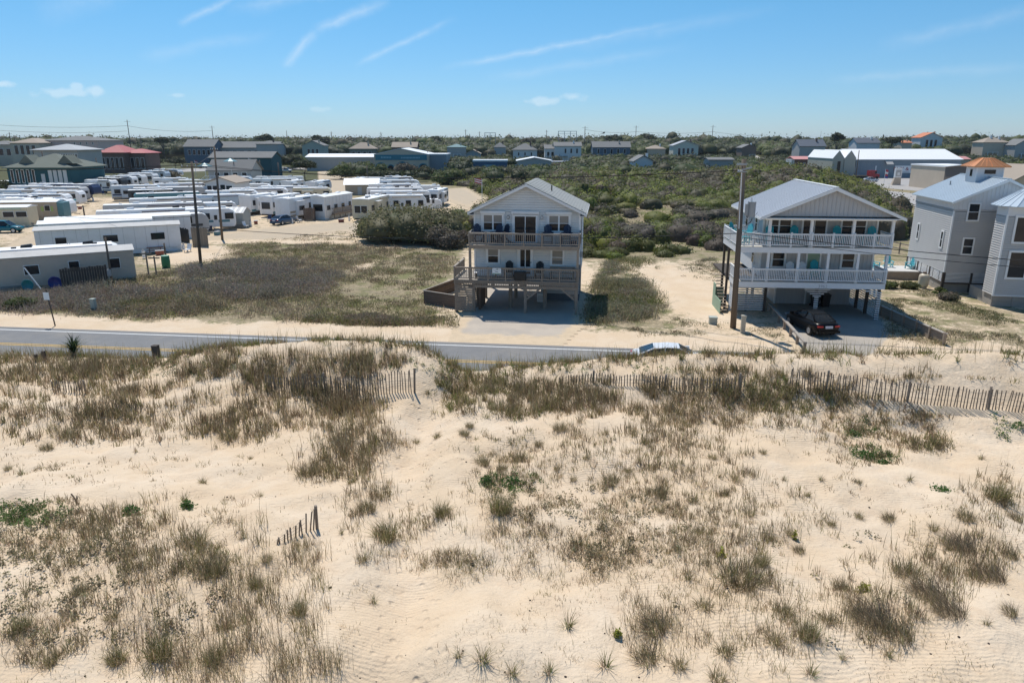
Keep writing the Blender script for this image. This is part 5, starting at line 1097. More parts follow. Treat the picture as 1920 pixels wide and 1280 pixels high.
# ------------------------------------------------------------------ cars
def car(loc, rz, paint, label, kind='sedan', group=None, s=1.0, name=None, cat='car'):
    nm = name or {'sedan': 'parked_car', 'suv': 'parked_car', 'pickup': 'pickup_truck'}[kind]
    t = thing(nm, label, cat, loc, rz, group); t.scale = (s, s, s)
    # x forward, stations: x, half width, z bottom, z belt
    if kind == 'sedan': st = [(-2.42, .62, .42, .78), (-2.36, .80, .32, .98), (-2.1, .90, .26, 1.06), (-1.4, .93, .22, 1.04), (0, .94, .2, .98), (1.1, .93, .22, .95), (1.9, .88, .26, .84), (2.3, .76, .32, .70), (2.42, .58, .4, .6)]; cab = [(-1.95, .76, 1.04), (-1.15, .62, 1.38), (-.3, .63, 1.45), (.35, .62, 1.42), (1.2, .76, .98)]
    elif kind == 'suv': st = [(-2.35, .78, .45, .95), (-2.3, .88, .35, 1.1), (-1.6, .94, .3, 1.12), (0, .95, .28, 1.08), (1.1, .94, .3, 1.06), (1.9, .9, .34, .98), (2.3, .78, .4, .85), (2.38, .62, .48, .75)]; cab = [(-2.28, .8, 1.1), (-2.0, .7, 1.66), (-.6, .7, 1.74), (.3, .69, 1.70), (1.1, .8, 1.08)]
    else: st = [(-2.8, .88, .5, 1.0), (-2.75, .92, .45, 1.1), (-1.0, .95, .4, 1.1), (.4, .95, .38, 1.1), (1.6, .94, .4, 1.08), (2.4, .88, .45, 1.0), (2.7, .76, .5, .9)]; cab = [(-.75, .84, 1.09), (-.55, .74, 1.72), (.1, .74, 1.8), (.7, .73, 1.76), (1.4, .84, 1.08)]
    b = MB(); rings = []
    for x, w, z0, z1 in st:
        m = z0+(z1-z0)*.55
        rings.append([(x, -w*.86, z0), (x, w*.86, z0), (x, w*.98, z0+.12), (x, w, m), (x, w*.95, z1-.1), (x, w*.82, z1), (x, -w*.82, z1), (x, -w*.95, z1-.1), (x, -w, m), (x, -w*.98, z0+.12)])
    b.loft(rings); bo = b.build('body', paint, t, smooth=True); m_ = bo.modifiers.new('sub', 'SUBSURF'); m_.levels = 1; m_.render_levels = 1
    c = MB(); rings = [[(x, -w, z-.02 if i in (0, len(cab)-1) else z-.06), (x, w, z-.02 if i in (0, len(cab)-1) else z-.06), (x, w*.92, z), (x, -w*.92, z)] for i, (x, w, z) in enumerate(cab)]
    zb = [cab[0][2], 1.04, .98, .97, cab[-1][2]] if kind == 'sedan' else [cab[0][2], 1.08, 1.06, 1.06, cab[-1][2]]
    xs = [cab[0][0]-.02, cab[1][0]-.35, cab[2][0], cab[3][0]+.35, cab[-1][0]+.03]; wb = max(w for _, w, _ in cab)+.04
    rr = [[(x, -w*.93, z), (x, w*.93, z), (x, w*.86, z+.035), (x, -w*.86, z+.035)] for x, w, z in cab[1:-1]]
    roof = MB().loft(rr).build('roof', paint, t)
    # glass: rear, front, sides
    def q(n, *pts): return MB().face(*pts).build(n, M_GLASS, t)
    (x0, w0, z0), (x1, w1, z1), (x2, w2, z2), (x3, w3, z3), (x4, w4, z4) = cab
    q('rear_window', (x0, -w0*.9, z0), (x0, w0*.9, z0), (x1, w1*.88, z1+.01), (x1, -w1*.88, z1+.01)); q('windscreen', (x4, -w4*.92, z4), (x4, w4*.92, z4), (x3, w3*.9, z3+.01), (x3, -w3*.9, z3+.01))
    for sy in (-1, 1):
        q('side_window', (x0+.12, sy*wb*.98, z0), (x4-.15, sy*wb, z4), (x3, sy*w3*.94, z3-.01), (x2, sy*w2*.94, z2-.01), (x1+.05, sy*w1*.94, z1-.01))
        pl = MB(); pl.bar((x0, sy*w0*.93, z0), (x1, sy*w1*.92, z1), .09, .06); pl.bar((x4, sy*w4*.95, z4), (x3, sy*w3*.92, z3), .07, .05); pl.bar(((x1+x3)/2-.1, sy*wb*.99, 1.0), ((x1+x3)/2-.1, sy*w2*.94, z2), .06, .05); pl.build('pillar', paint, t)
        MB().box(x4-.35, x4-.12, min(sy*.93, sy*1.12), max(sy*.93, sy*1.12), .98, 1.14).build('mirror', paint, t)
        tl = MB(); xe = st[0][0]; tl.box(xe-.02, xe+.22, min(sy*.42, sy*.79), max(sy*.42, sy*.79), st[1][3]-.23, st[1][3]-.13); tl.build('tail_light', mat('red_lamp', (.40, .03, .03), .25), t)
        xf = st[-1][0]; MB().box(xf-.3, xf-.05, min(sy*.48, sy*.82), max(sy*.48, sy*.82), .62 if kind == 'sedan' else .78, .74 if kind == 'sedan' else .92).build('headlight', M_GREY, t)
        for xw in (st[0][0]+.95, st[-1][0]-.95):
            r_ = .34 if kind == 'sedan' else .38; w = MB().tube((xw, sy*.70, r_), (xw, sy*.94, r_), r_, n=18).build('wheel', M_TYRE, t); MB().tube((xw, sy*.93, r_), (xw, sy*.955, r_), r_*.62, n=14).build('rim', M_RIM, w)
    xe = st[0][0]; MB().box(xe-.04, xe+.1, -.26, .26, .68, .84).build('number_plate', mat('plate', (.5, .52, .6), .5), t); MB().box(xe-.05, xe+.15, -.82, .82, .34, .5).build('bumper', paint if kind == 'sedan' else M_BLACK, t)
    if kind == 'pickup': MB().box(-2.6, -.85, -.75, .75, 1.09, 1.115).build('bed', M_BLACK, t)
    return t
def carpaint(n, c): return mat('car_'+n, c, .32, .02, 1, coat=.2, spec=.4)
C_BLACK = mat('car_black', (.004, .0045, .006), .3, .02, 1, spec=.22); C_SILVER = carpaint('silver', (.45, .48, .52)); C_WHITE = carpaint('white', (.70, .71, .72)); C_RED = carpaint('red', (.33, .02, .03)); C_BLUE = carpaint('blue', (.03, .08, .16)); C_TEAL = carpaint('teal', (.0, .13, .18))
car((21.55, 49.7, .02), R(96), C_BLACK, 'black sedan parked on the driveway of the porch house')
p = G(1262, 648, 1.45); car((p.x, p.y, .025), RA, C_WHITE, 'pale car on the road half hidden by the dune crest', name='passing_car')
jp = G(12, 436); j = car((jp.x, jp.y, 0), R(8), C_TEAL, 'teal jeep beside the pale yellow mobile home', 'suv', name='jeep', cat='jeep')
MB().tube((-2.35, 0, 1.0), (-2.55, 0, 1.0), .36, n=16).build('spare_wheel', M_TYRE, j)
for (q, c, k, rz, lab) in (((1632, 341), C_WHITE, 'sedan', 5, 'white car at the left edge of the hardware store car park'), ((1712, 332), C_RED, 'sedan', -3, 'red car under the hardware store banner'), ((1692, 331), C_RED, 'suv', -3, 'dark red car left of the banner car'), ((1748, 352), C_SILVER, 'suv', 8, 'silver car in front of the hardware store lawn'),
                           ((536, 323), C_WHITE, 'pickup', 0, 'white pickup truck left of the lone pine'), ((498, 321), C_SILVER, 'suv', 10, 'grey truck left of the white pickup'), ((382, 316), C_BLUE, 'suv', 5, 'dark car beside the park office stair'), ((370, 302), C_WHITE, 'suv', 0, 'pale car on the street above the caravans'), ((30, 305), C_WHITE, 'sedan', 0, 'white car in the far left car park, nearest the green roof'), ((8, 302), C_BLUE, 'suv', 4, 'dark car at the left edge of the far car park'), ((45, 302), C_SILVER, 'suv', 4, 'silver car in the far left car park'), ((566, 362), C_BLACK, 'pickup', 60, 'black pickup beside the tall caravan end walls'), ((290, 316), C_SILVER, 'suv', -20, 'silver car behind the caravans at the red roofed building'),
                           ((532, 420), C_BLUE, 'sedan', 70, 'small blue car beside the decked caravans'), ((1880, 364), C_WHITE, 'sedan', 8, 'white car on the street right of the cupola')):
    p = G(*q); car((p.x, p.y, .02), R(rz), c, lab, k, 'cars parked in the distance')
# camping clutter round the caravans
PROTO = {}
def clutter(kind, q, rz, matl):
    p = G(*q); lab = {'lawn_chair': 'small lawn chair standing among the caravans', 'storage_tote': 'small plastic storage tote beside a caravan', 'gas_cylinder': 'white gas cylinder beside a caravan'}[kind]; t = thing(kind, lab, kind.split('_')[1], (p.x, p.y, 0), R(rz), kind.replace('_', ' ')+'s in the park')
    if kind == 'lawn_chair': MB().box(-.3, .3, -.3, .3, .38, .44).build('seat', matl, t); MB().prism([(.28, .4), (.34, .4), (.55, 1.05), (.49, 1.05)], 'x', -.3, .3).build('backrest', matl, t); [MB().box(x-.03, x+.03, y-.03, y+.03, 0, .38).build('leg', M_GREY, t) for x in (-.26, .26) for y in (-.26, .26)]
    elif kind == 'storage_tote': MB().loft([[(-.4, -.25, 0), (.4, -.25, 0), (.4, .25, 0), (-.4, .25, 0)], [(-.46, -.3, .5), (.46, -.3, .5), (.46, .3, .5), (-.46, .3, .5)]]).build('box', matl, t); MB().box(-.48, .48, -.32, .32, .5, .56).build('lid', P_GREY, t)
    else: MB().tube((0, 0, 0), (0, 0, .75), .17, n=10).build('cylinder', matl, t); MB().tube((0, 0, .75), (0, 0, .95), .1, n=8).build('valve_collar', P_GREY, t)
for i, q in enumerate([(505, 415), (512, 418), (548, 419), (562, 417), (640, 417), (655, 414), (672, 418), (690, 420), (470, 424), (462, 428), (480, 420), (402, 428), (395, 436), (408, 441), (345, 470), (352, 474), (300, 478), (270, 483), (60, 424), (72, 428), (110, 414), (128, 404), (150, 392), (175, 378), (195, 366), (215, 356), (232, 348), (252, 345), (620, 372), (634, 366), (610, 356), (596, 362)]):
    clutter(('lawn_chair', 'storage_tote', 'gas_cylinder')[i % 3], q, i*47 % 360, [P_NAVY, P_TEAL, M_AQUA, P_WHITE, M_RED, P_DARK][i % 6] if i % 3 != 2 else P_WHITE)
# red lorry with flat bed in the yard
p = G(1560, 336); lo = thing('lorry', 'red lorry with dark flat bed in front of the grey store wall', 'lorry', (p.x, p.y, .02), R(-2)); MB().box(0, 12.5, 0, 2.4, .9, 1.2).build('flat_bed', M_DARKWOOD, lo); MB().box(12.7, 15.0, 0, 2.4, .6, 2.9).build('cab', C_RED, lo); MB().box(14.4, 15.02, -.02, 2.42, 1.8, 2.6).build('window', M_GLASS, lo); MB().box(15.0, 16.2, .2, 2.2, .6, 1.7).build('bonnet', C_RED, lo); MB().box(0, 12.6, .6, 1.8, .5, .9).build('chassis', M_BLACK, lo)
for x in (1.5, 2.6, 9.5, 10.6, 15.3):
    for y in (.15, 2.25): MB().tube((x, y-.15, .5), (x, y+.15, .5), .5, n=14).build('wheel', M_TYRE, lo)
# ------------------------------------------------------------------ buildings beyond the park
def bldg(name, label, pxL, pxR, pyE, pyR, Yd, depth, wallm, roofm, roof='side', cat='building', wins=(), rz=0, base=0.0, ov=.5, group=None, chim=None, pz=None):
    """facade facing the camera between pixel columns at distance Yd; eave and ridge heights from the photo"""
    A, B = AY(pxL, pyE, Yd), AY(pxR, pyE, Yd); w = B.x-A.x; e = A.z; top = AY(pxL, pyR, Yd+depth*(.5 if roof in ('side', 'hip') else 0)).z
    t = thing(name, label, cat, (A.x, Yd, 0), R(rz), group); b = MB(); b.box(0, w, 0, depth, base-.1, e)
    if roof == 'front': b.prism([(0, e), (w, e), (w/2, top-.15)], 'y', 0, depth)
    if roof == 'side': b.prism([(0, e), (depth, e), (depth/2, top-.15)], 'x', 0, w)
    b.build('wall', wallm, t); r = MB()
    if roof == 'side':
        sl = (top-e)/(depth/2); r.prism([(-ov, e-ov*sl), (depth/2, top), (depth/2, top+.2), (-ov, e-ov*sl+.2)], 'x', -ov, w+ov); r.prism([(depth+ov, e-ov*sl), (depth/2, top), (depth/2, top+.2), (depth+ov, e-ov*sl+.2)], 'x', -ov, w+ov)
    elif roof == 'front':
        sl = (top-e)/(w/2); r.prism([(-ov, e-ov*sl), (w/2, top), (w/2, top+.2), (-ov, e-ov*sl+.2)], 'y', -ov, depth+ov); r.prism([(w+ov, e-ov*sl), (w/2, top), (w/2, top+.2), (w+ov, e-ov*sl+.2)], 'y', -ov, depth+ov)
    elif roof == 'hip':
        k = min(w, depth)/2
        P = [(-ov, -ov, e), (w+ov, -ov, e), (w+ov, depth+ov, e), (-ov, depth+ov, e)]; Q = [(k, depth/2-.1, top), (w-k, depth/2-.1, top), (w-k, depth/2+.1, top), (k, depth/2+.1, top)]
        if w <= depth: Q = [(w/2-.2, k, top), (w/2+.2, k, top), (w/2+.2, depth-k, top), (w/2-.2, depth-k, top)]
        r.loft([[(p[0], p[1], p[2]-.2) for p in P], P, Q])
    else: r.box(-.2, w+.2, -.2, depth+.2, e, top)
    ro = r.build('roof', roofm, t)
    if chim: MB().box(chim*w-.6, chim*w+.6, depth*.4, depth*.4+1, e, top+1.2).build('chimney', M_TRIM, ro)
    if cat == 'house' and Yd > 250:       # a deck with rails and a chimney or dormer for each wood house
        k_ = random.uniform(.1, .5); dk = MB().box(w*k_, w*(k_+.4), -2.2, -.02, e*.46-.2, e*.46).build('deck', M_WOOD, t)
        MB().box(w*k_, w*(k_+.4), -2.2, -2.1, e*.46+.85, e*.46+.95).build('rail', M_TRIM, dk)
        for q_ in (0, .2, .4): MB().box(w*(k_+q_)-.12, w*(k_+q_)+.12, -2.2, -2.0, 0, e*.46+.85).build('post', M_TRIM, dk)
        MB().box(w*.7, w*.7+.8, depth*.3, depth*.3+.8, e, top+.8).build('chimney_stack', random.choice([B_BRICK, B_TAN, M_TRIM]), ro)
    for (f0, f1, z0, z1) in wins:          # fractions of the facade
        o = MB().box(f0*w-.12, f1*w+.12, -.06, .02, z0*e-.12, z1*e+.12).build('window', M_TRIM, t); piece('pane', M_GLASS, o, f0*w, f1*w, -.085, -.062, z0*e, z1*e)
    return t, w, e, top
def row(n, a, b, z0, z1, fill=.55):
    s = (b-a)/n; return [(a+s*i+s*(1-fill)/2, a+s*i+s*(1+fill)/2, z0, z1) for i in range(n)]
B_GREY = mat('grey_house_paint', (.42, .41, .39), .8, .1, .3); B_WHITE = mat('white_house_paint', (.62, .63, .63), .8, .08, .3); B_TEAL = mat('teal_house_paint', (.022, .10, .12), .8, .1, .3); B_PINK = mat('pink_beige_stucco', (.66, .48, .42), .85, .08, .3)
B_BLUE = mat('blue_house_paint', (.10, .15, .20), .8, .1, .3); B_TAN = mat('tan_block', (.58, .48, .37), .85, .1, .3); R_GREY = mat('grey_roofing', (.19, .19, .185), .9, .1, .3, .2, 4); R_GREEN = mat('grey_green_roofing', (.14, .155, .13), .9, .12, .3, .2, 4); R_RED = mat('red_metal_roofing', (.42, .10, .10), .6, .08, .3)
R_TAN = mat('tan_roofing', (.36, .30, .24), .9, .1, .3); R_WHITE = mat('bright_metal_roofing', (.84, .84, .83), .5, .03, .2); R_ORANGE = mat('orange_tile_roofing', (.55, .20, .10), .8, .1, .3); R_PINK = mat('faded_red_roofing', (.58, .27, .25), .7, .08, .3); B_BRICK = mat('dark_brick', (.17, .11, .09), .9, .2, .6); B_STEEL = mat('blue_grey_steel_cladding', (.24, .29, .33), .6, .06, .3)
# teal and cream store with arches
t, w, e, top = bldg('arched_store', 'cream store with teal arches, teal sign band and white roof', 701, 803, 290, 279, 300, 24, B_TAN, R_WHITE, 'front', 'store', ov=.1)
M_SIGNTEAL = mat('teal_sign', (.03, .20, .26), .6, .1, .3); M_SIGNBLUE = mat('pale_sign_lettering', (.25, .50, .58), .6)
MB().box(.6, w-.6, -.25, -.02, e*.70, e*.99).build('sign_band', M_SIGNTEAL, t)
lt = MB()
for i in range(7): lt.box(w*.13+i*.62, w*.13+i*.62+.4, -.28, -.255, e*.80, e*.90)
for i in range(13): lt.box(w*.50+i*.6, w*.50+i*.6+.4, -.28, -.255, e*.79, e*.87)
lt.build('sign_lettering', M_SIGNBLUE, t)
for (x, r_) in ((w*.12, 2.3), (w*.30, 1.4), (w*.51, 2.7), (w*.72, 1.3), (w*.90, 1.9)):
    ar = MB(); n = 12; pts = [(x-r_, 0)]+[(x-r_*math.cos(math.pi*i/n), 2.2+r_*math.sin(math.pi*i/n)*.9) for i in range(n+1)]+[(x+r_, 0)]; ar.prism(pts, 'y', -.12, -.02); a = ar.build('arch', M_SIGNTEAL, t)
    k = [(x-r_*.8, 0)]+[(x-r_*.8*math.cos(math.pi*i/n), 2.1+r_*.8*math.sin(math.pi*i/n)*.9) for i in range(n+1)]+[(x+r_*.8, 0)]; MB().prism(k, 'y', -.16, -.125).build('pane', M_GLASS, a)
s = MB().box(w+.02, w+7, 4, 23, 0, e*.98).build('side_wing', B_STEEL, t)
for i in range(16): piece('panel', B_STEEL, s, w+.3+i*.42, w+.5+i*.42, 3.9, 4.0, 0, e*.97)
rw = MB(); rw.box(w-3, w+7.3, 3.8, 23.3, e*.98, e*1.03); rw.build('wing_roof', R_WHITE, s)
bldg('long_store', 'long low grey building with white roof left of the arched store', 574, 700, 295, 289, 320, 14, B_GREY, R_WHITE, 'side', 'building')
# hardware store on the right
t, w, e, top = bldg('hardware_store', 'long grey store with bright white roof and red lettered banner', 1606, 1802, 299, 280.5, 262, 24, B_STEEL, R_WHITE, 'side', 'store', ov=.6)
for i in range(60): piece('cladding_rib', B_STEEL, t, i*w/60, i*w/60+.12, -.06, .0, 0, e-.3)
bn = MB().box(w*.375, w*.66, -.2, -.12, e*.26, e*.66).build('banner', M_TRIM, t)
M_RED2 = mat('banner_red', (.33, .03, .05), .6); text_mesh('banner_lettering', 'BUY & LEE', e*.27, M_RED2, t, (w*.485, -.22, e*.40), (R(90), 0, 0), .01, 1.15); em = MB(); cx_ = w*.615; em.prism([(cx_-1.3, e*.30), (cx_+1.3, e*.30), (cx_+1.3, e*.48), (cx_+.8, e*.57), (cx_, e*.63), (cx_-.8, e*.57), (cx_-1.3, e*.48)], 'y', -.23, -.205); em.build('banner_emblem', mat('banner_pink', (.45, .16, .17), .6), t)
MB().box(w*.38, w*.52, -.23, -.205, e*.29, e*.33).build('banner_small_print', M_BATTEN, t)
dm = MB(); dx = w*.74; dm.prism([(dx-1.2, 0), (dx+1.2, 0), (dx+1.2, 2.4), (dx+.5, 3.0), (dx, 3.6), (dx-.5, 3.0), (dx-1.2, 2.4)], 'y', -.3, -.1); dm.build('entrance', M_GLASS, t)
MB().box(w*.82, w*.845, -.12, -.02, 1.4, 2.6).build('window', M_TRIM, t); MB().box(w*.19, w*.20, -.12, -.02, 2.0, 4.2).build('window', M_TRIM, t); MB().prism([(-2.2, e*.75), (-.1, e*.98), (-.1, e*.96), (-2.2, e*.73)], 'x', w*.27, w*.335).build('awning', B_GREY, t)
for k in range(2):     # twin gabled sheds at the left end
    t2, w2, e2, tp2 = bldg('gabled_warehouse', ('cream gabled warehouse with dark doorway, left of the twin gables', 'cream gabled warehouse joined to the long grey store')[k], (1562, 1584)[k], (1583, 1605)[k], 297, 283, 260, 22, mat('cream_block', (.44, .42, .35), .85, .08, .3), R_WHITE, 'front', 'warehouse', ov=.15)
    if k == 0: MB().box(w2*.45, w2*.72, -.1, -.01, 0, e2*.85).build('doorway', M_GLASS, t2)
t, w, e, top = bldg('brick_shed', 'dark brick shed with faded red roof left of the warehouse', 1490, 1560, 299, 294, 290, 8, B_BRICK, R_PINK, 'side', 'shed', wins=((.25, .3, .05, .75), (.55, .66, .4, .8), (.72, .9, .4, .8)))
MB().box(-1.2, 0, 0, 6, 0, e).build('end_wall', B_WHITE, t)
bldg('red_roof_building', 'building with pink red roof behind the white store roof', 1795, 1818, 299, 294, 300, 8, B_TAN, R_PINK, 'side', 'building')
t, w, e, top = bldg('tan_block_store', 'tan block building with white flat roof behind the cupola', 1778, 1850, 314, 311, 195, 18, B_TAN, R_WHITE, 'flat', 'building')
MB().box(2, 4, -.1, 0, 0, 2.4).build('door', M_BLACK, t)
bldg('brown_store', 'brown walled building with white roof right of the cupola', 1865, 1990, 319, 309, 175, 20, mat('brown_block', (.16, .135, .12), .9), R_WHITE, 'side', 'building')
bldg('cream_gable_house', 'cream gabled house at the right edge of the picture', 1905, 1990, 336, 312, 100, 10, mat('cream_siding', (.50, .44, .34), .8), R_TAN, 'front', 'house')
# left: dark green building, pink hotel, red roof
t, w, e, top = bldg('green_building', 'dark green walled building with broad grey green roof', 12, 128, 314, 288, 185, 16, B_TEAL, R_GREEN, 'hip', 'building', wins=row(5, .03, .46, .42, .9, .4), ov=.8)
for i in range(4): MB().box(w*(.66+i*.08), w*(.72+i*.08), -.08, -.01, .1, e*.9).build('garage_door', B_WHITE, t)
MB().box(w*.54, w*.6, -.08, -.01, .1, e*.75).build('door', B_WHITE, t)
for (px0, lab) in ((45, 'a'), (0, 'b')):
    x = w*(.27 if lab == 'a' else .9); MB().prism([(x-2, e+.9), (x+2, e+.9), (x, e+3.0)], 'y', 1.5, 6).build('dormer', R_GREEN, t)
bldg('grey_wing_building', 'grey block with row of dark windows behind the green roof', 62, 145, 281, 270, 240, 14, B_GREY, mat('pale_grey_roofing', (.40, .41, .42), .8, .08, .3), 'hip', 'building', wins=row(9, .5, .98, .72, .86, .6), ov=.8)
bldg('pink_hotel', 'large pinkish hotel with long grey hipped roof', 74, 182, 263.5, 255, 360, 24, B_PINK, R_GREY, 'hip', 'hotel', wins=row(4, .55, .97, .85, .93, .15)+row(4, .55, .97, .5, .58, .15))
bldg('low_roof_hotel', 'low beige wing with tan roof left of the pink hotel', 18, 72, 268, 259, 350, 18, B_TAN, R_TAN, 'hip', 'hotel', wins=row(4, .1, .9, .55, .9, .6)); bldg('far_beige_building', 'far beige building at the left edge', -40, 24, 271, 264, 380, 16, B_TAN, R_GREY, 'hip', 'building', wins=row(3, .3, .95, .5, .8))
t, w, e, top = bldg('red_roof_restaurant', 'brick restaurant with bright red metal roof', 185, 232, 286, 272, 300, 14, B_BRICK, R_RED, 'hip', 'restaurant', wins=row(5, .05, .95, .2, .75, .6), ov=1.0)
bldg('red_roof_wing', 'lower red roofed wing right of the red restaurant', 230, 272, 287, 279, 304, 12, B_BRICK, R_RED, 'hip', 'restaurant', wins=row(4, .05, .95, .2, .75, .6), ov=.8)
bldg('teal_long_building', 'dark teal long building with grey roof behind the park office', 392, 508, 296, 285, 270, 12, B_TEAL, R_GREY, 'side', 'building'); bldg('blue_row_building', 'blue row of houses with striped roofs above the teal building', 344, 400, 275, 262, 430, 16, B_BLUE, R_GREY, 'side', 'building', wins=row(5, .1, .9, .5, .8)); bldg('grey_row_building', 'grey terraced row right of the blue houses', 400, 520, 277, 266, 440, 16, B_GREY, R_GREY, 'side', 'building', wins=row(8, .05, .95, .5, .8))
# park office: two-storey block with stair, low gabled front
t, w, e, top = bldg('park_office', 'two storey grey park office with white balcony and stair', 390, 470, 319, 300, 205, 9, B_GREY, R_GREY, 'side', 'building', wins=row(4, .1, .95, .62, .86, .5)+row(3, .1, .95, .1, .4, .5)); MB().box(-.3, w+.5, -1.6, -.02, e*.5-.2, e*.5).build('balcony', M_WHITEP, t); railing(t, (-.3, -1.6), (w+.5, -1.6), e*.5, 1.0, M_WHITEP, sp=.4, bw=.08)
MB().bar((-3.5, -1, .2), (-.3, -1, e*.5), 1.1, .2).build('stair', M_WHITEP, t); MB().bar((-3.5, -1.6, 1.2), (-.3, -1.6, e*.5+1), .08, .08).build('stair_rail', M_WHITEP, t)
t, w, e, top = bldg('park_cafe', 'low white fronted gable building in front of the park office', 385, 440, 343, 333, 160, 9, B_WHITE, R_TAN, 'front', 'building', wins=((.05, .2, .25, .85), (.24, .42, .25, .85), (.5, .66, .05, .9), (.7, .9, .25, .85)))
for (q, Yd, lab) in (((384, 312), 190, 'dark green parasol left of the park office stair'), ((432, 303), 200, 'dark green parasol above the park office roof terrace')):
    p = AY(*q, Yd); u = thing('parasol', lab, 'parasol', (p.x, p.y, 0), 0, 'green parasols at the park office'); MB().tube((0, 0, 0), (0, 0, p.z+.8), .05, n=6).build('pole', M_WHITEP, u); MB().loft([[(r_*math.cos(i*math.pi/4), r_*math.sin(i*math.pi/4), z) for i in range(8)] for r_, z in ((2.0, p.z), (1.9, p.z+.1), (.05, p.z+.9))]).build('canopy', P_TEAL, u)
# houses in the woods
for (n, lab, a, b_, ey, ry, Yd, wm, rm, sty, wn) in (
    ('wood_house', 'grey gabled house with tall windows left of the water tower trees', 566, 606, 273, 264, 420, mat('sage_paint', (.36, .40, .35), .8), R_GREY, 'front', row(3, .2, .8, .3, .8)),
    ('wood_house', 'house with broad brown roof and dark porch above the long store', 655, 701, 279, 267, 430, mat('olive_paint', (.2, .22, .17), .8), R_TAN, 'hip', row(4, .05, .95, .3, .8)), ('wood_house', 'brown roofed house directly behind the arched store', 735, 781, 276, 267, 430, B_BRICK, R_TAN, 'side', ()),
    ('wood_house', 'teal roofed house right of the arched store', 838, 872, 276, 270, 440, B_GREY, mat('teal_roof', (.16, .26, .27), .8), 'hip', ()), ('wood_house', 'small grey cottage with pale gable left of centre', 873, 900, 288, 281, 400, mat('slate_paint', (.25, .31, .33), .8), R_TAN, 'front', row(1, .3, .7, .3, .7)),
    ('wood_house', 'grey house with stepped roof behind the white house', 926, 948, 276, 267, 460, B_GREY, R_GREY, 'hip', ()), ('wood_house', 'white house with grey hipped roof in the centre distance', 962, 1007, 281, 269, 380, B_WHITE, R_GREY, 'hip', row(3, .1, .9, .64, .84, .22)),
    ('wood_house', 'cream two storey house with screened porch right of centre', 1040, 1090, 274, 267, 400, B_WHITE, R_GREY, 'side', row(3, .3, .95, .62, .86, .3)), ('wood_house', 'low wing with white railing left of the cream house', 1022, 1042, 279, 272, 402, B_WHITE, R_GREY, 'side', row(2, .1, .9, .5, .8)),
    ('wood_house', 'long blue house with grey roof and dormer', 1112, 1182, 276, 266, 430, B_BLUE, R_GREY, 'side', row(5, .06, .94, .6, .88, .32)), ('wood_house', 'tan roofed house behind the shrubs right of the blue house', 1215, 1248, 279, 272, 450, B_TAN, R_TAN, 'hip', ()),
    ('wood_house', 'pale gabled house with tall gable windows', 1263, 1310, 273, 264, 420, mat('cream_paint', (.60, .57, .48), .8), mat('pale_roof', (.38, .40, .43), .8), 'front', row(4, .15, .85, .3, .85)), ('wood_house', 'grey cottage gable peeping over the shrubs', 1190, 1224, 302, 292, 260, B_WHITE, R_GREY, 'front', ()),
    ('wood_house', 'dark house with white gable at the end of the grey lane', 1392, 1418, 277, 271, 430, mat('brown_paint', (.2, .15, .12), .8), R_GREY, 'front', ()), ('wood_house', 'dark blue grey roofed house right of the lane', 1500, 1548, 274, 262, 400, B_GREY, mat('slate_blue_roof', (.12, .14, .17), .8), 'side', ()),
    ('wood_house', 'house with white gable end and dark long roof', 1607, 1650, 268, 259, 460, B_WHITE, mat('slate_roof', (.12, .135, .16), .8), 'side', ()), ('wood_house', 'white house with bright orange roof on the skyline', 1727, 1768, 258, 249, 480, B_WHITE, R_ORANGE, 'front', row(3, .2, .8, .6, .9)),
    ('wood_house', 'small orange roof deep in the trees', 1692, 1710, 268, 264, 470, B_TAN, R_ORANGE, 'side', ()), ('wood_house', 'tan roofed house with white chimney on the skyline', 1845, 1892, 267, 258, 440, B_TAN, R_TAN, 'hip', ()), ('wood_house', 'dark gabled house at the right edge skyline', 1905, 1940, 272, 261, 430, B_GREY, R_GREY, 'front', ()),
    ('wood_house', 'grey roofed house left of the arched store trees', 480, 520, 270, 264, 430, B_GREY, R_GREY, 'hip', ())):
    bldg(n, lab, a, b_, ey, ry, Yd, 11, wm, rm, sty, 'house', wins=wn, group='houses in the woods', chim=.45 if 'chimney' in lab else None)
t, w, e, top = bldg('blue_store', 'low bright blue store with pale lettering in the centre distance', 887, 951, 303, 300, 300, 10, mat('bright_blue_cladding', (.03, .11, .20), .6), R_WHITE, 'flat', 'store'); lt = MB()
for i in range(8): lt.box(w*.32+i*.6, w*.32+i*.6+.4, -.06, -.02, e*.55, e*.72)
lt.build('sign_lettering', M_SIGNBLUE, t)
bldg('pale_warehouse', 'pale low warehouse with shallow gable in the centre distance', 970, 1034, 302, 296, 290, 16, B_GREY, R_WHITE, 'front', 'warehouse'); bldg('low_grey_roof', 'low grey roof among shrubs left of the lane', 1330, 1375, 300, 296, 270, 8, B_GREY, R_GREY, 'side', 'building')
p = G(1046, 313); tk = thing('tanker_trailer', 'white tank trailer beside the pale warehouse', 'trailer', (p.x, p.y, 0), 0); MB().tube((-5, 0, 1.9), (3, 0, 1.9), 1.1, n=12).build('tank', B_WHITE, tk); MB().box(3.4, 5.4, -1.2, 1.2, .5, 2.9).build('cab', B_WHITE, tk); MB().box(-4.8, 3.5, -.6, .6, .5, .85).build('chassis', M_BLACK, tk)
for x in (-4, -3, 4.2):
    for y in (-1.05, 1.05): MB().tube((x, y-.15, .5), (x, y+.15, .5), .5, n=10).build('wheel', M_TYRE, tk)

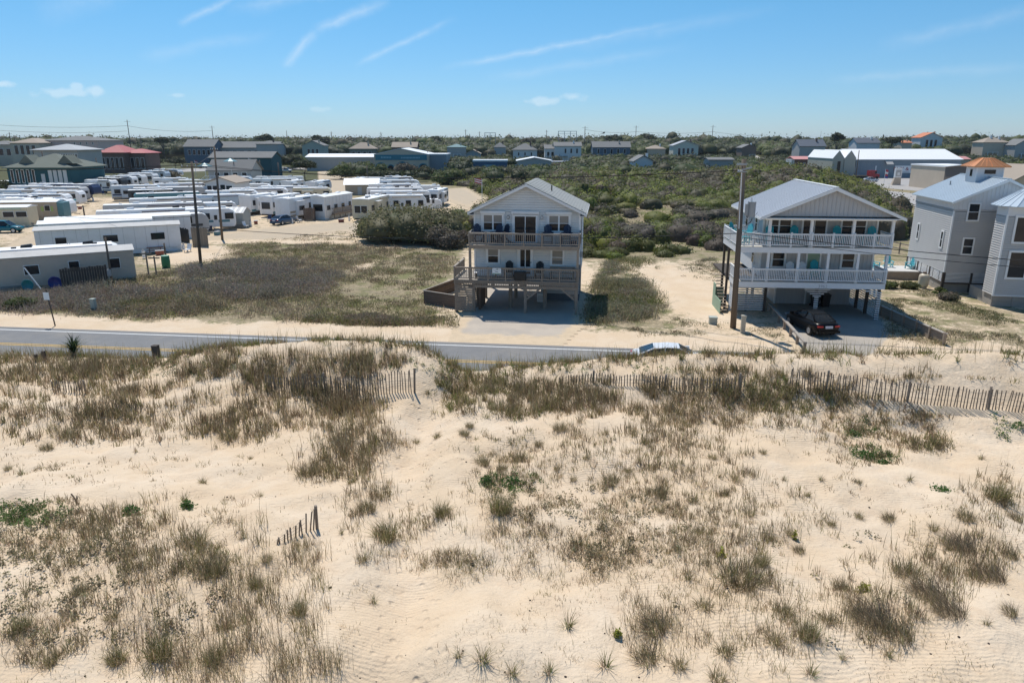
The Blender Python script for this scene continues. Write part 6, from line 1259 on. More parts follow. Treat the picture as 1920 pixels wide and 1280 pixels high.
# ------------------------------------------------------------------ poles, wires, signs
def pole(base, top_z, label, lean=(0, 0), r=.15, arm=None, trans=None, name='utility_pole', group='utility poles'):
    t = thing(name, label, 'pole', base, 0, group); tp = Vector((lean[0], lean[1], top_z)); MB().tube((0, 0, -.3), tp, r, r*.68, n=12).build('shaft', M_POLE, t, smooth=True)
    if arm:
        k, z = arm; a = MB(); a.box(-k, k, -.16, -.05, z, z+.12); a = a.build('crossarm', M_POLE, t); a.location = (lean[0]*z/top_z, lean[1]*z/top_z, 0)
        for x in (-k*.9, -k*.4, k*.4, k*.9): MB().tube((x, -.1, z+.12), (x, -.1, z+.32), .05, .03, n=6).build('insulator', M_TRIM, a)
    return t
pb = Vector((16.1, 50.1, float(ground_h(16.1, 50.1)))); RP = pole(pb, 11.9, 'thick utility pole with grey transformer beside the porch house', (-.25, 0), .22)
k = MB(); k.tube((.55, -.05, 8.0), (.55, -.05, 9.0), .27, n=14); k.tube((.55, -.05, 9.0), (.55, -.05, 9.05), .29, n=14); tr = k.build('transformer', M_GREY, RP); MB().tube((.5, -.05, 9.05), (.5, -.05, 9.35), .07, .05, n=8).build('bushing', M_TRIM, tr); MB().box(.1, .32, -.12, .0, 8.1, 8.9).build('bracket', M_GREY, tr)
MB().bar((-.35, -.1, 11.2), (.3, -.1, 11.35), .12, .1).build('street_light_arm', M_GREY, RP); MB().box(-.75, -.1, -.3, -.05, 11.5, 11.62).build('street_light', M_GREY, RP)
for i in range(4): MB().tube((-.62+i*.13, -.1, 11.1), (-.62+i*.13, -.1, 11.22), .04, n=6).build('insulator', M_TRIM, RP)
MB().box(-.65, -.05, -.15, -.06, 11.03, 11.1).build('bracket', M_GREY, RP); MB().tube((-.26, -.2, 7.2), (-.4, -.2, 11.0), .03, n=6).build('ground_wire_guard', M_TRIM, RP); MB().path([(.1, -.2, 7.7), (.25, -.25, 7.55), (.5, -.25, 7.65), (.6, -.2, 8.0)], .02).build('lead_wire', M_BLACK, RP)
p1 = G(377, 503); LP = pole(p1, 11.0, 'leaning utility pole nearest the road at left', (-.1, 1.0), .17, (1.1, 10.4)); p2 = G(417, 450); LP2 = pole(p2, 12.3, 'utility pole just behind the plank fence', (-.2, 1.2), .17, (.5, 11.8))
for (q, tp, lab) in (((1538, 262), 246, 'thin pole on the skyline right of the lane'), ((90, 352), 283, 'dark pole in front of the green building'), ((187, 345), 296, 'short pole behind the dark nosed caravan'), ((214, 326), 300, 'pole beside the lawn of the red restaurant'), ((272, 322), 276, 'tall pole right of the red restaurant lawn'), ((443, 352), 296, 'thin pole in front of the park office'), ((491, 347), 300, 'thin pole right of the park office'), ((525, 350), 305, 'thin pole among the tall white caravans'), ((752, 320), 293, 'pole in front of the arched store'), ((803, 322), 282, 'pole at the corner of the arched store'), ((690, 352), 310, 'flag pole among the caravans'), ((1604, 337), 282, 'dark pole at the warehouse corner'), ((205, 407), 384, 'short post on the left dirt road'), ((160, 414), 385, 'short white post beside the dirt road'), ((312, 490), 455, 'short pole in front of the white mobile home'), ((212, 541), 452, 'meter pole in front of the beige mobile home'), ((112, 455), 421, 'short pole at the left of the white mobile home')):
    p = G(*q) if q[1] > 270 else AY(q[0], 262, 900); z = AY(q[0], tp, p.y).z; s = min(1, p.y/200)
    t = pole((p.x, p.y, float(ground_h(p.x, p.y)) if p.y < 100 else 0), z, lab, (0, 0), .09+.1*s, None, group='thin poles in the park')
    if 'meter' in lab: MB().box(-.16, .16, -.3, -.12, .9, 1.5).build('meter_box', M_GREY, t)
for (px, tp, Yd, arm, lab) in ((238, 225, 520, 1.5, 'tall transmission pole left of the red roof on the skyline'), (397, 236, 600, 1.5, 'transmission pole above the blue row houses'), (537, 245, 700, 0, 'slim pole on the skyline left of the trees'), (621, 247, 640, 1, 'pole on the skyline above the long store'), (714, 248, 640, 1, 'thick pole above the brown roof'), (873, 243, 620, 1, 'dark pole left of the substation'), (899, 247, 620, 1, 'slim pole left of the substation frames'), (1025, 244, 620, 1, 'pole left of the substation gantry'), (1097, 237, 560, 1.5, 'tall dark pole right of the substation gantry'), (1193, 236, 640, 1.5, 'transmission pole right of the blue house'), (1337, 235, 640, 1.5, 'transmission pole above the pale gabled house'), (17, 248, 520, 1.2, 'transmission pole at the far left'), (26, 254, 520, 1.5, 'short crossed pole at the far left'), (262, 253, 520, 1.5, 'short crossed pole right of the tall one'), (1429, 250, 760, 1, 'thin pole left of the lane on the skyline')):
    p = AY(px, tp, Yd); pole((p.x, p.y, 0), p.z, lab, (0, 0), .32, (arm*1.6, p.z-1.2) if arm else None, name='transmission_pole', group='transmission poles on the skyline')
def gantry(px0, px1, tp, lab, legs):
    a, b_ = AY(px0, tp, 600), AY(px1, tp, 600); t = thing('substation_gantry', lab, 'gantry', (a.x, 600, 0), 0, 'substation frames'); w = b_.x-a.x
    for i in range(legs): MB().box(i*w/(legs-1)-.2, i*w/(legs-1)+.2, -.2, .2, 0, a.z).build('leg', M_GREY, t)
    MB().box(-.3, w+.3, -.25, .25, a.z-.35, a.z).build('beam', M_GREY, t); MB().box(0, w, -.1, .1, a.z-2.2, a.z-2.0).build('cable', M_GREY, t)
gantry(909, 929, 249, 'small steel substation frame left of centre', 3); gantry(1047, 1081, 246, 'large steel substation gantry right of centre', 4)
def cable(a, b_, sag, r, label, n=16):
    pts = [Vector(a).lerp(Vector(b_), i/n)-Vector((0, 0, sag*4*(i/n)*(1-i/n))) for i in range(n+1)]; return tag(MB().path(pts, r, 4).build('power_cable', M_BLACK, smooth=True), label, 'cable', 'overhead cables')
lt_ = p1+Vector((-.1, 1.0, 0)); rt_ = pb+Vector((-.25, 0, 0))
for dz, dx, lab in ((10.75, -.9, 'topmost thin cable from the transformer pole to the leaning pole'), (10.72, .9, 'second thin cable from the transformer pole to the leaning pole')): cable(lt_+Vector((dx, 0, dz)), rt_+Vector((-.4, -.1, 11.15)), .9, .03, lab)
cable(p1+Vector((0, 0, 4.4)), pb+Vector((0, -.2, 6.9)), .8, .035, 'thick low cable crossing in front of the stilt house')
cable(pb+Vector((.1, -.2, 6.9)), (60, 41, 5.2), .7, .032, 'thick low cable crossing in front of the porch house'); cable(pb+Vector((.1, -.2, 6.6)), (60, 41, 5.0), .9, .025, 'thin low cable crossing in front of the porch house'); cable(pb+Vector((.1, -.2, 7.3)), (18.6, 54.5, 7.9), .1, .015, 'short service cable from the transformer to the porch house roof')
cable(p1+Vector((-1, 1, 10.7)), (-110, 98, 10.6), 1.0, .035, 'cable from the leaning pole to the left edge'); cable(p1+Vector((.9, 1, 10.7)), (-108, 101, 10.6), 1.0, .035, 'second cable from the leaning pole to the left edge'); cable(p2+Vector((-.2, 1.2, 11.9)), lt_+Vector((0, 0, 10.6)), .3, .03, 'cable between the two left poles'); cable(p1+Vector((0, 0, 5.5)), G(112, 455)+Vector((0, 0, 3.6)), .4, .03, 'sagging cable above the white mobile home')
def sky_cable(q0, q1, Yd, lab, sag): cable(AY(*q0, Yd), AY(*q1, Yd), sag, .11, lab)
sky_cable((-60, 230), (238, 236), 520, 'upper skyline cable left of the tall pole', 2.0); sky_cable((238, 236), (397, 245), 560, 'skyline cable between the two tall left poles', 2.0); sky_cable((-60, 240), (238, 246), 520, 'lower skyline cable left of the tall pole', 2.0); sky_cable((1097, 243), (1193, 247), 600, 'skyline cable right of the gantry', 1.5); sky_cable((1193, 247), (1337, 247), 640, 'skyline cable between the right transmission poles', 1.5); sky_cable((1337, 247), (1429, 254), 660, 'skyline cable towards the lane', 1.0)
# roadside things
def gz(x, y): return float(ground_h(x, y))
p = G(104, 611); t = thing('road_sign', 'thin sign post with back of a small white sign beside the road', 'sign', (p.x, p.y, gz(p.x, p.y)), RA); MB().tube((0, 0, -.2), (-.25, 0, 2.7), .045, n=6).build('post', M_DARKWOOD, t); MB().box(-.5, -.05, -.05, -.03, 1.95, 2.5).build('plate', M_TRIM, t)
p = G(82, 552); t = thing('guy_pole', 'thin pale leaning rod in front of the beige mobile home', 'pole', (p.x, p.y, gz(p.x, p.y)), 0); MB().tube((0, 0, -.1), (-1.3, 0, 2.1), .05, n=6).build('rod', M_TRIM, t); MB().tube((0, 0, -.1), (0, 0, .15), .09, n=6).build('anchor', M_GREY, t)
def pedestal(q, h, w, matl, lab, nm='utility_pedestal'):
    p = G(*q); t = thing(nm, lab, 'utility box', (p.x, p.y, gz(p.x, p.y)), RA); bevel(MB().box(-w/2, w/2, -w/2, w/2, -.1, h).build('case', matl, t), .03); MB().box(-w/2-.02, w/2+.02, -w/2-.02, w/2+.02, h-.06, h+.02).build('lid', matl, t)
M_PED = mat('pale_green_pedestal', (.40, .43, .38), .6)
pedestal((177, 582), 1.0, .34, M_PED, 'pale cylinder utility pedestal in the scrub at left'); pedestal((1392, 625), 1.25, .3, mat('beige_pedestal', (.42, .40, .33), .7), 'beige utility pedestal right of the thick pole'); pedestal((1336, 611), .55, .55, M_PED, 'low green utility box left of the thick pole')
def timber_post(x, y, h, w, lab, z=None): t = thing('timber_post', lab, 'post', (x, y, dune_h(x, y) if z is None else z), RA); MB().box(-w/2, w/2, -w/2, w/2, -.5, h).build('shaft', M_DARKWOOD, t); MB().box(-w/2-.015, w/2+.015, -w/2-.015, w/2+.015, h, h+.02).build('cap', M_DARKWOOD, t)
for (q, h, w, lab) in (((294, 672), .75, .3, 'square dark post on the dune crest in front of the yellow line'), ((84, 675), .5, .14, 'thin dark stake in the grass at left'), ((69, 678), .4, .12, 'shorter reddish stake beside the thin dark one')):
    x, y, z = dune_at([q[0]], [q[1]]); timber_post(float(x[0]), float(y[0]), h, w, lab, float(z[0])-.0)
# driveway rail and retaining wall at the porch house
a, c = G(1440, 583), G(1508, 661); t = thing('driveway_rail', 'low timber rail along the left of the porch house driveway', 'fence', (a.x, a.y, 0), math.atan2(c.y-a.y, c.x-a.x)); L = (c-a).length
MB().box(0, L, -.1, .1, .62, .72).build('rail', M_WOODTOP, t)
for i in range(7): MB().box(i*(L-.15)/6, i*(L-.15)/6+.14, -.09, .09, -.1, .62).build('post', M_WOOD, t)
a, c = Vector((28.75, 54.0, 0)), Vector((28.9, 45.6, 0)); t = thing('retaining_wall', 'grey plank retaining wall right of the porch house driveway', 'wall', a, math.atan2(c.y-a.y, c.x-a.x)); L = (c-a).length
for i in range(4):
    for j in range(3): piece('plank', M_WOOD, t, j*L/3+.01, (j+1)*L/3-.01, -.03, .03, -.05+i*.2, .14+i*.2)
for i in range(6): MB().box(i*(L-.15)/5, i*(L-.15)/5+.14, -.16, -.035, -.1, .86).build('post', M_WOOD, t)
MB().box(0, L, -.12, .1, .76, .81).build('cap', M_WOODTOP, t)
# deck with turquoise chairs behind the porch house
p = G(1668, 514, .6); t = thing('garden_deck', 'white topped low deck behind the porch house', 'deck', (p.x, p.y, 0), R(-8))
for i in range(12): piece('deck_board', mat('white_deck_boards', (.62, .60, .57), .8), t, -2.2, 4.4, i*.28+.01, i*.28+.27, .86, .92)
MB().box(-2.2, 4.4, -.05, .0, -.1, .85).build('skirt', M_WOOD, t); MB().box(-2.2, -2.15, 0, 3.36, -.1, .85).build('skirt', M_WOOD, t); MB().box(4.35, 4.4, 0, 3.36, -.1, .85).build('skirt', M_WOOD, t)
for (x, y, r, lab) in ((-1.0, 1.4, 30, 'aqua chair at the left of the garden deck'), (.6, 2.3, 0, 'aqua chair in the middle of the garden deck'), (2.4, 1.6, -60, 'aqua chair at the right of the garden deck')):
    q = Matrix.Translation((p.x, p.y, .925)) @ Matrix.Rotation(R(-8), 4, 'Z') @ Vector((x, y, 0)); adirondack('garden_chair', M_AQUA, lab, q, R(-8+r), group='aqua chairs on the garden deck')
def rail_fence(pts, lab, h=1.1, matl=None, cat='fence'):
    P_ = [G(*q) for q in pts]; t = thing('rail_fence', lab, cat, P_[0], 0)
    for a, c in zip(P_[:-1], P_[1:]):
        n = max(1, int((c-a).length/2.2))
        for i in range(n+1): q = a.lerp(c, i/n)-P_[0]; MB().box(q.x-.06, q.x+.06, q.y-.06, q.y+.06, -.1, h).build('post', matl or M_WOOD, t)
        for z in (h*.45, h*.88): MB().bar(a-P_[0]+Vector((0, 0, z)), c-P_[0]+Vector((0, 0, z)), .05, .12).build('rail', matl or M_WOOD, t)
rail_fence([(1268, 447), (1345, 464)], 'grey rail fence in the shrubs left of the porch house', 1.2); rail_fence([(1660, 470), (1712, 482)], 'grey rail fence between the porch house and the grey house', 1.4); rail_fence([(1662, 372), (1716, 392)], 'row of short bollard posts along the street', .8, M_DARKWOOD)
# sign pylon and flags at the hardware store
p = G(1680, 347); t = thing('pylon_sign', 'white pylon sign on a sloping tan base by the car park', 'sign', (p.x, p.y, 0), R(5)); MB().loft([[(-1.6, -.4, 0), (1.2, -.4, 0), (1.2, .4, 0), (-1.6, .4, 0)], [(-.9, -.3, 2.2), (1.1, -.3, 2.2), (1.1, .3, 2.2), (-.9, .3, 2.2)]]).build('base', B_TAN, t); MB().box(-.95, 1.15, -.3, .3, 2.2, 5.0).build('panel', M_TRIM, t); MB().box(-.7, .9, -.34, -.31, 2.6, 4.4).build('poster', M_BATTEN, t); MB().box(-.3, .5, -.36, -.345, 2.9, 3.7).build('poster_mark', M_TRIM, t)
def flag(q, h, cols, lab, fh=1.2, fw=1.8):
    p = G(*q); t = thing('flag_pole', lab, 'flag', (p.x, p.y, 0), 0, 'flags'); MB().tube((0, 0, 0), (0, 0, h), .06, n=6).build('pole', M_TRIM, t)
    for i, c in enumerate(cols):
        b = MB(); n = 6
        for k in range(n):
            x0, x1 = fw*k/n, fw*(k+1)/n; z0 = h-.1-fh*i/len(cols); z1 = h-.1-fh*(i+1)/len(cols); f = lambda x: .15*math.sin(x*4); d = lambda x: -.25*x
            b.face((x0, f(x0), z1+d(x0)), (x1, f(x1), z1+d(x1)), (x1, f(x1), z0+d(x1)), (x0, f(x0), z0+d(x0)))
        b.build('flag_stripe', c, t)
M_FR, M_FW, M_FB = mat('flag_red', (.42, .06, .08), .8), mat('flag_white', (.7, .7, .7), .8), mat('flag_blue', (.05, .07, .28), .8)
flag((1657, 345), 4.5, (M_FR, M_FW, M_FR, M_FB), 'red white and blue feather flag by the lorry', 2.6, .9); flag((904, 382), 5.2, (M_FR, M_FW, M_FR, M_FW, M_FR), 'red and white striped flag left of the stilt house roof', 1.1, -1.6); flag((469, 335), 7, (M_FW, M_FB, M_FW), 'white and blue flag beside the park office'); flag((368, 332), 6, (M_FR, M_FW, M_FR), 'small red flag left of the park office stair', 1, 1.2)

# ------------------------------------------------------------------ sand fences
M_SLAT = mat('grey_sand_fence_slat', (.22, .18, .14), .9, .3, 6); M_WIRE = mat('fence_wire', (.12, .12, .12), .6)
def sand_fence(pxs, h, label, pitch=.128, posts=3.2, lean=.035, endpost=False, bury=(0, 0), fz=None):
    xs, ys, zs = dune_at([q[0] for q in pxs], [q[1] for q in pxs]); P_ = [Vector((float(a), float(b_), 0)) for a, b_ in zip(xs, ys)]
    t = thing('sand_fence', label, 'fence', (P_[0].x, P_[0].y, 0), 0, 'sand fences on the dune'); O = P_[0]; d = 0; seg = []
    for a, c in zip(P_[:-1], P_[1:]):
        n = int((c-a).length/pitch)
        for i in range(n): seg.append(a.lerp(c, i/n))
    N_ = len(seg); z_ = [float(v) for v in dune_h(np.array([q.x for q in seg]), np.array([q.y for q in seg]))]
    tops = []
    for i, q in enumerate(seg):
        f = i/max(1, N_-1); hh = (h+random.uniform(-.05, .05))-(bury[0]*(1-f)+bury[1]*f)
        o = link('slat', unit(M_SLAT), t, (q.x-O.x, q.y-O.y, z_[i]-.15), (random.gauss(0, lean), random.gauss(0, lean), random.uniform(-.3, .3)), (.042, .014, max(.2, hh+.15))); tops.append((q, z_[i]+hh))
    for k in (.3, .55, .85):
        MB().path([(q.x-O.x, q.y-O.y-.012, z_[i]+max(.03, (tz-z_[i])*k)) for i, (q, tz) in enumerate(tops) if i % 4 == 0], .006, 3).build('wire', M_WIRE, t)
    st = int(posts/pitch); ids = list(range(st//2, N_, st))+([N_-1] if endpost else [])
    for i in ids: q = seg[i]; MB().tube((q.x-O.x, q.y-O.y+.06, z_[i]-.3), (q.x-O.x+random.uniform(-.05, .05), q.y-O.y+.06, tops[i][1]+.10), .05, n=7).build('post', M_WOOD, t)
    return t
sand_fence([(1480, 727), (1560, 737), (1640, 748), (1720, 757), (1800, 764), (1990, 775)], 0.92, 'long slatted sand fence on the right of the dune'); sand_fence([(1050, 722), (1160, 724), (1285, 731), (1400, 735)], .8, 'slatted sand fence half buried in grass right of the path', bury=(.35, .1))
sand_fence([(500, 730), (600, 735), (690, 740), (782, 739)], 1.1, 'slatted sand fence ending in a post beside the sandy path', endpost=True, posts=6, bury=(.3, 0)); sand_fence([(100, 735), (165, 738)], .8, 'short slatted sand fence remnant at left', bury=(.2, .2)); sand_fence([(518, 1020), (560, 1003), (600, 990)], .72, 'short broken sand fence stub in the foreground left of the path', endpost=True, posts=9, lean=.12, bury=(.6, 0)); sand_fence([(142, 945), (160, 943)], .45, 'three slat fence remnant beside the left foreground weeds', posts=9, lean=.15, bury=(.2, 0))
# ------------------------------------------------------------------ vegetation
def leaf_quads(c, size, col, up=.35, nrm=None):
    n = len(c); a = RNG.normal(size=(n, 3)); a[:, 2] = np.abs(a[:, 2])*(1+up)
    if nrm is not None: a = nrm+RNG.normal(0, .62, (n, 3))+np.array([0, 0, .2])
    a /= np.linalg.norm(a, axis=1, keepdims=True)
    t = RNG.normal(size=(n, 3)); u = np.cross(a, t); u /= np.linalg.norm(u, axis=1, keepdims=True)+1e-9; w = np.cross(a, u)
    s = size[:, None]; k = RNG.uniform(.45, .8, (n, 1))
    v = np.stack([c-u*s, c-w*s*k*.9+u*s*.15, c+u*s*1.1, c+w*s*k+u*s*.1], 1).reshape(-1, 3)
    f = np.arange(4*n).reshape(n, 4); return v, f, np.repeat(col, 4, 0)
def vary(col, n, amt=.25, hue=.12):
    c = np.asarray(col, float)
    c = np.broadcast_to(c, (n, 3)).copy(); c *= RNG.uniform(1-amt, 1+amt, (n, 1)); c *= RNG.uniform(1-hue, 1+hue, (n, 3)); return c
def lump_leaves(cx, cy, cz, r, h, col, nl, size):
    """leaf quads on the upper side of many ellipsoid lumps; arrays per lump"""
    nl = np.asarray(nl, int); idx = np.repeat(np.arange(len(cx)), nl); n = len(idx)
    d = RNG.normal(size=(n, 3)); d /= np.linalg.norm(d, axis=1, keepdims=True); d[:, 2] = np.where(d[:, 2] < -.25, -d[:, 2], d[:, 2])
    jit = RNG.uniform(.72, 1.16, n)
    p = np.stack([cx[idx]+d[:, 0]*r[idx]*jit, cy[idx]+d[:, 1]*r[idx]*jit, cz[idx]+d[:, 2]*h[idx]*jit], 1)
    lump_leaves.d = d; return p, np.asarray(size)[idx]*RNG.uniform(.7, 1.35, n), vary(col[idx], n, .24, .09)
def domes(cx, cy, cz, r, h, col, k=.8, nu=7, nv=3):
    n = len(cx); ring = []
    for j in range(nv):
        ph = (j/(nv))*math.pi/2-.15
        for i in range(nu): th = 2*math.pi*i/nu; ring.append((math.cos(ph)*math.cos(th), math.cos(ph)*math.sin(th), math.sin(ph)))
    ring.append((0, 0, 1)); U = np.array(ring); m = len(U)
    J = RNG.uniform(.85, 1.12, (n, m, 1))
    v = np.stack([cx[:, None]+U[None, :, 0]*r[:, None]*k, cy[:, None]+U[None, :, 1]*r[:, None]*k, cz[:, None]+U[None, :, 2]*h[:, None]*k], -1)
    v = (v-np.stack([cx, cy, cz], 1)[:, None])*J+np.stack([cx, cy, cz], 1)[:, None]
    f = []
    for j in range(nv-1):
        for i in range(nu): a = j*nu+i; b = j*nu+(i+1) % nu; f += [(a, b, b+nu), (a, b+nu, a+nu)]
    for i in range(nu): f.append(((nv-1)*nu+i, (nv-1)*nu+(i+1) % nu, m-1))
    F = (np.array(f)[None]+(np.arange(n)*m)[:, None, None]).reshape(-1, 3)
    return v.reshape(-1, 3), F, np.repeat(col, m, 0)
def quads2tris(f): return np.concatenate([f[:, [0, 1, 2]], f[:, [0, 2, 3]]], 0)
def merge(parts):
    vs, fs, cs = [], [], []; o = 0
    for v, f, c in parts: vs.append(v); fs.append(f+o); cs.append(c); o += len(v)
    return np.concatenate(vs), np.concatenate(fs), np.concatenate(cs)
def lump_mesh(name, cx, cy, cz, r, h, col, nl, size, core=.78, up=.9):
    p, s, c = lump_leaves(cx, cy, cz, r, h, col, nl, size); v, f, cc = leaf_quads(p, s, c, up, lump_leaves.d); parts = [(v, quads2tris(f), cc)]
    if core: parts.append(domes(cx, cy, cz, r, h, col*.9, core))
    v, f, c = merge(parts); return raw_mesh(name, v, f, 3, M_LEAF, c)
def blades(base, h, lean, width, col, curve=.5):
    n = len(base); th = RNG.uniform(0, 2*math.pi, n); side = np.stack([np.cos(th), np.sin(th), 0*th], 1)*(width/2)[:, None]
    L = np.stack([lean[:, 0], lean[:, 1], 0*h], 1)*h[:, None]; up = np.stack([0*h, 0*h, h], 1)
    ln = np.linalg.norm(lean, axis=1); sh = 1/np.sqrt(1+ln**2)
    mid = base+up*(.55*sh)[:, None]+L*(.35*sh)[:, None]; tip = base+up*(sh*(1-curve*.25*np.minimum(ln, 1.2)))[:, None]+L*sh[:, None]*1.05
    v = np.stack([base-side, base+side, mid-side*.8, mid+side*.8, tip], 1).reshape(-1, 3); o = np.arange(n)*5
    f = np.concatenate([np.stack([o, o+1, o+3], 1), np.stack([o, o+3, o+2], 1), np.stack([o+2, o+3, o+4], 1)], 0); return v, f, np.repeat(col, 5, 0)
def in_poly(x, y, poly):
    ins = np.zeros(len(x), bool); n = len(poly)
    for i in range(n):
        x0, y0 = poly[i]; x1, y1 = poly[(i+1) % n]; c = ((y0 > y) != (y1 > y)) & (x < (x1-x0)*(y-y0)/(y1-y0+1e-12)+x0); ins ^= c
    return ins
def sample_poly(pxs, n, z=0.0, world=None):
    P_ = world or [tuple(G(*q, z)[:2]) for q in pxs]; xs = [p[0] for p in P_]; ys = [p[1] for p in P_]; ox, oy = [], []; got = 0
    while got < n:
        x = RNG.uniform(min(xs), max(xs), n*2); y = RNG.uniform(min(ys), max(ys), n*2); m = in_poly(x, y, P_); ox.append(x[m]); oy.append(y[m]); got += m.sum()
    return np.concatenate(ox)[:n], np.concatenate(oy)[:n]
def pick(x, y, cols, sc, seed):
    """patchy choice of colours by place"""
    v = fbm(x*sc, y*sc, seed, 3)+RNG.normal(0, .07, len(x)); q = np.clip((v-.28)/.44, 0, .999); k = np.asarray(cols, float)
    return k[(q*len(k)).astype(int)]

# the thicket of maritime shrubs behind the houses
TH = [(838, 324), (1000, 320), (1190, 314), (1400, 316), (1480, 330), (1560, 340), (1612, 350), (1640, 372), (1700, 402), (1716, 440), (1700, 452), (1640, 452), (1345, 470), (1250, 482), (1140, 486), (1095, 488), (905, 470), (842, 450), (848, 420), (885, 405), (940, 390), (908, 364), (880, 350), (832, 346)]
thk = [(1.00, .070, .078, .026), ]
cols_th = [(.17, .142, .097), (.12, .132, .036), (.15, .168, .042), (.205, .23, .05), (.115, .12, .04), (.18, .20, .045), (.135, .145, .042), (.16, .137, .092), (.215, .235, .052), (.14, .124, .076)]
x, y = sample_poly(TH, 3600); d = np.hypot(x, y); big = fbm(x*.035, y*.035, 51, 3)
r = RNG.uniform(1.4, 3.0, len(x))*(.8+.25*d/150); h = np.clip(.9+5.2*(big-.30)+RNG.uniform(-.3, .7, len(x)), .8, 4.2)*np.clip(1.25-d/520, .6, 1)
h = h*(.28+.72*sstep(81, 97, y))+.25*sstep(84, 100, y)*(fbm(x*.12, y*.12, 57, 3)-.3)*4; h = np.clip(h, .35, 4.4); r = np.where(y < 96, r*.75, r)
cz = ground_h(x, y)+h*.12; c = pick(x, y, cols_th, .06, 71); gb = (RNG.uniform(size=len(x)) < .62*sstep(84, 92, y)*sstep(120, 108, y)*sstep(4, 10, x)*sstep(.36, .60, fbm(x*.08, y*.08, 17, 3)+.12)); c[gb] = (.135, .115, .082); c = vary(c, len(x), .2, .08)
tag(link('shrub_thicket', lump_mesh('shrub_thicket', x, y, cz, r, h, c, np.clip(17000/d, 60, 190).astype(int)*.95, np.clip(d*.00115, .12, .3), .80)), 'rolling mass of wind cut green and grey shrubs behind the houses', 'shrubs', kind='stuff')

# far woodland
FOOT = []
for o in COL.objects:
    if o.parent is None and o.get('category') in ('building', 'house', 'store', 'warehouse', 'hotel', 'restaurant', 'shed', 'trailer', 'lorry'):
        w = [ch for ch in o.children if ch.type == 'MESH']
        if w and o.location.y > 150:
            co = np.concatenate([np.array(q.bound_box) for q in w]); ev = max(q.bound_box[6][2] for q in w if q.name.startswith('wall')) if any(q.name.startswith('wall') for q in w) else 4
            FOOT.append((o.location.x+co[:, 0].min()-2, o.location.x+co[:, 0].max()+2, o.location.y+co[:, 1].min()-3, o.location.y+co[:, 1].max()+2, o.location.y, ev*(.1 if o.name.split('.')[0] in ('arched_store', 'hardware_store', 'gabled_warehouse', 'brick_shed', 'tan_block_store', 'green_building', 'lorry') else .58)))
n = 13500; y = np.sqrt(RNG.uniform(215**2, 900**2, n)); x = y*RNG.uniform(-.80, .80, n); keep = np.ones(n, bool)
OPEN = [[(-20, 335), (-20, 298), (60, 298), (70, 312), (185, 312), (330, 302), (390, 302), (520, 318), (640, 322), (700, 355), (830, 352), (830, 340), (0, 400)], [(1585, 334), (1700, 330), (1990, 328), (1990, 400), (1700, 400), (1630, 362)], [(1390, 290), (1424, 290), (1452, 312), (1415, 312)], [(960, 312), (960, 300), (1090, 299), (1090, 312)], [(1480, 330), (1480, 316), (1600, 316), (1640, 340)], [(205, 312), (205, 296), (330, 300), (345, 318)]]
for P_ in OPEN: keep &= ~in_poly(x, y, [tuple(G(*q)[:2]) for q in P_])
keep &= ~((y < 235) & (x < -8) & (x > -150))
for (a, b_, c0, c1, yy, zz) in FOOT: keep &= ~((x > a) & (x < b_) & (y > c0) & (y < c1))
x, y = x[keep], y[keep]; n = len(x); hb = fbm(x*.012, y*.012, 91, 3)
h = np.where(y < 455, 2.6+4.2*hb+RNG.uniform(-.5, 1.2, n), 6.5+6*hb+RNG.uniform(-1.5, 2.5, n)); h = np.where(y > 600, 10.2+5*hb+RNG.gamma(2, .8, n), h)
for (a, b_, c0, c1, yy, zz) in FOOT:      # keep sight lines to the fronts open
    s = y/yy; m = (y < yy) & (x/y > a/yy) & (x/y < b_/yy); h = np.where(m, np.minimum(h, np.maximum(1.2, 13.2-(13.2-zz)*s)), h)
r = np.clip(h*RNG.uniform(.5, .85, n), 2.0, 7.5); cz = h*.52; hh = h*.48
c = vary(pick(x, y, [(.075, .088, .042), (.09, .108, .042), (.105, .125, .045), (.115, .112, .065), (.08, .092, .042), (.13, .15, .05)], .03, 37), n, .22, .08)
tag(link('woodland', lump_mesh('woodland', x, y, cz, r, hh, c, np.where(y < 330, 48, np.where(y < 600, 28, 20)), np.clip(y*.00125, .4, .9), .8)), 'far belt of dark green trees along the skyline', 'trees', kind='stuff')

# single trees and bushes one can pick out
def tree(name, label, base, h, r, col, trunk=None, lobes=9, leaf=.3, nl=110, flat=.6, cat='tree', group=None, ry=None, seed=0):
    rs = np.random.default_rng(seed+int(abs(base[0])*10)); t = thing(name, label, cat, (base[0], base[1], base[2] if len(base) > 2 else 0), 0, group); th = trunk if trunk is not None else h*.3; ry = ry or r
    a = rs.uniform(0, 2*math.pi, lobes); q = np.sqrt(rs.uniform(0, 1, lobes))*.68; lx, ly = np.cos(a)*q*r, np.sin(a)*q*ry; lr = rs.uniform(.32, .5, lobes)*min(r, ry)*1.1
    lh = lr*flat*rs.uniform(.8, 1.2, lobes); lz = th+(h-th)*(1-.55*q**2)*rs.uniform(.45, .8, lobes); lz = np.minimum(lz, h-lh*.9); c = vary(np.array([col]*lobes), lobes, .18, .07)
    link('crown', lump_mesh('crown', lx, ly, lz, lr, lh, c, np.full(lobes, nl), np.full(lobes, leaf), .74), t)
    b = MB(); b.tube((0, 0, -.2), (0, 0, max(.5, th)), .05*h*.55, .035*h*.55, n=7)
    for i in range(min(6, lobes)): b.tube((0, 0, max(.15, th*.7)), (lx[i], ly[i], max(.2, lz[i]-lh[i]*.3)), .018*h*.55, .008*h, n=5)
    b.build('trunk', M_POLE, t); return t
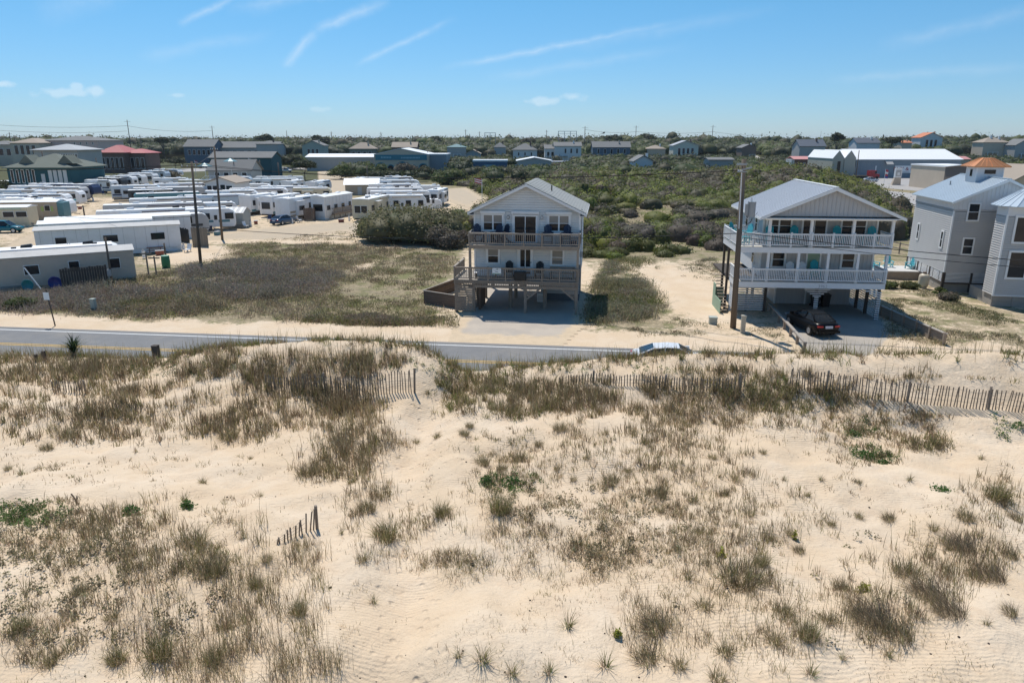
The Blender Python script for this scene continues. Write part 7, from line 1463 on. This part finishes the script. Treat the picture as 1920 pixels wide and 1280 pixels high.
def shrub(q, h, rx, ry, col, lab, name='bush', lobes=22, leaf=.14, nl=230, flat=.75, z=None, seed=0):
    p = G(*q); return tree(name, lab, (p.x, p.y, float(ground_h(p.x, p.y))), h, rx, col, -.5*h, lobes, leaf, nl, flat, 'bush', None, ry, seed)
GRN, OLV, DRK, GRB, YEL = (.115, .14, .046), (.125, .128, .052), (.070, .080, .036), (.145, .128, .09), (.18, .20, .06)
shrub((780, 452), 4.4, 8.6, 6.5, (.175, .168, .08), 'wide rounded bush in front of the caravan row', lobes=95, nl=190, leaf=.14); shrub((722, 444), 2.6, 3.6, 3, GRN, 'green left flank bush beside the wide rounded bush', lobes=20); shrub((842, 462), 3.0, 3.0, 4, GRB, 'grey brown bush left of the stilt house', lobes=18)
for (q, h, r, tr, c, lab) in (((572, 338), 6.5, 4.0, 2.8, DRK, 'lone dark pine with bare trunk beside the park lane'), ((640, 336), 5.6, 4.6, .6, GRN, 'round evergreen tree left of the end on caravan'), ((678, 330), 5.0, 4.4, .6, OLV, 'round evergreen tree below the long white roof'), ((716, 330), 4.6, 4.2, .6, GRN, 'evergreen tree left of the arched store front'), ((760, 332), 5.0, 5.0, .6, GRB, 'brownish tree in front of the arched store'), ((800, 336), 5.2, 4.6, .6, DRK, 'dark tree at the right of the arched store'), ((842, 346), 4.8, 5.4, .5, GRN, 'bright green spreading tree right of the caravan row'),
                              ((318, 340), 3.6, 4.2, .8, GRB, 'brown bush between caravans and dirt road'), ((150, 344), 4.6, 4.0, .8, DRK, 'dark tree right of the green building'), ((108, 350), 3.0, 2.2, .4, YEL, 'pale green bush against the green building'), ((70, 348), 3.4, 2.4, .5, GRN, 'green bush under the green building windows'), ((30, 362), 2.6, 3.4, .4, DRK, 'dark hedge bush at the left edge'), ((5, 360), 3, 3, .4, DRK, 'dark hedge bush beside the white wall'), ((330, 318), 5.0, 4.4, 1.6, DRK, 'dark tree at the top of the dirt road'), ((292, 316), 4.4, 4.0, 1.4, DRK, 'spreading dark tree right of the red restaurant'), ((500, 318), 5.2, 5, 1, DRK, 'dark tree behind the grey truck'), ((548, 318), 6.5, 5.4, 1.2, DRK, 'tall dark tree behind the white pickup'), ((600, 318), 5, 5, 1, GRN, 'green tree at the end of the park lane'), ((192, 318), 4.2, 3.4, .8, DRK, 'dark bush in front of the red restaurant')):
    p = G(*q); tree('tree' if h > 3.4 else 'bush', lab, (p.x, p.y), h, r, c, tr if tr > 1 else -.4*h, 16, .3, 110, .8, 'tree' if h > 3.4 else 'bush', 'trees around the caravan park')
for (px, tp, Yd, r, c, lab) in ((495, 251, 560, 7, DRK, 'tall dark tree on the skyline above the grey row'), (1572, 247, 430, 4, DRK, 'tall windblown pine on the skyline left of the white gable'), (1672, 255, 460, 6, DRK, 'broad dark pine left of the small orange roof'), (600, 253, 600, 7, DRK, 'round skyline tree left of the long store'), (1150, 252, 620, 8, DRK, 'skyline tree right of the gantry'), (1215, 251, 640, 9, DRK, 'skyline tree above the blue house'), (990, 257, 560, 6, GRB, 'brownish skyline tree left of the gantry'), (815, 256, 620, 7, DRK, 'skyline tree above the teal roof'), (304, 255, 480, 5, DRK, 'skyline tree above the red roof')):
    p = AY(px, tp, Yd); tree('tall_tree', lab, (p.x, p.y), p.z, r, c, p.z*.55, 14, .75, 60, .6, 'tree', 'tall trees on the skyline')

# low scrub on the empty lot and around the houses
def scrub(name, label, pxs, n, cols, hmax, size, nl, seed, rr=(.3, .8), gaps=.36, world=None):
    x, y = sample_poly(pxs, n, world=world); k = fbm(x*.28, y*.28, seed, 4); v = ground_veg(x, y); m = (k > gaps)*(v+RNG.normal(0, .12, n) > .5); m = m.astype(bool); x, y, k = x[m], y[m], k[m]; n = len(x)
    r = RNG.uniform(*rr, n)*(.7+k); h = hmax*(.35+1.1*np.clip(k-.36, 0, .4)/.4)*RNG.uniform(.6, 1.2, n); z = ground_h(x, y)
    c = vary(pick(x, y, cols, .11, seed+3), n, .22, .08); p, s, cc = lump_leaves(x, y, z+.02, r, h, c, np.full(n, nl), np.full(n, size)); p[:, 2] = np.maximum(p[:, 2], np.repeat(z, nl)+.01); lv, lf, lc = leaf_quads(p, s, cc, .1)
    nb = nl//2; idx = np.repeat(np.arange(n), nb); N_ = len(idx); bs = np.stack([x[idx]+RNG.normal(0, .55, N_)*r[idx], y[idx]+RNG.normal(0, .55, N_)*r[idx], z[idx]-.02], 1)
    bl = blades(bs, h[idx]*RNG.uniform(.7, 1.6, N_)+.08, RNG.normal(0, .45, (N_, 2)), np.full(N_, .028), vary(c[idx]*1.25, N_, .3, .12))
    v, f, c3 = merge([(lv, quads2tris(lf), lc), bl]); return tag(link(name, raw_mesh(name, v, f, 3, M_LEAF, c3)), label, 'scrub', kind='stuff')
S_COL = [(.26, .21, .14), (.22, .18, .115), (.18, .17, .07), (.29, .235, .15), (.155, .155, .055), (.30, .24, .155), (.23, .185, .125)]
LOT = [(-40, 600), (-40, 560), (150, 545), (270, 520), (330, 505), (380, 470), (480, 455), (540, 447), (620, 432), (700, 448), (840, 452), (858, 500), (800, 545), (792, 575), (862, 590), (858, 606), (760, 612), (640, 606), (500, 600), (330, 592), (180, 590), (60, 600)]
scrub('lot_scrub', 'low brown and green scrub covering the empty lot', LOT, 5200, S_COL, .30, .055, 20, 61)
DKG = [(.245, .21, .17), (.28, .235, .19), (.20, .18, .125), (.25, .215, .17)]
scrub('grey_scrub', 'grey twiggy shrub patch on the empty lot beside the leaning pole', [(340, 520), (420, 488), (560, 492), (640, 520), (600, 556), (440, 566), (340, 552)], 900, DKG, .7, .065, 36, 63, (.5, 1.0), .25)
scrub('roadside_scrub', 'dark roadside scrub clumps along the edge of the lot', [(520, 604), (640, 590), (740, 592), (840, 600), (860, 612), (700, 612), (560, 614)], 420, S_COL, .6, .06, 40, 65, (.35, .7), .3); scrub('roadside_scrub', 'dark roadside scrub clumps at the left below the beige mobile home', [(-40, 570), (150, 548), (330, 552), (420, 580), (330, 600), (200, 598), (0, 606)], 700, DKG+S_COL, .62, .06, 40, 66, (.35, .75), .3)
scrub('house_scrub', 'grassy scrub between the stilt house and the sandy gap', [(1098, 600), (1108, 548), (1130, 500), (1150, 482), (1230, 492), (1256, 540), (1240, 590), (1190, 605), (1110, 616)], 1100, [(.18, .175, .08), (.23, .21, .125), (.27, .245, .17), (.15, .16, .06)], .55, .06, 34, 67, (.3, .7), .3)
scrub('yard_scrub', 'sparse dry weeds around the porch house and grey house', [(1662, 640), (1668, 560), (1700, 530), (1760, 560), (1830, 585), (1990, 600), (1990, 660), (1800, 655)], 1500, [(.24, .205, .125), (.28, .24, .15), (.19, .18, .09)], .2, .05, 16, 69, (.2, .5), .42); scrub('yard_scrub', 'sparse dry weeds on the sandy gap left of the porch house', [(1250, 600), (1270, 500), (1340, 480), (1360, 560), (1370, 650), (1440, 600), (1490, 660), (1300, 655), (1110, 640)], 1500, [(.24, .205, .125), (.28, .24, .15), (.19, .17, .11)], .16, .05, 14, 70, (.2, .45), .42)
for (q, h, r, c, lab) in (((1782, 568), .7, 1.3, GRB, 'dry brown bush in front of the propane tank'), ((1705, 548), .6, 1.3, OLV, 'green bush beside the grey house footing'), ((1665, 545), .6, 1.0, GRN, 'small green bush below the garden deck'), ((1760, 552), .6, .8, GRN, 'green weed clump right of the propane tank'), ((40, 580), .8, 1.4, GRN, 'dark green bush below the boardwalk at left')): shrub(q, h, r, r*.8, c, lab, lobes=9, leaf=.07, nl=160)

# ------------------------------------------------------------------ dune grass
TAN, BRN, OLI, GRE, DRY = (.42, .33, .205), (.28, .215, .13), (.28, .24, .11), (.20, .215, .07), (.52, .42, .27)
# (centre px, radii px, number of tufts, height, style)
PATCH = [(90, 738, 200, 48, 240, .62, 0), (330, 715, 190, 36, 215, .62, 0), (60, 694, 120, 22, 150, .6, 0), (210, 690, 100, 18, 110, .55, 0), (480, 690, 160, 30, 210, .68, 0), (700, 668, 62, 28, 130, .62, 0), (575, 718, 120, 22, 70, .7, 0), (140, 800, 140, 32, 140, .5, 0), (300, 785, 160, 40, 190, .5, 0), (440, 800, 70, 34, 100, .55, 0), (548, 765, 80, 42, 130, .62, 0), (655, 752, 70, 30, 75, .7, 0), (662, 805, 50, 62, 150, .72, 0), (640, 862, 62, 36, 95, .6, 0), (600, 890, 40, 20, 40, .5, 0), (725, 830, 30, 20, 26, .45, 0), (700, 690, 60, 20, 50, .6, 0),
         (900, 716, 80, 24, 150, .62, 1), (945, 752, 110, 34, 190, .62, 1), (1015, 748, 120, 28, 180, .6, 0), (850, 745, 30, 14, 24, .45, 1), (1100, 742, 150, 30, 170, .55, 0), (1185, 792, 130, 44, 150, .52, 0), (1130, 830, 90, 26, 50, .4, 0), (1250, 738, 130, 30, 150, .58, 0), (1405, 742, 72, 30, 120, .62, 1), (1500, 752, 90, 24, 100, .55, 1), (1600, 738, 60, 16, 60, .45, 0), (1420, 692, 150, 14, 130, .55, 0), (1700, 700, 70, 14, 40, .4, 0), (1380, 802, 120, 40, 100, .42, 0), (1650, 800, 105, 42, 150, .42, 2), (1742, 832, 38, 14, 50, .4, 1), (1300, 880, 120, 56, 90, .4, 0), (1240, 850, 60, 30, 40, .45, 0),
         (1000, 960, 110, 48, 80, .3, 2), (1150, 940, 130, 44, 110, .28, 2), (1200, 1000, 150, 56, 120, .3, 2), (1060, 1060, 100, 40, 60, .28, 2), (838, 1050, 60, 16, 46, .35, 2), (1000, 880, 90, 30, 24, .3, 0),
         (130, 1000, 160, 60, 200, .38, 2), (250, 1010, 90, 60, 120, .5, 0), (80, 1135, 120, 110, 170, .42, 2), (300, 1150, 210, 120, 215, .5, 0), (520, 1135, 90, 120, 115, .7, 0), (470, 1250, 160, 40, 90, .55, 0), (560, 1040, 40, 30, 26, .6, 0), (390, 1055, 60, 30, 70, .4, 1), (700, 920, 30, 20, 20, .4, 0), (420, 960, 60, 30, 20, .35, 2),
         (1850, 690, 80, 20, 40, .35, 2), (1080, 900, 160, 60, 150, .3, 0), (1150, 980, 180, 70, 200, .28, 2), (1040, 1010, 120, 60, 120, .3, 0), (1230, 1060, 130, 60, 120, .28, 2), (950, 900, 60, 40, 60, .3, 2), (1400, 960, 140, 60, 110, .32, 0), (1340, 1010, 100, 50, 80, .35, 0), (1480, 1130, 130, 60, 90, .36, 0), (1240, 1180, 70, 60, 70, .42, 0), (1700, 1100, 110, 70, 110, .45, 0), (1640, 1150, 70, 60, 60, .45, 0), (1810, 1040, 80, 50, 70, .42, 0), (1860, 940, 50, 50, 50, .42, 0), (1380, 1080, 70, 50, 60, .42, 0), (720, 1000, 60, 50, 60, .4, 0), (690, 930, 50, 50, 50, .4, 0), (830, 970, 50, 25, 40, .35, 0), (1420, 1210, 120, 50, 60, .35, 0), (850, 1060, 70, 25, 40, .32, 2), (250, 880, 200, 30, 30, .25, 2), (1650, 830, 120, 40, 80, .35, 0), (1300, 790, 160, 50, 120, .4, 0), (1560, 720, 140, 20, 60, .4, 0), (1560, 1000, 300, 120, 60, .22, 2), (1500, 870, 250, 60, 50, .22, 2), (900, 1150, 260, 100, 36, .2, 2), (800, 900, 60, 80, 14, .2, 2), (960, 830, 90, 30, 40, .32, 1)]
bl = []
def tufts(x, y, z, h, style, nb=None):
    n = len(x); nb = nb or (13 if style == 0 else 17); dist = np.hypot(x, y); idx = np.repeat(np.arange(n), nb); N_ = len(idx); rb = RNG.uniform(.05, .17, n)
    b0 = np.stack([x[idx]+RNG.normal(0, 1, N_)*rb[idx], y[idx]+RNG.normal(0, 1, N_)*rb[idx], z[idx]-.03], 1); hh = (h*RNG.uniform(.55, 1.25, n))[idx]*RNG.uniform(.35, 1.15, N_)
    sp = {0: .30, 1: .55, 2: .55}[style]; lean = RNG.normal(0, sp, (N_, 2))+np.array([-.08, .02]); w = np.clip(dist[idx]*.00075, .008, .03)*RNG.uniform(.7, 1.3, N_)
    pal = np.array({0: [TAN, BRN, OLI, BRN, DRY, OLI], 1: [OLI, BRN, OLI, GRE, BRN], 2: [BRN, TAN, OLI, DRY, BRN]}[style]); tc = pal[RNG.integers(0, len(pal), n)]
    return blades(b0, hh, lean, w, vary(tc[idx], N_, .3, .1))
for (cx, cy, rx, ry, n, h, sty) in PATCH:
    n = int(n*1.1); a = RNG.uniform(0, 2*math.pi, n); q = np.sqrt(RNG.uniform(0, 1.15, n)); q = np.where(RNG.uniform(size=n) < .12, q*1.35, q); px = cx+np.cos(a)*q*rx; py = np.minimum(cy+np.sin(a)*q*ry, 1330); py = np.maximum(py, 662)
    x, y, z = dune_at(px, py); m = (y < dune_crest_y(x)+1.3) & (fbm(x*.9, y*.9, 201, 3) > .36); bl.append(tufts(x[m], y[m], z[m], h, sty))
    if sty == 0:      # upright sea-oat stalks
        k = np.repeat(np.arange(m.sum()), 2); sx, sy, sz = x[m][k]+RNG.normal(0, .25, len(k)), y[m][k]+RNG.normal(0, .25, len(k)), z[m][k]; dd = np.hypot(sx, sy)
        bl.append(blades(np.stack([sx, sy, dune_h(sx, sy)-.03], 1), h*RNG.uniform(.9, 1.75, len(k)), RNG.normal(0, .10, (len(k), 2)), np.clip(dd*.0006, .007, .022), vary(np.array(BRN)*.95, len(k), .3, .08)))
# grass along the crest towards the road
x = RNG.uniform(-34, 32, 2600); y = dune_crest_y(x)+RNG.normal(.5, .75, len(x)); dens = np.interp(x, [-34, -20, -16, -3.5, -1.2, 0, 14, 16, 32], [.9, .8, 1, .9, .35, 1, .9, .6, .45]); m = (RNG.uniform(size=len(x)) < dens) & (fbm(x*.7, y*.7, 88, 3) > .34); x, y = x[m], y[m]
g = tufts(x, y, dune_h(x, y), .58, 1, 14); bl.append(g); N_ = 1800; x = RNG.uniform(-30, 30, N_); y = dune_crest_y(x)+RNG.normal(.6, .5, N_); bl.append(blades(np.stack([x, y, dune_h(x, y)], 1), RNG.uniform(.5, 1.15, N_), RNG.normal(0, .1, (N_, 2)), np.full(N_, .017), vary(OLI, N_, .3, .1)))
x = RNG.uniform(-30, 30, 1500); y = dune_crest_y(x)+RNG.uniform(.9, 2.4, len(x)); g = tufts(x, y, dune_h(x, y), .42, 1, 12); g = (g[0], g[1], g[2]*np.array([.85, 1.15, .6])); bl.append(g)
# thin scatter over bare sand
px = RNG.uniform(-20, 1940, 3200); py = RNG.uniform(745, 1300, 3200); x, y, z = dune_at(px, py); pthx = np.interp(y, [8, 14, 18, 24, 29, 33, 36], [-2.2, -2.6, -3.0, -3.7, -3.8, -2.6, -1.9]); m = (np.abs(x-pthx) > .9) & (fbm(x*.35, y*.35, 301, 3) > .45); bl.append(tufts(x[m], y[m], z[m], .17, 2, 5))
v, f, c = merge(bl); tag(link('dune_grass', raw_mesh('dune_grass', v, f, 3, M_GRASS, c)), 'thin brown and olive dune grass growing over the sand', 'grass', kind='stuff')
# low leafy weeds
WD = [(960, 905, 60, 22, 40, 1), (1000, 940, 90, 30, 60, 0), (1120, 950, 110, 40, 60, 0), (1180, 1010, 130, 50, 60, 0), (60, 965, 70, 26, 90, 1), (130, 1010, 150, 50, 150, 0), (80, 1120, 120, 90, 130, 0), (280, 1120, 160, 90, 90, 0), (1620, 800, 40, 16, 24, 1), (1630, 850, 40, 14, 30, 1), (1660, 860, 30, 8, 14, 1), (1880, 800, 30, 30, 16, 1), (1560, 1090, 340, 120, 26, 0), (1120, 1040, 60, 30, 30, 0), (1200, 690, 250, 10, 60, 1), (700, 690, 200, 20, 40, 1), (330, 690, 120, 16, 60, 1)]
ps, ss, cs = [], [], []
for (cx, cy, rx, ry, n, grn) in WD:
    n = n if grn else int(n*.6)
    a = RNG.uniform(0, 2*math.pi, n); q = np.sqrt(RNG.uniform(0, 1, n)); x, y, z = dune_at(cx+np.cos(a)*q*rx, np.maximum(662, cy+np.sin(a)*q*ry)); k = np.repeat(np.arange(n), 22); N_ = len(k); hh = RNG.uniform(.08, .3, n)
    ps.append(np.stack([x[k]+RNG.normal(0, .07, N_), y[k]+RNG.normal(0, .07, N_), z[k]+RNG.uniform(0, 1, N_)*hh[k]], 1)); ss.append(RNG.uniform(.02, .045, N_)); base = np.array((.12, .185, .05) if grn else (.26, .225, .13)); cs.append(vary(base*RNG.uniform(.7, 1.25, (n, 1))[k], N_, .2, .1))
v, f, c = leaf_quads(np.concatenate(ps), np.concatenate(ss), np.concatenate(cs)); tag(link('dune_weeds', raw_mesh('dune_weeds', v, quads2tris(f), 3, M_LEAF, c)), 'small leafy weeds scattered over the dune sand', 'weeds', kind='stuff')
# dark shell and twig fragments
n = 260; x, y, z = dune_at(RNG.uniform(0, 1920, n), RNG.uniform(770, 1290, n)); r = RNG.gamma(2, .006, n)+.01; v, f, c = domes(x, y, z, r, r*.6, vary((.07, .055, .045), n, .4, .1), 1.0, 6, 2); tag(link('beach_debris', raw_mesh('beach_debris', v, f, 3, M_LEAF, c)), 'dark shell and bark fragments scattered on the sand', 'debris', kind='stuff')

# clumps one can pick out
def clump_mesh(seed, n, h, rb, sp, wind, pal, w=.011):
    global RNG
    keep = RNG; RNG = np.random.default_rng(seed); a = RNG.uniform(0, 2*math.pi, n); q = np.sqrt(RNG.uniform(0, 1, n)); bx, by = np.cos(a)*q*rb, np.sin(a)*q*rb
    lean = np.stack([bx, by], 1)/rb*sp+RNG.normal(0, .4, (n, 2))+np.array(wind); P_ = np.array(pal)[RNG.integers(0, len(pal), n)]; dead = RNG.uniform(size=n) < .28; lean[dead] = lean[dead]*2.2+RNG.normal(0, .5, (dead.sum(), 2)); P_[dead] = DRY
    v, f, c = blades(np.stack([bx, by, 0*bx-.06], 1), h*RNG.uniform(.45, 1.15, n), lean, np.full(n, w)*RNG.uniform(.7, 1.4, n), vary(P_, n, .3, .1)); RNG = keep
    return raw_mesh('grass_clump', v, f, 3, M_GRASS, c)
DKB, SLV, BLD = (.20, .16, .105), (.34, .28, .19), (.185, .175, .07)
CM = [clump_mesh(1, 420, .62, .30, .55, (-.1, .1), [DKB, BLD, OLI, SLV]), clump_mesh(2, 300, .60, .24, .6, (-.5, .35), [DKB, SLV, DKB, BLD]), clump_mesh(3, 150, .42, .12, .6, (0, 0), [OLI, BLD, SLV, DRY]), clump_mesh(4, 60, .38, .05, .8, (0, 0), [GRE, OLI, SLV]), clump_mesh(5, 380, .7, .25, .3, (0, .05), [OLI, TAN, BLD, GRE]), clump_mesh(6, 520, .75, .38, .5, (-.75, .5), [DKB, SLV, DKB])]
def clump(px, py, k, s, label, group, sz=None):
    x, y, z = dune_at([px], [py]); o = link('grass_clump', CM[k], None, (float(x[0]), float(y[0]), float(z[0])), (0, 0, random.uniform(-.4, .4) if k in (1, 5) else random.uniform(0, 6.28)), (s, s, sz or s)); return tag(o, label, 'grass clump', group)
NAMED = [(1385, 1090, 0, 1.5, 'largest dark grass clump right of the middle foreground'), (1425, 1060, 4, .8, 'upright grass clump touching the largest dark clump'), (1640, 1165, 5, 1.05, 'big swept grass clump with green weed beside it, lower right'), (1690, 1195, 1, 1.1, 'swept grass clump just above the lower right corner'), (1745, 1120, 5, 1.1, 'long windswept grass mass at right'), (1785, 1150, 5, .85, 'lower tail of the long windswept grass mass'), (1700, 1075, 0, 1.0, 'bushy grass clump at the upper left of the windswept mass'), (1805, 1030, 5, 1.0, 'dark windswept clump near the right edge'), (1860, 1085, 5, .9, 'windswept grass tail below the dark right clump'), (1868, 935, 4, 1.2, 'tall green tinged clump at the right edge'), (1812, 972, 0, .7, 'round dark clump left of the tall right edge clump'), (1895, 1045, 1, .8, 'small swept clump at the right edge'), (1905, 975, 1, .8, 'low grass clump cut by the right edge'), (1232, 1180, 1, 1.2, 'swept dark clump in the lower centre right'), (1215, 1240, 1, 1.0, 'lower dark clump below the swept centre clump'), (938, 958, 4, 1.25, 'tall olive tussock among green weeds in the centre'), (830, 965, 4, .9, 'bushy grass clump right of the sandy path'), (725, 1010, 4, 1.2, 'tall green grass clump left of the sandy path'), (690, 955, 0, .8, 'dark clump left of the path above the tall green one'), (362, 1020, 0, 1.2, 'olive mound of fine grass in the left foreground'), (400, 1070, 0, 1.0, 'second grass mound below the olive mound'), (455, 1010, 3, 1.0, 'small green spiky tuft right of the olive mound'), (430, 822, 0, 1.1, 'dark drooping clump on the left slope'), (575, 890, 0, 1.0, 'dark clump at the foot of the long grass bank'), (130, 818, 0, 1.1, 'dark clump at the foot of the left slope'), (88, 842, 0, .7, 'small matted clump below the left slope'), (905, 870, 0, .8, 'dark tuft left of the three upper tufts'), (975, 862, 0, .8, 'dark tuft right of the three upper tufts'), (940, 880, 0, .55, 'low dark tuft between the upper tufts'), (1050, 805, 0, .8, 'dark tuft below the central grass bank'), (1238, 925, 0, .7, 'dark lone tuft right of the weeds'), (1145, 905, 0, .8, 'dark tuft above the weed patch'), (300, 1230, 4, 1.0, 'dark upright clump at the bottom left'), (1065, 1175, 3, 1.4, 'small spiky tuft alone on bare sand in the lower centre'), (1515, 1195, 4, .8, 'green clump in the lower right group of four'), (1455, 1205, 2, 1.1, 'second green clump of the lower right group'), (1360, 1225, 2, 1.1, 'bottom clump of the lower right group'), (1320, 1140, 2, 1.2, 'left upright clump of the lower right group'), (1470, 1150, 2, 1.3, 'upper clump of the lower right group'), (1555, 1165, 2, 1.0, 'right clump of the lower right group'), (1135, 1250, 3, 1.4, 'green spiky tuft at the bottom centre right'), (905, 1240, 3, 1.5, 'green spiky tuft at the bottom centre')]
for (a, b_, k, s, lab) in NAMED: clump(a, b_, k, s, lab, 'grass clumps on the dune')
for (a, b_, k, s) in ((1480, 1000, 2, .7), (1610, 970, 2, .8), (1668, 975, 1, .7), (1750, 992, 2, .8), (1560, 985, 2, .7), (1310, 1000, 2, .9), (1270, 1030, 2, .8), (1290, 1085, 3, 1.1), (1405, 965, 2, 1.0), (1440, 1010, 2, 1.0), (1500, 1035, 1, .6), (1580, 1105, 1, .7), (1705, 900, 3, 1.0), (1540, 900, 3, .9), (1515, 930, 3, .8), (1610, 905, 2, .6), (1470, 900, 3, .8), (1380, 900, 2, .8), (1300, 940, 2, .9), (1335, 860, 2, .9), (1840, 860, 3, 1.0), (1850, 1170, 3, .8), (1895, 1150, 1, .6), (1580, 1235, 3, .8), (1665, 1230, 3, .9), (1520, 1265, 3, 1.2), (1275, 1250, 2, .9), (1345, 1275, 2, 1.0), (960, 1265, 3, 1.2), (1030, 1262, 3, 1.1), (860, 1230, 3, .9), (700, 1130, 3, .9), (680, 1050, 2, .8), (640, 1000, 3, .7), (660, 905, 2, .9), (780, 830, 2, .8), (820, 820, 2, .9), (870, 815, 0, .6), (880, 800, 0, .5), (1010, 835, 0, .5), (1045, 880, 2, .7), (1100, 860, 2, .8), (1075, 900, 2, .7), (1180, 885, 2, .8), (1290, 800, 2, 1.0), (1210, 830, 2, .9), (1430, 850, 2, .8), (1360, 930, 1, .6), (1240, 960, 2, .6), (715, 755, 2, .9), (470, 860, 2, .5), (380, 905, 2, .8), (345, 940, 3, 1.3), (490, 930, 3, .6), (40, 890, 3, 1.2), (15, 880, 2, .8), (240, 960, 3, 1.5), (60, 1040, 2, .8), (150, 1110, 0, .6), (210, 1160, 2, .9), (420, 1180, 2, 1.0), (330, 1070, 2, .8), (480, 1100, 4, .7), (500, 1050, 2, .9), (560, 1150, 4, .7), (100, 1240, 2, 1.0), (400, 1240, 4, .8), (220, 1240, 4, .7), (40, 1180, 4, .7)):
    wh = ('left' if a < 600 else 'middle' if a < 1250 else 'right'); hh = ('far, upper' if b_ < 900 else 'near, lower' if b_ > 1100 else 'central'); clump(a, b_, k, s, f'small scattered beach grass tuft on open sand, {hh} {wh} part of the dune', f'small scattered grass tufts, {hh} {wh}')
# broad leaved plants
def leafy(px, py, r, h, col, n, lab, size=.05, name='leafy_plant'):
    x, y, z = dune_at([px], [py]); a = RNG.normal(0, .45, (n, 2))*r; hh = np.clip(RNG.uniform(0, 1, n)*h*(1.2-np.hypot(a[:, 0], a[:, 1])/r), .01, h); v, f, c = leaf_quads(np.stack([a[:, 0], a[:, 1], hh], 1), RNG.uniform(.6, 1.2, n)*size, vary(col, n, .22, .1)); t = thing(name, lab, 'plant', (float(x[0]), float(y[0]), float(z[0])), 0, 'broad leaved plants on the dune')
    link('foliage', raw_mesh('foliage', v, quads2tris(f), 3, M_LEAF, c), t); b = MB()
    for i in range(5): b.tube((0, 0, -.05), (a[i, 0]*.8, a[i, 1]*.8, hh[i]), .006, .004, n=4)
    b.build('stem', M_BROWN, t)
PG, PY = (.09, .17, .045), (.34, .34, .07)
for (a, b_, r, h, c, n, lab) in ((912, 905, .26, .3, PG, 160, 'green strap leaved plant above the olive tussock'), (245, 965, .34, .35, PG, 240, 'dark green leafy plant in the left foreground'), (350, 950, .28, .25, PG, 200, 'dark green leafy plant right of the other, left foreground'), (1620, 855, .42, .22, PG, 240, 'spreading green plant on the right slope'), (1655, 868, .3, .16, PG, 120, 'small green plant right of the spreading one'), (1765, 917, .36, .1, PG, 140, 'flat green mat plant on bare sand at right'), (1600, 815, .4, .2, PG, 160, 'green plant above the spreading one'), (1158, 1192, .1, .3, PY, 70, 'yellow green flowering sprig alone on bare sand'), (1352, 1042, .14, .28, PY, 60, 'yellow flowering sprig left of the largest dark clump'), (1618, 1108, .18, .32, PY, 90, 'yellow green weed on the swept clump'), (1910, 800, .4, .25, PG, 150, 'green weed at the right edge below the fence'), (40, 968, .6, .3, (.08, .12, .035), 320, 'green weed patch at the left edge'), (960, 905, .4, .28, PG, 200, 'green weeds right of the strap leaved plant'), (1490, 1010, .1, .3, PY, 50, 'yellow green sprig among small tufts at right')):
    leafy(a, b_, r, h, c, n, lab)
# yucca
x, y, z = dune_at([140], [668]); t = thing('yucca', 'dark green spiky yucca on the dune crest at left', 'plant', (float(x[0]), float(y[0]), float(z[0])), 0); n = 130; v, f, c = blades(np.stack([RNG.normal(0, .06, n), RNG.normal(0, .06, n), RNG.uniform(.2, .55, n)], 1), RNG.uniform(.6, 1.05, n), RNG.normal(0, .95, (n, 2)), np.full(n, .055), vary((.045, .075, .03), n, .3, .1), .2); link('leaves', raw_mesh('leaves', v, f, 3, M_LEAF, c), t); MB().tube((0, 0, -.1), (0, 0, .5), .09, .07, n=7).build('stem', M_BROWN, t)

# ------------------------------------------------------------------ the air: thin even haze round the whole scene
hz = MB().box(-7600, 7600, -700, 10400, -1.5, 42).build('haze', bpy.data.materials.new('haze_air')); tag(hz, kind='stuff'); hm = hz.data.materials[0]; hm.use_nodes = True; hm.node_tree.nodes.clear()
pv_ = hm.node_tree.nodes.new('ShaderNodeVolumePrincipled'); pv_.inputs['Color'].default_value = (.80, .88, 1.0, 1); pv_.inputs['Density'].default_value = .00007; pv_.inputs['Anisotropy'].default_value = .2
ho = hm.node_tree.nodes.new('ShaderNodeOutputMaterial'); hm.node_tree.links.new(pv_.outputs[0], ho.inputs['Volume'])
